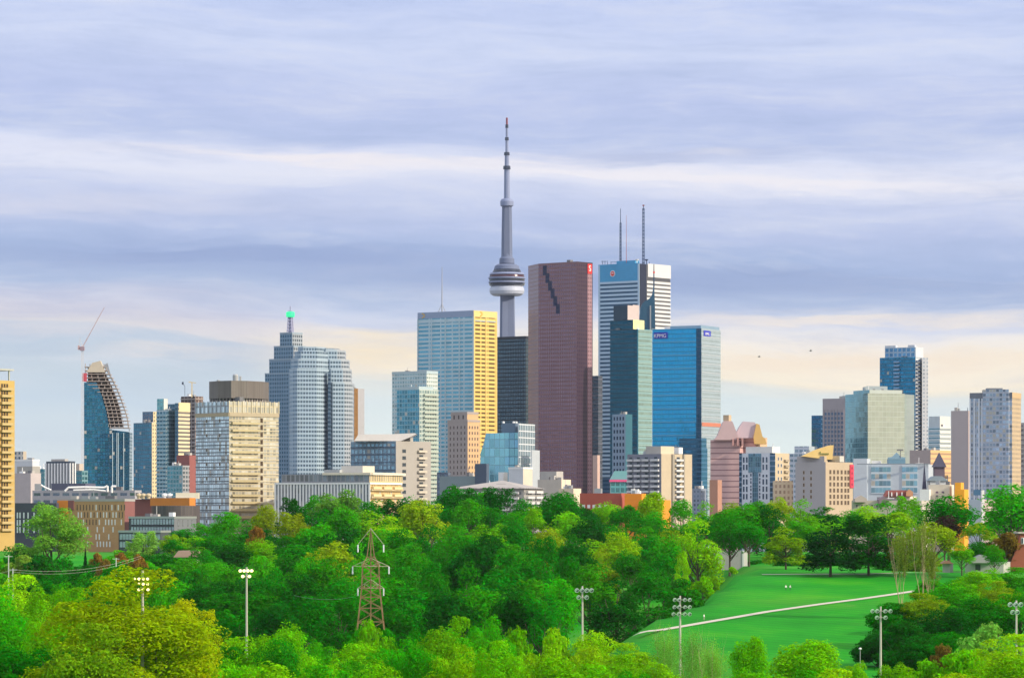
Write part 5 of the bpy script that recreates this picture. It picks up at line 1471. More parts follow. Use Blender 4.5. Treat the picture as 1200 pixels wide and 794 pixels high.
# --- grey slab and apartment tower
d = 2450
rt = root_of('apartment_building', 'plain pinkish grey slab without windows left of the patchwork apartment tower', 'apartment building', 1135, d)
fr = blk(rt, 'walls', 1114.5, 1135, 1139, 481, None, d, plain('pink_grey', (.38, .34, .35), .8, var=.05), plain('tan_edge', (.5, .4, .36), .8), th=20)
ant(rt, 1134, 481, 477, d + 4, .25, DSTEEL)
d = 2350
rt = root_of('apartment_tower', 'tall apartment tower with patchwork windows, grey crown and sunlit golden right edge', 'apartment tower', 1186, d)
f1 = facade('patchwork', (.38, .42, .50), (.30, .38, .50), 2.2, 2.9, .78, .62, metal=.45, rough=.2, var=.9, blinds=.30)
f2 = facade('patch_sunlit', (.48, .37, .23), (.26, .20, .15), 2.6, 2.9, .5, .5, metal=.1)  # low sun's gold put into the right face colour
fr = blk(rt, 'tower_shaft', 1136.5, 1186, 1196.5, 460.5, None, d, f1, f2, th=25)
fr2 = blk(rt, 'grey_crown', 1136.3, 1186.2, 1196.8, 459.5, 466, d - .4, plain('crown_darkgrey', (.16, .18, .22), .7), plain('crown_sunlit', (.52, .37, .2), .7), th=25)  # crown's right side coloured tan for sunlight
fins(fr, rt, 'white_pier', plain('pier_white', (.60, .64, .70), .6), 'l', [fr.sl(px) for px in (1137.2, 1142, 1147.5, 1151)], fr.z0, wz(466.2, d), .9, .6)
mb = MB(); fr.box(mb, 'l', fr.sl(1152.5), fr.sl(1183), fr.z0, wz(456, d), 0, 1.6); mb.build('projecting_bays', [f1], rt)
slabshape(rt, 'lift_house', [(1157, 460), (1175, 460), (1175, 454.5), (1157, 454.5)], d + 8, 8, plain('crown_darkgrey', (.16, .18, .22), .7))
slabshape(rt, 'lift_house_side', [(1175.2, 460), (1180, 460), (1180, 456), (1175.2, 456)], d + 7, 8, plain('crown_sunlit', (.52, .37, .2), .7))
rt = root_of('apartment_building', 'beige block cut by the right edge of the photo', 'apartment building', 1205, 2500)
fr = blk(rt, 'walls', 1195, 1203, 1230, 495, None, 2500, facade('edge_beige', (.36, .34, .33), (.2, .2, .22), 3, 3, .5, .5, metal=.2), th=30)
balconies(fr, rt, [('l', .5, fr.L - .5, wz(502 + 6 * q, 2500)) for q in range(12)], CONC, CONC, 1.0)
rt = root_of('building', 'low white block with blue window at the foot of the patchwork tower', 'building', 1160, 1850)
blk(rt, 'walls', 1134, 1152, 1200, 585, None, 1850, plain('cool_white', (.48, .54, .60), .6), plain('pinkish_roofs', (.5, .38, .36), .8), th=30)
mb = MB(); mb.box(wx(1139, 1845), wx(1149, 1845), 1838, 1840, wz(580, 1845), wz(573.5, 1845)); mb.build('blue_sign', plain('blue_box', (.05, .13, .24), .4), rt)
mb = MB(); mb.box(wx(1150, 1830), wx(1153, 1830), 1828, 1832, rt.location.z, wz(574, 1830)); mb.build('chimney', WHITE, rt)

# far town filling the gaps along the horizon, each block its own thing
far = [(100, 8, 566, 'grey', 3600), (440, 14, 561, 'cream', 3300), (642, 12, 560, 'grey', 3100), (818, 10, 572, 'slate', 2800), (931, 10, 548, 'cream', 3000),
       (22, 14, 560, 'slate', 3300), (1126, 9, 560, 'cream', 2700), (150, 7, 571, 'cream', 3900)]
fc = {'grey': (.36, .38, .42), 'cream': (.56, .50, .44), 'slate': (.22, .26, .33)}
near = ['striped block', 'white finned block', 'red granite tower', 'blue lettered tower', 'pale grey glass block', 'gold balcony tower', 'windowless grey slab', 'unfinished curved tower']
for (px, hw, yt, cn_, dd), nr in zip(far, near):
    rt = root_of('building', f'small distant {cn_} block low on the skyline beside the {nr}', 'building', px, dd)
    blk(rt, 'walls', px - hw, px + hw * .3, px + hw, yt, None, dd, facade('far_' + cn_, fc[cn_], (.15, .19, .25), 3.2, 3.4, .55, .5, metal=.4, var=.5))
    blk(rt, 'roof_house', px - hw * .4, px + hw * .1, px + hw * .4, yt - 3, yt, dd + 10, CONC)

# ------------------------------------------------------------------ trees
m, t = new_mat('leaves')
oi = t.n('ShaderNodeObjectInfo')
geo = t.n('ShaderNodeNewGeometry')
rnd = geo.outputs['Random Per Island']
patch = t.noise(geo.outputs['Position'], 0.22, 3, 0.6)
k = t.m('ADD', t.m('MULTIPLY_ADD', rnd, 0.75, 0.45), t.m('MULTIPLY_ADD', patch, 0.9, -0.30))
c1 = t.mix(1.0, oi.outputs['Color'], t.vec(k, k, k), 'MULTIPLY')
hs = t.n('ShaderNodeHueSaturation', {'Color': c1, 'Hue': t.m('ADD', t.m('MULTIPLY_ADD', rnd, 0.030, 0.478), t.m('MULTIPLY', patch, 0.03)), 'Saturation': 1.0, 'Value': 1.0})
df = t.n('ShaderNodeBsdfDiffuse', {'Color': hs.outputs[0], 'Roughness': 0.6})
tl = t.n('ShaderNodeBsdfTranslucent', {'Color': hs.outputs[0]})
gl = t.n('ShaderNodeBsdfGlossy', {'Color': (0.5, 0.55, 0.45, 1), 'Roughness': 0.5})
ms = t.n('ShaderNodeMixShader', {0: 0.42, 1: df.outputs[0], 2: tl.outputs[0]})
t.n('ShaderNodeOutputMaterial', {'Surface': ms.outputs[0]})
LEAF = m
BARK = plain('bark', (0.09, 0.07, 0.05), .95, var=.3, scale=1.5)
PALEBARK = plain('pale_bark', (0.50, 0.36, 0.22), .9, var=.2, scale=1.5)


def leaf_mesh(name, pos, nrm, size, rng, stretch=1.35, zs=.5):
    """every leaf spray is one small bent diamond"""
    n = len(pos)
    r = rng.normal(size=(n, 3))
    tng = np.cross(nrm, r); tng /= np.linalg.norm(tng, axis=1, keepdims=True) + 1e-9
    bt = np.cross(nrm, tng)
    s = (size * rng.uniform(.6, 1.3, n))[:, None]
    a = pos + tng * s * stretch
    b = pos + bt * s * .7 + nrm * s * .25
    c = pos - tng * s * stretch
    e = pos - bt * s * .7 + nrm * s * .25
    V = np.stack([a, b, c, e], 1)
    ctr = pos[:, None, :]
    V = ctr + (V - ctr) * np.array([1, 1, zs])
    V = V.reshape(-1, 3).astype(np.float32)
    me = bpy.data.meshes.new(name)
    me.vertices.add(4 * n); me.vertices.foreach_set('co', V.ravel())
    me.loops.add(4 * n); me.loops.foreach_set('vertex_index', np.arange(4 * n, dtype=np.int32))
    me.polygons.add(n); me.polygons.foreach_set('loop_start', np.arange(0, 4 * n, 4, dtype=np.int32))
    me.update(calc_edges=True)
    me.materials.append(LEAF)
    return me

def crown_mesh(kind, seed, n):
    rng = np.random.default_rng(seed)
    P, N = [], []
    prm = {'round': (28, .20, .30, .10, 1.0, .92), 'spread': (32, .15, .26, .22, .96, 1.0), 'loose': (36, .09, .19, .14, 1.0, .95),
           'dome': (46, .13, .2, .04, 1.0, 1.0), 'bush': (22, .18, .3, .0, .95, 1.0), 'tall': (34, .10, .17, .12, 1.0, .75)}
    if kind in prm:
        nl, r0, r1, zb, zt, wd = prm[kind]
        zc, zh = (zb + zt) / 2, (zt - zb) / 2
        lobes = []
        while len(lobes) < nl:
            v = rng.normal(size=3); v /= np.linalg.norm(v)
            q = rng.uniform(.35, 1.0) ** .6
            if v[2] < -.55: continue
            rr = rng.uniform(r0, r1) * (.8 if q > .8 else 1.1)
            px, py = v[0] * q * (.5 * wd - rr * .75), v[1] * q * (.5 * wd - rr * .75)
            pz = zc + v[2] * q * (zh - rr * .6)
            if kind == 'dome': pz = zb + (zt - zb) * max(0.05, (1 - ((px * px + py * py) / .25) ** 1.1)) * rng.uniform(.06, .93) ** .7
            lobes.append((px, py, pz, rr, rr * rng.uniform(.42, .62)))
        wts = np.array([l[3] ** 1.6 for l in lobes]); wts /= wts.sum()
        cnt = rng.multinomial(n, wts)
        for (x, y, z, rr, rz), c in zip(lobes, cnt):
            v = rng.normal(size=(c, 3)); v[:, 2] += .45
            v /= np.linalg.norm(v, axis=1, keepdims=True)
            # sub-tufts on every lobe so that outlines break up
            tf = rng.normal(size=(14, 3)); tf /= np.linalg.norm(tf, axis=1, keepdims=True)
            tuft = (np.maximum(0, v @ tf.T) ** 12).max(1)
            rad = (.70 + .42 * tuft) * (1 - .35 * rng.random(c) ** 2.2)
            p = np.stack([x + v[:, 0] * rr * rad, y + v[:, 1] * rr * rad, z + v[:, 2] * rz * rad], 1)
            nn = v * 1.0 + rng.normal(size=(c, 3)) * .55 + np.array([0, 0, .25])
            P.append(p); N.append(nn)
    elif kind == 'willow':
        ns = n // 40
        for _ in range(ns):
            a = rng.uniform(0, 2 * math.pi); q = math.sqrt(rng.random())
            x, y = .47 * q * math.cos(a), .47 * q * math.sin(a)
            top = .96 * (1 - .34 * q * q) * rng.uniform(.82, 1.0) + rng.normal() * .03
            ln = rng.uniform(.12, .6) * (.5 + .65 * q)
            tt = np.linspace(0, 1, 40)
            sw = rng.normal(size=2) * .02
            p = np.stack([x + np.sign(x) * .05 * np.sin(tt * 2) + sw[0] * tt + rng.normal(size=40) * .012,
                          y + sw[1] * tt + rng.normal(size=40) * .012, top - ln * tt ** 1.1], 1)
            P.append(p); v = np.array([x, y, .12]); N.append(np.tile(v / np.linalg.norm(v), (40, 1)) + rng.normal(size=(40, 3)) * .5)
    elif kind == 'conifer':
        tt = rng.random(n) ** .7
        lay = np.floor((1 - tt) * 11) / 11
        a = rng.uniform(0, 2 * math.pi, n)
        frac = ((1 - tt) * 11) % 1
        r = .48 * (1 - tt) * (0.55 + .45 * frac) * (.55 + .45 * rng.random(n) ** .4) * (1 + .15 * np.sin(a * 5 + lay * 40)) + .01
        p = np.stack([r * np.cos(a), r * np.sin(a), .06 + .94 * tt], 1)
        P.append(p); N.append(np.stack([np.cos(a), np.sin(a), np.full(n, .9)], 1) + rng.normal(size=(n, 3)) * .4)
    elif kind in ('sparse', 'airy'):
        # thin young foliage along rising twigs
        for _ in range(n // 30):
            a = rng.uniform(0, 2 * math.pi); q = rng.uniform(.1, 1)
            z0 = rng.uniform(.25, .8) if kind == 'sparse' else rng.uniform(.5, .84)
            tt = np.linspace(0, 1, 30)
            x = .42 * q * math.cos(a) * (.5 + .5 * tt); y = .42 * q * math.sin(a) * (.5 + .5 * tt)
            p = np.stack([x, y, z0 + (.2 * tt) * (1.3 - q)], 1) + rng.normal(size=(30, 3)) * .022
            P.append(p); N.append(rng.normal(size=(30, 3)) + np.array([0, 0, .4]))
    P = np.concatenate(P); N = np.concatenate(N)
    P[:, 2] *= 1.0 / np.quantile(P[:, 2], .995)
    P[:, :2] *= .5 / np.quantile(np.hypot(P[:, 0], P[:, 1]), .985)
    N /= np.linalg.norm(N, axis=1, keepdims=True) + 1e-9
    return P, N, rng

CR_N = {'round': 5200, 'spread': 5200, 'loose': 5600, 'dome': 7000, 'bush': 4200, 'tall': 5600, 'willow': 9000, 'conifer': 2600, 'sparse': 5200, 'airy': 2600}
CROWNS, TRUNKS = {}, {}
def get_crown(kind, var, fine):
    key = (kind, var, fine)
    if key not in CROWNS:
        n = int(CR_N[kind] * (1.0, 2.4, 6.5)[int(fine)])
        P, N, rng = crown_mesh(kind, 100 + var * 17 + len(kind) * 3, n)
        sz = {'round': .024, 'spread': .024, 'loose': .021, 'dome': .022, 'bush': .028, 'tall': .020, 'willow': .012, 'conifer': .022, 'sparse': .016, 'airy': .02}[kind] * (1.0, .66, .42)[int(fine)]
        CROWNS[key] = leaf_mesh('crown', P, N, sz, rng, 2.0 if kind == 'willow' else 1.35, 1.0 if kind in ('willow', 'conifer', 'bush') else .5)
    return CROWNS[key]
def get_trunk(kind, var):
    key = (kind, var)
    if key in TRUNKS: return TRUNKS[key]
    rng = random.Random(50 + var)
    mb = MB()
    if kind in ('sparse', 'poplar'):
        for j in range(5 if kind == 'poplar' else 4):
            x = y = 0.0; z = 0.0; a = rng.uniform(0, 6.28); r = .012 if kind == 'poplar' else .010
            sp_ = rng.uniform(.02, .075)
            for s in range(7):
                z1 = z + rng.uniform(.10, .15); x1 = x + math.cos(a) * sp_ + rng.gauss(0, .012); y1 = y + math.sin(a) * sp_ + rng.gauss(0, .012)
                mb.tube((x, y, z), (x1, y1, z1), r, r * .82, 5)
                if s > 1:
                    for q in range(3):
                        b = rng.uniform(0, 6.28); l = rng.uniform(.07, .16)
                        ex, ey, ez = x1 + math.cos(b) * l * .55, y1 + math.sin(b) * l * .55, z1 + l
                        mb.tube((x1, y1, z1), (ex, ey, ez), r * .42, r * .2, 4)
                        mb.tube((ex, ey, ez), (ex + math.cos(b) * .02, ey + math.sin(b) * .02, ez + l * .6), r * .2, r * .1, 3)
                x, y, z, r = x1, y1, z1, r * .80
    else:
        top = .45
        mb.tube((0, 0, -.02), (0.005, 0, .16), .030, .024, 8); mb.tube((0.005, 0, .16), (0, .005, top), .024, .017, 8)
        for j in range(9):
            a = j * 2.4 + rng.uniform(-.3, .3); z = rng.uniform(.20, top); l = rng.uniform(.22, .38)
            mid = (math.cos(a) * l * .5, math.sin(a) * l * .5, z + .12)
            end = (math.cos(a) * l, math.sin(a) * l, min(.9, z + rng.uniform(.2, .38)))
            mb.tube((0, 0, z), mid, .012, .009, 5); mb.tube(mid, end, .009, .004, 5)
            e2 = (mid[0] + rng.gauss(0, .09), mid[1] + rng.gauss(0, .09), mid[2] + .2)
            mb.tube(mid, e2, .007, .003, 4)
        mb.tube((0, .005, top), (.02, 0, .85), .016, .005, 6)
    o = mb.build('trunk', PALEBARK if kind in ('sparse', 'poplar') else BARK)
    TRUNKS[key] = o.data
    bpy.data.objects.remove(o)
    return TRUNKS[key]

LANDMARK = [(8, 'gold balcony tower'), (60, 'charcoal block'), (75, 'striped block'), (115, 'orange brick block'), (127, 'curved teal tower'), (165, 'dark blue glass slab'), (190, 'black low-rise'),
            (222, 'raw concrete frame'), (250, 'gridded tower left face'), (298, 'gridded tower gold face'), (333, 'green lantern tower'), (362, 'pale stepped tower'),
            (393, 'stepped tower right shoulder'), (420, 'orange edged slab'), (448, 'gold lit balconies'), (480, 'beige balcony mid-rise'), (505, 'pale glass balcony tower'), (522, 'blue slab tower'),
            (545, 'old stone tower'), (570, 'golden slab side'), (594, 'needle tower'), (622, 'white framed wing'), (650, 'red granite tower'), (684, 'granite tower corner'), (708, 'banded bank tower'),
            (728, 'dark teal tower'), (755, 'zigzag balconies'), (783, 'sunlit concrete wall'), (803, 'blue lettered tower'), (832, 'blue tower right side'), (854, 'first pink gable'), (880, 'second pink gable'), (898, 'white gridded building'),
            (918, 'sunlit gridded side'), (940, 'grey windowed wall'), (962, 'gold sloping roof'), (985, 'tan wall and red sign'), (1003, 'teal mirror face'), (1037, 'pale mirrored block'), (1060, 'deep blue tower'), (1083, 'thin slate spire'),
            (1101, 'pyramid church spire'), (1126, 'orange box building'), (1145, 'pinkish grey slab'), (1168, 'patchwork tower'), (1192, 'golden tower edge')]
COL = {'bright': (.23, .56, .003), 'mid': (.092, .43, .004), 'dark': (.022, .165, .006), 'emerald': (.042, .29, .005), 'lime': (.36, .62, .004),
       'gold': (.45, .55, .003), 'olive': (.31, .45, .008), 'willow': (.26, .48, .04), 'rust': (.30, .17, .03), 'plum': (.06, .03, .03), 'sage': (.28, .52, .06), 'pine': (.010, .090, .010)}
WORD = {'bright': 'bright green', 'mid': 'mid green', 'dark': 'dark green', 'emerald': 'deep emerald', 'lime': 'lime green', 'gold': 'golden yellow', 'olive': 'olive green',
        'willow': 'soft green', 'rust': 'rusty brown', 'plum': 'dark plum', 'sage': 'pale sage', 'pine': 'blackish green'}
SHAPE = {'round': 'round-headed', 'spread': 'spreading', 'loose': 'loose-crowned', 'dome': 'domed', 'bush': 'bushy', 'tall': 'tall', 'willow': 'drooping', 'conifer': 'conical', 'sparse': 'thin twiggy'}
used_labels = {}
rt_ = random.Random(11)
def tree(px, py_top, wpx, d, kind, col, row, label=None, name=None, group=None, base=None, fine=False, jit=.16):
    x = wx(px, d); g = ground_z(x, d) if base is None else base
    Wd = wpx * d / F * 1.12
    H = wz(py_top, d) - g
    if H < .85 * Wd:          # low slopes: the stem stands deeper in the bank
        g = wz(py_top, d) - .85 * Wd; H = .85 * Wd
    if label is None:
        lm = min(LANDMARK, key=lambda q: abs(q[0] - px))[1]
        near_ = min(LANDMARK, key=lambda q: abs(q[0] - px))[0]
        side = 'left' if px < near_ else 'right'
        hd = f'{WORD[col]} {SHAPE[kind]} tree {row}'
        cand = [f'{hd}, below {lm}', f'{hd}, slightly {side} of {lm}', f'wider {hd}, below {lm}', f'smaller {hd}, below {lm}']
        label = next((q for q in cand if q not in used_labels), cand[0])
    used_labels[label] = 1
    nm = name or ('bush' if kind == 'bush' else 'conifer_tree' if kind == 'conifer' else 'willow_tree' if kind == 'willow' else 'broadleaf_tree')
    r = thing(nm, label, 'bush' if kind == 'bush' else 'tree', (x, d, g - .2), group)
    var = rt_.randrange(1 if kind in ('willow', 'conifer') else 3)
    cr = bpy.data.objects.new('crown', get_crown(kind, var, fine)); C.objects.link(cr)
    tk = bpy.data.objects.new('trunk', get_trunk('sparse' if kind == 'sparse' else 'plain', var)); C.objects.link(tk)
    c = COL[col]; j = lambda: 1 + rt_.uniform(-jit, jit)
    jj = j()
    cr.color = (c[0] * jj * j(), c[1] * jj, c[2] * jj * j(), 1)
    rz = rt_.uniform(0, 6.28)
    for o in (cr, tk):
        o.parent = r; o.rotation_euler = (0, 0, rz)
    cr.scale = (Wd, Wd * rt_.uniform(.85, 1.1), H)
    tw = min(Wd, H * .9)
    tk.scale = (tw, tw, H)
    return r

def prof(x, pts):
    return float(np.interp(x, [p[0] for p in pts], [p[1] for p in pts]))
PR1 = [(-20, 632), (20, 632), (60, 640), (105, 658), (135, 652), (150, 634), (190, 627), (230, 612), (265, 605), (300, 604), (335, 593), (370, 583), (400, 580), (430, 590), (470, 592), (500, 590),
       (540, 575), (575, 578), (610, 582), (640, 583), (690, 592), (730, 597), (765, 600), (800, 592), (840, 586), (875, 588), (905, 591), (940, 588), (975, 592), (1005, 597), (1040, 590),
       (1065, 587), (1090, 600), (1150, 608), (1175, 585), (1210, 575)]
def pick(ws):
    ks = list(ws); return rt_.choices(ks, [ws[k] for k in ks])[0]
def row(d, dy, x0, x1, step, wpx, cols, kinds, name, group, skip=(), jy=7, fine=False, P=None, dj=40):
    x = x0 + rt_.uniform(0, step * .5)
    while x < x1:
        if not any(a < x < b for a, b in skip):
            w = wpx * rt_.uniform(.8, 1.3)
            tree(x, prof(x, P or PR1) + dy + rt_.uniform(-jy, jy), w, d + rt_.uniform(-dj, dj), pick(kinds), pick(cols), name, group=group, fine=fine)
        x += step * rt_.uniform(.75, 1.25)

FAR = {'bright': 2, 'mid': 4, 'emerald': 4, 'dark': 2, 'olive': .6, 'lime': .7}
MIDC = {'bright': 2, 'mid': 4, 'emerald': 4.5, 'dark': 4, 'olive': .4, 'lime': .5}
NEARC = {'bright': 6, 'lime': 1.3, 'mid': 3, 'emerald': .8}
SH = {'round': 3, 'spread': 2, 'dome': 3, 'loose': 1.5}
row(1520, -2, 215, 1215, 27, 40, FAR, SH, 'on far treeline', 'trees along the far treeline', skip=((1080, 1160),), dj=25)
row(1440, 15, 150, 800, 30, 44, FAR, SH, 'in second wood row', 'trees in the wood below the skyline', dj=25)
row(1440, 17, 800, 1000, 30, 46, {'dark': 3, 'emerald': 3, 'mid': 2, 'bright': 1}, SH, 'behind lawn', 'trees behind the lawn', dj=25)
row(1340, 33, 140, 800, 32, 46, MIDC, SH, 'in third wood row', 'trees in the wood below the skyline', dj=25)
row(1230, 52, 130, 800, 32, 48, MIDC, SH, 'halfway down slope', 'trees on the wooded slope', dj=30)
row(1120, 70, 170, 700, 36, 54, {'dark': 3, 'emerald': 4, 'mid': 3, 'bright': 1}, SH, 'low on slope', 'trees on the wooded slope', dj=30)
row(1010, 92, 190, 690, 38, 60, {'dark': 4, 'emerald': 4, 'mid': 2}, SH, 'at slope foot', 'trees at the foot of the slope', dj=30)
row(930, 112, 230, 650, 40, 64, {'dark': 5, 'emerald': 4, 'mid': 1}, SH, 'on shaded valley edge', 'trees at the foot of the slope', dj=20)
# left flank
L0 = [(-20, 690), (100, 695), (200, 690), (260, 700)]
row(820, 0, -15, 120, 34, 66, {'bright': 3, 'lime': 3, 'mid': 1}, {'loose': 2, 'round': 2, 'tall': 2}, 'on left bank', 'bright trees on the left bank', P=[(-20, 680), (30, 677), (90, 690), (140, 700)], fine=True, jy=5)
row(700, 0, -15, 110, 44, 85, {'bright': 2, 'mid': 2, 'emerald': 2}, {'loose': 2, 'round': 2}, 'at the lower left', 'trees at the lower left', P=[(-20, 715), (60, 715), (120, 740)], fine=True)
row(560, 0, -10, 110, 60, 110, {'emerald': 2, 'mid': 2}, {'loose': 2, 'round': 1}, 'in the bottom left corner', 'trees at the lower left', P=[(-20, 750), (60, 755), (120, 765)], fine=True)
# foreground
FG = [(230, 752), (262, 748), (300, 746), (335, 735), (365, 750), (400, 756), (435, 748), (470, 740), (500, 730), (530, 724), (560, 722), (600, 733), (640, 738), (680, 738), (710, 745), (740, 752), (770, 758),
      (800, 764), (840, 764), (880, 755), (910, 757), (950, 752), (985, 764), (1020, 778), (1060, 777), (1100, 772), (1140, 758), (1170, 745), (1210, 730)]
row(690, 0, 225, 760, 40, 64, NEARC, {'loose': 3, 'spread': 2, 'bush': 1}, 'in foreground', 'trees of the foreground canopy', P=FG, fine=True, jy=5, dj=25)
row(630, 14, 215, 800, 46, 74, NEARC, {'loose': 3, 'spread': 2}, 'nearer in foreground', 'trees of the foreground canopy', P=FG, fine=True, jy=6, dj=20)
row(570, 33, 225, 960, 52, 84, NEARC, {'loose': 3, 'spread': 2}, 'near bottom edge', 'trees along the bottom edge', P=FG, fine=True, jy=6, dj=20)
row(640, 3, 985, 1130, 36, 60, {'bright': 3, 'lime': 1, 'mid': 1}, {'loose': 2, 'bush': 2}, 'in right foreground', 'trees of the right foreground', P=FG, fine=True, jy=4, dj=20)
row(540, 26, 960, 1215, 50, 90, {'bright': 3, 'lime': 2, 'mid': 1}, {'loose': 2, 'spread': 2}, 'along bottom right', 'trees along the bottom edge', P=FG, fine=True, jy=4, dj=20)

T = tree
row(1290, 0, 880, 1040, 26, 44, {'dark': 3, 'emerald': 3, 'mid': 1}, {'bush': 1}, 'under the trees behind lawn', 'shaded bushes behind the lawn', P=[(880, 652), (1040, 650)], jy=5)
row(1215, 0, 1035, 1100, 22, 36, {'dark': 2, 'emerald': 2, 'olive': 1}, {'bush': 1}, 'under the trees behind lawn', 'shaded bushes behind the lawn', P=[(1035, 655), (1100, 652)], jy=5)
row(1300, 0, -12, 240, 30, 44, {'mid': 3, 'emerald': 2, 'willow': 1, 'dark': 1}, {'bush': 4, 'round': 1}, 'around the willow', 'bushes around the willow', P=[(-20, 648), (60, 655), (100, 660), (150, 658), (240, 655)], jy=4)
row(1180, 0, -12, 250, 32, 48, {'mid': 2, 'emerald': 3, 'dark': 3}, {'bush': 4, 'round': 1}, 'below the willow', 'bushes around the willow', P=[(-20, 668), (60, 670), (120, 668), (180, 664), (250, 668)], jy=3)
row(1050, 0, 60, 250, 34, 52, {'mid': 2, 'emerald': 3, 'dark': 3}, {'round': 3, 'dome': 2}, 'on dark left bank', 'trees at the foot of the slope', P=[(60, 682), (150, 672), (250, 680)], jy=4)
T(112, 648, 22, 1345, 'bush', 'rust', '', 'rusty bush right of the small fir, below the orange brick block')
T(142, 648, 26, 1345, 'bush', 'rust', '', 'rusty bush beside the thin utility pole, left of the black low-rise')
T(126, 656, 30, 1260, 'bush', 'rust', '', 'low rusty bush above the sagging power cables')
# individual trees that stand out
T(60, 591, 80, 1330, 'loose', 'willow', '', 'big soft green weeping willow in front of the charcoal and orange blocks', name='willow_tree', fine=True)
T(20, 640, 50, 1330, 'spread', 'emerald', '', 'dark spreading tree left of the weeping willow at the left edge')
T(100, 642.5, 14, 1290, 'conifer', 'pine', '', 'small dark conical fir right of the weeping willow')
T(168, 622, 36, 1420, 'loose', 'sage', '', 'pale round young tree in front of the black low-rise')
T(203, 626, 34, 1440, 'spread', 'lime', '', 'lime green spreading tree right of the pale young tree')
T(160, 650, 30, 1300, 'bush', 'rust', '', 'rusty brown bush below the black low-rise')
T(130, 652, 28, 1320, 'bush', 'mid', '', 'mid green bush among the rusty bushes')
T(150, 668, 205, 545, 'loose', 'gold', '', 'huge golden yellow tree in the left foreground', fine=2)
T(212, 705, 105, 560, 'loose', 'gold', '', 'smaller golden tree at the right shoulder of the huge golden tree', fine=2)
T(105, 730, 120, 525, 'loose', 'olive', '', 'olive green tree filling the bottom left below the golden crown', fine=True)
T(395, 574, 62, 1470, 'loose', 'willow', '', 'soft green loose tree rising before the white finned block')
T(495, 586, 62, 1400, 'spread', 'olive', '', 'olive vase-shaped tree below the beige balcony mid-rise')
T(455, 605, 54, 1380, 'loose', 'lime', '', 'pale lime tree above the pylon, below the gold lit balconies')
T(300, 618, 26, 1400, 'bush', 'rust', '', 'brownish young tree below the gold gridded tower')
T(545, 573, 58, 1480, 'dome', 'dark', '', 'dark domed tree in front of the old stone tower')
T(655, 577, 60, 1500, 'round', 'emerald', '', 'round emerald tree below the red granite tower at the treeline')
T(762, 577, 34, 1540, 'spread', 'lime', '', 'yellow green tree against the orange block')
T(818, 608, 58, 1215, 'dome', 'lime', '', 'yellow olive domed tree left of the pale wall behind the lawn')
T(921, 618, 50, 1190, 'dome', 'olive', '', 'olive domed tree standing alone at the top of the lawn')
T(973, 606, 62, 1135, 'dome', 'pine', '', 'blackish green dense tree, left of the dark pair on the lawn')
T(1018, 604, 66, 1140, 'dome', 'dark', '', 'dark green dense tree, right of the dark pair on the lawn')
T(866, 592, 62, 1330, 'round', 'mid', '', 'tall green tree in front of the first pink gable')
T(902, 592, 48, 1330, 'dome', 'dark', '', 'dark domed tree in front of the white gridded building')
T(855, 605, 46, 1250, 'round', 'emerald', '', 'emerald tree with forked trunk before the pale wall')
T(878, 612, 40, 1240, 'round', 'emerald', '', 'shaded emerald tree right of the pale wall')
T(788, 628, 44, 1230, 'round', 'mid', '', 'green tree at the upper left corner of the lawn')
T(800, 645, 18, 1180, 'tall', 'lime', '', 'small upright lime sapling on the edge of the wood')
T(760, 672, 72, 1060, 'dome', 'emerald', '', 'wide emerald bush-like tree on the left rim of the lawn')
T(722, 678, 70, 1040, 'dome', 'dark', '', 'dark low tree above the near end of the footpath')
T(800, 678, 46, 1075, 'bush', 'emerald', '', 'shaded bush on the lawn beside the wide emerald tree')
T(823, 675, 26, 1120, 'bush', 'bright', '', 'bright green bush at the corner of the lawn')
T(836, 674, 14, 1125, 'bush', 'lime', '', 'tiny lime bush right of the bright green bush on the lawn')
T(858, 663, 12, 1180, 'bush', 'lime', '', 'small lime bush before the pale wall')
T(845, 690, 60, 1060, 'bush', 'emerald', '', 'low rough bush on the lawn slope') if False else None
T(1112, 581, 66, 1330, 'round', 'emerald', '', 'large emerald tree in front of the cream block and orange box')
T(1107, 604, 40, 1290, 'round', 'plum', '', 'dark plum leaved tree in front of the large emerald tree')
T(1185, 568, 76, 1290, 'round', 'mid', '', 'large green tree at the right edge below the golden tower edge')
T(1148, 612, 44, 1400, 'spread', 'olive', '', 'olive brown tree in the gap between the two large right trees')
T(1178, 624, 40, 1180, 'bush', 'rust', '', 'rusty brown tree beside the red brick house')
T(1165, 638, 26, 1130, 'round', 'mid', '', 'small green tree in front of the pale garage')
T(1147, 634, 34, 1160, 'round', 'emerald', '', 'emerald tree left of the small green tree at the garage')
T(1127, 638, 30, 1140, 'loose', 'bright', '', 'bright green tree above the lane right of the pale poplars')
T(1095, 612, 60, 1130, 'loose', 'olive', '', 'yellow olive crown behind the pale bare poplars')
T(1060, 626, 46, 1140, 'loose', 'olive', '', 'olive tree left of the pale bare poplars')
T(1045, 600, 50, 1450, 'spread', 'lime', '', 'lime tree behind the dark pair, below the pale mirrored block')
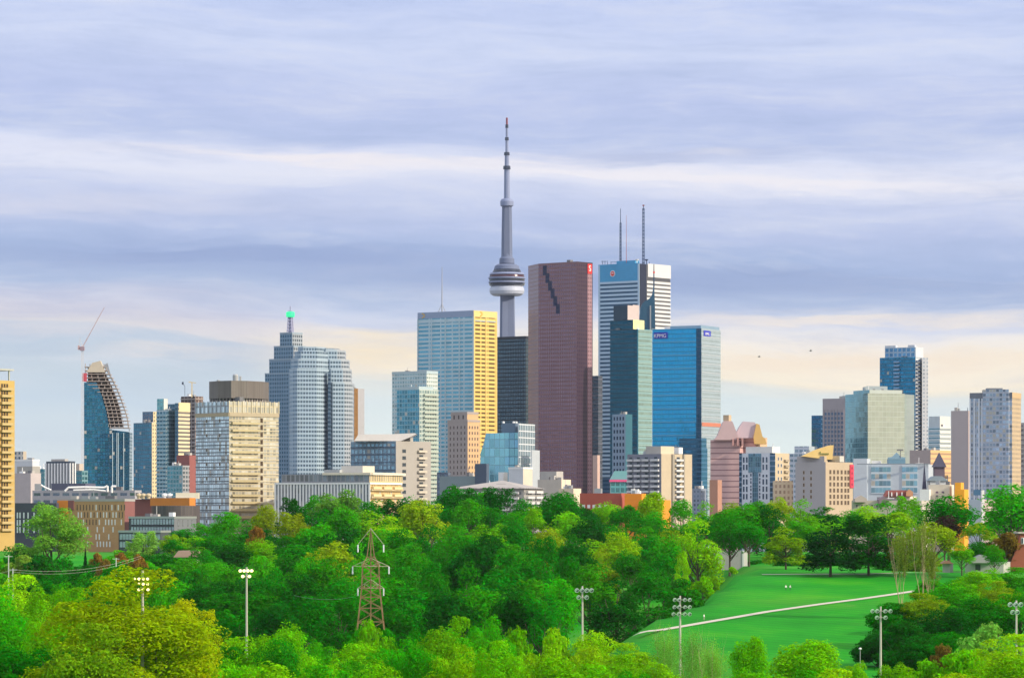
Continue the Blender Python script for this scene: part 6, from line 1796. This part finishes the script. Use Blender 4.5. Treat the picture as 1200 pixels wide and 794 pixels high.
# right-hand thicket
for a in ((1048, 706, 58, 930, 'bush', 'emerald'), (1080, 694, 66, 930, 'loose', 'olive'), (1112, 684, 66, 960, 'round', 'mid'), (1146, 667, 76, 980, 'loose', 'bright'), (1188, 664, 70, 990, 'loose', 'mid'),
          (1062, 728, 80, 870, 'bush', 'dark'), (1105, 712, 82, 880, 'round', 'dark'), (1150, 700, 82, 890, 'round', 'emerald'), (1195, 692, 76, 890, 'loose', 'mid'), (1028, 742, 50, 880, 'bush', 'dark'), (1065, 754, 72, 800, 'bush', 'dark'),
          (1115, 740, 66, 800, 'round', 'emerald'), (1130, 676, 50, 1000, 'round', 'emerald'), (1170, 680, 56, 940, 'loose', 'olive'), (1092, 680, 44, 1010, 'bush', 'mid')):
    T(*a, 'in thicket right of lawn', group='trees of the thicket right of the lawn', fine=True)
T(1105, 756, 46, 690, 'bush', 'rust', '', 'orange rust bush in the right foreground', fine=True)
T(1132, 765, 40, 660, 'bush', 'olive', '', 'reddish olive bush right of the orange rust bush', fine=True)
T(1152, 732, 72, 700, 'bush', 'sage', '', 'pale sage bush below the rightmost field lamp', fine=True)
T(1188, 742, 90, 610, 'loose', 'lime', '', 'lime yellow tree in the bottom right corner', fine=True)
T(878, 746, 44, 660, 'spread', 'bright', '', 'small bright tree at the bottom of the lawn', fine=True)
T(942, 750, 90, 620, 'spread', 'bright', '', 'broad bright green tree at the bottom of the lawn', fine=True)
T(435, 729, 46, 760, 'bush', 'bright', '', 'bright bush at the foot of the lattice pylon', fine=True)
T(418, 737, 40, 790, 'bush', 'mid', '', 'green bush at the left foot of the lattice pylon', fine=True)
T(452, 738, 40, 800, 'bush', 'emerald', '', 'deep emerald bush at the right foot of the lattice pylon', fine=True)
T(335, 735, 84, 640, 'round', 'bright', '', 'dense bright green tree in the foreground below the green lantern tower', fine=True)
for px, yt, dd, lb in ((780, 735, 700, 'thin pale sapling left of the three-row field lamp'), (812, 740, 690, 'thin pale twiggy sapling right of the three-row field lamp'), (835, 752, 680, 'thin pale sapling below the footpath, nearest the lawn')):
    T(px, yt, 46, dd, 'sparse', 'sage', '', lb, fine=True)

# pale bare poplars
for px, yt, lb in ((1057, 622, 'tall pale bare poplar with many rising limbs, left of the pair'), (1081, 610, 'tallest pale bare poplar, right of the pair'), (1092, 640, 'slim pale bare poplar leaning right of the pair')):
    dd = 1000.0
    x = wx(px, dd); g = ground_z(x, dd)
    r = thing('poplar_tree', lb, 'tree', (x, dd, g))
    H = wz(yt, dd) - g
    tk = bpy.data.objects.new('trunk', get_trunk('poplar', px % 5)); C.objects.link(tk); tk.parent = r; tk.scale = (H * .42, H * .42, H * .95)
    cr = bpy.data.objects.new('crown', get_crown('airy', px % 3, False)); C.objects.link(cr); cr.parent = r; cr.scale = (H * .25, H * .25, H * 1.0); cr.color = (.26, .34, .04, 1)

# ------------------------------------------------------------------ houses, walls and sheds beyond the lawn
HB = plain('house_brick', (.30, .085, .05), .85, var=.2, scale=1.5)
d = 1180.0
rt = root_of('house', 'red brick house with a white window at the right edge', 'house', 1196, d)
fr = blk(rt, 'walls', 1186, 1214, 1224, 634, None, d, HB, th=15)
slabshape(rt, 'gable_wall', [(1180, 668), (1186, 655), (1192, 640), (1196, 624.5), (1215, 624.5), (1215, 668)], d - .6, 9, HB)
mb = MB(); mb.box(wx(1192.5, d), wx(1216, d), d - 1.2, d + 10, wz(624.8, d), wz(623, d)); mb.build('roof', plain('house_coping', (.45, .40, .36), .8), rt)
mb = MB(); xw = wx(1198.2, d); mb.box(xw - .55, xw + .8, d - .75, d - .55, wz(637, d), wz(629.5, d), 0); mb.box(xw - .45, xw + .1, d - .82, d - .7, wz(636.5, d), wz(630, d), 1); mb.build('window', [WHITE, GLASSD], rt)
d = 1150
rt = root_of('garage', 'pale grey garage with low gable roof behind the lawn trees', 'garage', 1160, d)
fr = blk(rt, 'walls', 1131, 1176, 1184, 659, None, d, plain('garage_grey', (.44, .43, .40), .8), th=12)
slabshape(rt, 'gable_roof', [(1138, 659.2), (1164, 659.2), (1158, 651), (1150, 649.5), (1144, 653)], d - .5, 9, plain('garage_roof', (.30, .30, .31), .8))
mb = MB(); fr.box(mb, 'l', fr.sl(1143), fr.sl(1149), wz(668, d), wz(661, d), 0, .12); mb.build('door', plain('door_dark', (.06, .07, .07), .7), rt)
rt = root_of('shed', 'small pale shed behind the pale bare poplars', 'shed', 1110, 1160)
fr = blk(rt, 'walls', 1104.5, 1113, 1117, 659.5, None, 1160, plain('garage_grey', (.44, .43, .40), .8), th=20)
slabshape(rt, 'roof', [(1103.5, 660), (1117.5, 660), (1112, 656.5), (1108, 656.5)], 1159, 6, plain('shed_brown', (.26, .14, .09), .8))
d = 1270
rt = root_of('building', 'plain pale building wall showing under the trees behind the lawn', 'building', 868, d)
fr = blk(rt, 'walls', 836, 872, 876, 645, None, d, plain('pale_render', (.40, .39, .38), .8), th=10)
mb = MB(); fr.box(mb, 'l', fr.L - .6, fr.L, fr.z0, fr.z1, 0, .15); mb.build('corner_trim', WHITE, rt)
d = 1385
rt = root_of('house', 'house roof of dusty pink tiles among the trees below the raw concrete frame', 'house', 220, d)
fr = blk(rt, 'walls', 206, 230, 236, 652, None, d, plain('house_cream', (.45, .38, .33), .8), th=15)
slabshape(rt, 'roof', [(203, 652.5), (237, 652.5), (231, 644.5), (209, 645)], d - 1, 9, plain('dusty_tiles', (.40, .26, .22), .9))
# ------------------------------------------------------------------ lattice pylon
d = 900.0
xp = wx(434.5, d); gp = ground_z(xp, d)
py = thing('lattice_pylon', 'rust coloured lattice power pylon with three pairs of arms amid the trees', 'pylon', (xp, d, gp))
RUST = plain('pylon_steel', (.25, .155, .07), .7, .1, var=.2, scale=.6)
PALE = plain('pylon_arm_steel', (.44, .40, .28), .6, .1)
def hw(py_): return float(np.interp(py_, [618, 652, 662, 688, 720, 745, 790], [.2, .9, 2.0, 2.2, 2.9, 3.5, 4.4]))
mb = MB()
lv = [790, 765, 745, 728, 712, 699, 688, 675, 662, 652]
for y0, y1 in zip(lv, lv[1:]):
    h0, h1, z0, z1 = hw(y0), hw(y1), wz(y0, d), wz(y1, d)
    c0 = [(xp + sx * h0, d + sy * h0, max(z0, gp - .3)) for sx, sy in ((-1, -1), (1, -1), (1, 1), (-1, 1))]
    c1 = [(xp + sx * h1, d + sy * h1, z1) for sx, sy in ((-1, -1), (1, -1), (1, 1), (-1, 1))]
    for i in range(4):
        j = (i + 1) % 4
        mb.tube(c0[i], c1[i], .13, .12, 4)
        mb.tube(c0[i], c1[j], .085, .085, 4); mb.tube(c0[j], c1[i], .085, .085, 4); mb.tube(c1[i], c1[j], .085, .085, 4)
mb.tube((xp, d, wz(745, d)), (xp, d, wz(618, d)), .17, .14, 5)
for sx, sy in ((-1, -1), (1, -1), (1, 1), (-1, 1)):
    mb.tube((xp + sx * .9, d + sy * .9, wz(652, d)), (xp, d, wz(619, d)), .12, .1, 4)
mb.build('lattice_body', RUST, py)
INS = plain('insulator_white', (.78, .80, .82), .3)
for ya, hwid, yt in ((637.5, 3.15, 619), (663, 4.45, 653.5), (688.5, 3.15, 678.5)):
    for s in (-1, 1):
        mb = MB(); za, zt = wz(ya, d), wz(yt, d)
        tipx = xp + s * hwid
        for o in (-.5, .5):
            mb.tube((xp, d + o, zt), (tipx, d, za), .10, .08, 4)
            if ya > 640:
                mb.tube((xp, d + o, za), (tipx, d, za), .12, .09, 4)
                mid = xp + s * hwid * .5
                mb.tube((mid, d + o * .5, za), (mid, d + o * .5, (za + zt) / 2), .07, .07, 4)
                mb.tube((xp, d + o, za), (mid, d + o * .5, (za + zt) / 2), .06, .06, 4)
        mb.build('cross_arm', PALE, py)
        mb = MB(); zb = za - 2.0
        prf = []
        for q in range(9): prf += [(.10, za - .1 - q * .21), (.22, za - .2 - q * .21)]
        mb.lathe(prf[::-1], tipx, d, 8)
        mb.build('insulator', INS, py)

# overhead power cables and their wooden poles on the left
WIRE = plain('cable_grey', (.50, .50, .42), .6)
def cable(a, b, sag, r, label, mat=WIRE):
    mb = MB(); a, b = Vector(a), Vector(b)
    last = a
    for q in range(1, 25):
        u = q / 24
        p = a.lerp(b, u) - Vector((0, 0, 4 * sag * u * (1 - u)))
        mb.tube(last, p, r, r, 4); last = p
    o = mb.build('power_cable', mat)
    return tag(o, label, 'cable', 'power cables along the left')
d = 1010.0
pole_top = (wx(15, d), d, wz(667, d))
cable((wx(-20, d), d, wz(673, d)), pole_top, .4, .035, 'pale power cable entering from the left edge to the roadside pole')
cable(pole_top, (wx(165, 1250), 1250, wz(651, 1250)), 2.2, .035, 'upper pale power cable sagging below the weeping willow')
cable((pole_top[0], d, wz(669.5, d)), (wx(165, 1250), 1250, wz(653.5, 1250)), 2.4, .03, 'lower pale power cable sagging below the weeping willow')
for px, yt, dd, lb in ((15, 665.5, 1010, 'slim pale utility pole with crossarm at the left edge, the nearer and lower one'), (10, 650, 1120, 'farther slim utility pole left of the weeping willow'), (136, 653, 1240, 'thin utility pole beside the rusty bushes')):
    x = wx(px, dd); g = ground_z(x, dd)
    r = thing('utility_pole', lb, 'utility pole', (x, dd, g), 'utility poles on the left')
    mb = MB(); mb.tube((x, dd, g - .3), (x, dd, wz(yt, dd)), .22, .16, 8); mb.build('pole', plain('pole_pale', (.48, .50, .46), .8), r)
    mb = MB(); z = wz(yt, dd) - .5; mb.box(x - 1.2, x + 1.2, dd - .08, dd + .08, z, z + .18); mb.build('crossarm', plain('pole_pale', (.48, .50, .46), .8), r)
cable((wx(289, 740), 900, wz(697, 900)), (wx(434.5 - 21, 900), 900, wz(699, 900)), .8, .045, 'faint thin cable between the lit lamp and the lattice pylon', plain('cable_dark', (.12, .17, .15), .6))

# ------------------------------------------------------------------ sports field lamps
POLE = plain('lamp_pole', (.50, .46, .40), .5, .2)
SHELL = plain('lamp_shell', (.80, .80, .80), .35, .1, var=.04)
LENS = plain('lamp_glass', (.70, .74, .78), .08, .3)
DARKIN = plain('lamp_shadow', (.10, .11, .13), .5)
LIT = plain('lamp_lit', (.9, .8, .5), .4, emit=((1.0, .70, .30), 2.2))
def field_lamp(px, ytop, d, rows, label, lit=False, size=.52):
    x = wx(px, d); g = ground_z(x, d)
    r = thing('field_lamp', label, 'field lamp', (x, d, g), 'lamps of the sports field')
    zt = wz(ytop, d)
    mb = MB(); mb.tube((x, d, g - .4), (x, d, zt + .15), .30, .19, 10); mb.build('pole', POLE, r)
    proto = {}
    for y, offs in rows:
        z = wz(y, d)
        xa, xb = x + min(offs) * d / F, x + max(offs) * d / F
        mb = MB(); mb.box(xa - .2, xb + .2, d - .30, d - .20, z - .10, z + .02); mb.build('crossarm', POLE, r)
        for o in offs:
            cx = x + o * d / F
            at_ = (cx, d - .75, z)
            if 'a' in proto:
                h = clone(proto['a'], at_, r)
                le = proto['b'].copy(); C.objects.link(le); le.parent = h; le.location = (0, 0, 0)
                continue
            # bowl reflector tilted down and towards the field, opening to the viewer
            mb = MB()
            ax = Vector((0.10, -.86, -.5)).normalized(); u = ax.orthogonal().normalized(); v = ax.cross(u)
            c0 = Vector(at_)
            def ring(rad, off): return [c0 + ax * off + (u * math.cos(2 * math.pi * q / 14) + v * math.sin(2 * math.pi * q / 14)) * rad for q in range(14)]
            R_ = [ring(size * .30, -.55 * size), ring(size * .75, -.30 * size), ring(size * .98, .12 * size), ring(size, .34 * size), ring(size * .90, .34 * size)]
            for A, B in zip(R_, R_[1:]):
                for q in range(14): mb.face([tuple(A[q]), tuple(A[(q + 1) % 14]), tuple(B[(q + 1) % 14]), tuple(B[q])])
            mb.face([tuple(p) for p in R_[0]][::-1])
            mb.tube(c0 - ax * size * .5, (cx, d - .25, z), .08, .08, 5)
            proto['a'] = mb.build('lamp_head', SHELL, r, origin=at_)
            mb = MB(); mb.face([tuple(p) for p in ring(size * .88, .27 * size)]); 
            if not lit:
                for q in range(7):
                    mb.face([tuple(p) for p in (ring(size * .7, .275 * size)[q], ring(size * .7, .275 * size)[q + 1], c0 + ax * .275 * size)], None, 1)
            b = mb.build('lamp_lens', [LIT if lit else LENS, DARKIN], None, origin=at_)
            b.parent = proto['a']; b.location = (0, 0, 0); proto['b'] = b
    return r
field_lamp(289, 665, 760, ((668.0, (-7, -2.6, 1.8, 6.2)), (674.5, (-4.2, 3.6))), 'lit field lamp of six warm lamps on a tall pole before the dark wood', True, .38)
field_lamp(167, 669, 543, ((677.5, (-9, -3.5, 1.8, 6.5)), (683.5, (-3.8, 1.5, 6.5)), (690, (-3.5, 1.2, 7))), 'lit field lamp seen against the huge golden tree', True, .24)
field_lamp(682.5, 687, 820, ((691.0, (-6.5, -.5, 5, 10.5)), (699.2, (-4.5, 4.8))), 'unlit field lamp with four lamps over two, left of the footpath')
field_lamp(797, 698.5, 775, ((702, (-6.5, -1.5, 5.4, 11)), (710.5, (-6.8, -1.5, 5.6, 11)), (718.8, (-8, -2, 5.4, 11))), 'unlit field lamp with three rows of four lamps beside the footpath', size=.42)
field_lamp(1032, 711, 790, ((715.2, (-10, -4.5, 5, 11)), (722.8, (-4.8, 5.2))), 'unlit field lamp with four lamps over two, on the lower right of the lawn', size=.46)
field_lamp(1191, 704, 720, ((707.5, (-8, -1.5, 4.5)), (716.5, (-5, .5))), 'unlit field lamp at the right edge above the pale sage bush', size=.5)
d = 850; x = wx(1008, d); g = ground_z(x, d)
r = thing('lamp_post', 'short slim grey post with small round head at the lower edge of the lawn', 'lamp post', (x, d, g))
mb = MB(); mb.tube((x, d, g - .2), (x, d, wz(760, d)), .10, .08, 8); mb.build('pole', STEEL, r)
mb = MB(); mb.lathe([(0, wz(760.5, d)), (.32, wz(760.2, d)), (.36, wz(759.2, d)), (.2, wz(758.4, d)), (0, wz(758.2, d))], x, d, 12); mb.build('lamp_head', WHITE, r)

# ------------------------------------------------------------------ people on the lawn
def person(px, py, lean, shirt, trousers, label, face_dir=0.0, stride=.22):
    q = hit(px, py); g = ground_z(q.x, q.y)
    r = thing('person', label, 'person', (q.x, q.y, g), 'people walking on the lawn')
    J = [(0, 0, .95), (0, 0, 1.18), (0, .01, 1.42), (0, 0, 1.52), (0, -.02, 1.62), (0, -.01, 1.74),
         (-.10, 0, .90), (-.11, -stride, .50), (-.11, -stride * .6, .08), (-.11, -stride * .6 - .16, .04),
         (.10, 0, .90), (.11, stride * .7, .50), (.11, stride * 1.3, .10), (.11, stride * 1.3 - .13, .04),
         (-.19, 0, 1.40), (-.25, stride * .4, 1.13), (-.24, stride * .2 - .1, .88), (-.23, stride * .1 - .14, .80),
         (.19, 0, 1.40), (.25, -stride * .4, 1.13), (.24, -stride * .8, .88), (.23, -stride, .80)]
    E = [(0, 1), (1, 2), (2, 3), (3, 4), (4, 5), (0, 6), (6, 7), (7, 8), (8, 9), (0, 10), (10, 11), (11, 12), (12, 13), (2, 14), (14, 15), (15, 16), (16, 17), (2, 18), (18, 19), (19, 20), (20, 21)]
    Rd = [.15, .15, .16, .06, .10, .09, .10, .07, .045, .04, .10, .07, .045, .04, .065, .05, .04, .03, .065, .05, .04, .03]
    me = bpy.data.meshes.new('body'); me.from_pydata(J, E, []); me.update()
    ob = bpy.data.objects.new('body', me); C.objects.link(ob)
    sk = ob.modifiers.new('skin', 'SKIN'); sb = ob.modifiers.new('smooth', 'SUBSURF'); sb.levels = sb.render_levels = 1
    for i, v in enumerate(me.skin_vertices[0].data):
        v.radius = (Rd[i], Rd[i] * .8); v.use_root = (i == 0)
    dg = bpy.context.evaluated_depsgraph_get()
    m2 = bpy.data.meshes.new_from_object(ob.evaluated_get(dg))
    bpy.data.objects.remove(ob)
    m2.name = 'body'
    m2.materials.clear()
    for mt in (plain('skin', (.42, .26, .19), .6), shirt, trousers, plain('hair_dark', (.04, .03, .02), .8)): m2.materials.append(mt)
    for p_ in m2.polygons:
        z = p_.center.z
        p_.material_index = 3 if z > 1.70 or (z > 1.58 and p_.center.y > .03) else 0 if z > 1.47 or (z < .93 and abs(p_.center.x) > .19) else 1 if z > .93 else 2
    ob = bpy.data.objects.new('body', m2); C.objects.link(ob)
    ob.parent = r; ob.rotation_euler = (0, 0, face_dir)
WS = plain('shirt_white', (.80, .80, .78), .8); DT = plain('trousers_dark', (.04, .04, .06), .8); KH = plain('trousers_khaki', (.45, .40, .33), .8); DS_ = plain('shirt_dark', (.05, .05, .07), .8)
person(921, 691.5, 0, WS, DT, 'person in a white top and dark trousers, left of the pair on the lawn', .5)
person(926, 691.5, 0, plain('shirt_grey', (.50, .50, .50), .8), DS_, 'person in a grey top, right of the pair on the lawn', .7)
person(825, 726, 0, WS, KH, 'person in white walking alone above the footpath', 1.2)

# two birds high above the skyline
def bird(px, py, d, label):
    c = Vector((wx(px, d), d, wz(py, d)))
    b = MB()
    rings_ = [(-.20, .01), (-.12, .045), (0, .065), (.10, .05), (.15, .04), (.20, .01)]
    for (a, r0), (b2, r1) in zip(rings_, rings_[1:]):
        b.tube(c + Vector((a, 0, a * .1)), c + Vector((b2, 0, b2 * .1)), r0, r1, 7)
    for s in (-1, 1):
        w0, w1, w2 = c + Vector((.03, 0, .03)), c + Vector((.05, s * .22, .16)), c + Vector((-.03, s * .46, .12))
        b.face([tuple(w0 + Vector((.06, 0, 0))), tuple(w1 + Vector((.05, 0, 0))), tuple(w2), tuple(w1 - Vector((.10, 0, 0))), tuple(w0 - Vector((.09, 0, 0)))])
    b.face([tuple(c + Vector((-.16, 0, -.01))), tuple(c + Vector((-.32, .05, -.03))), tuple(c + Vector((-.32, -.05, -.03)))])
    o = b.build('bird', plain('bird_dark', (.10, .10, .12), .8), origin=c)
    tag(o, label, 'bird', 'birds over the skyline')
bird(950, 411, 520, 'tiny dark bird in the cream sky, the right and higher one')
bird(889.5, 418, 520, 'tiny dark bird in the cream sky, the left and lower one')

# ------------------------------------------------------------------ air
HAZE = 1.2e-5
if HAZE:
    mb = MB(); mb.box(-3050, 3050, -1050, 7050, -8, 640)
    m, t = new_mat('haze')
    v = t.n('ShaderNodeVolumePrincipled', {'Color': (.72, .80, .92, 1), 'Density': HAZE, 'Anisotropy': 0.2})
    t.n('ShaderNodeOutputMaterial', {'Volume': v.outputs[0]})
    o = mb.build('haze', m); o['kind'] = 'stuff'
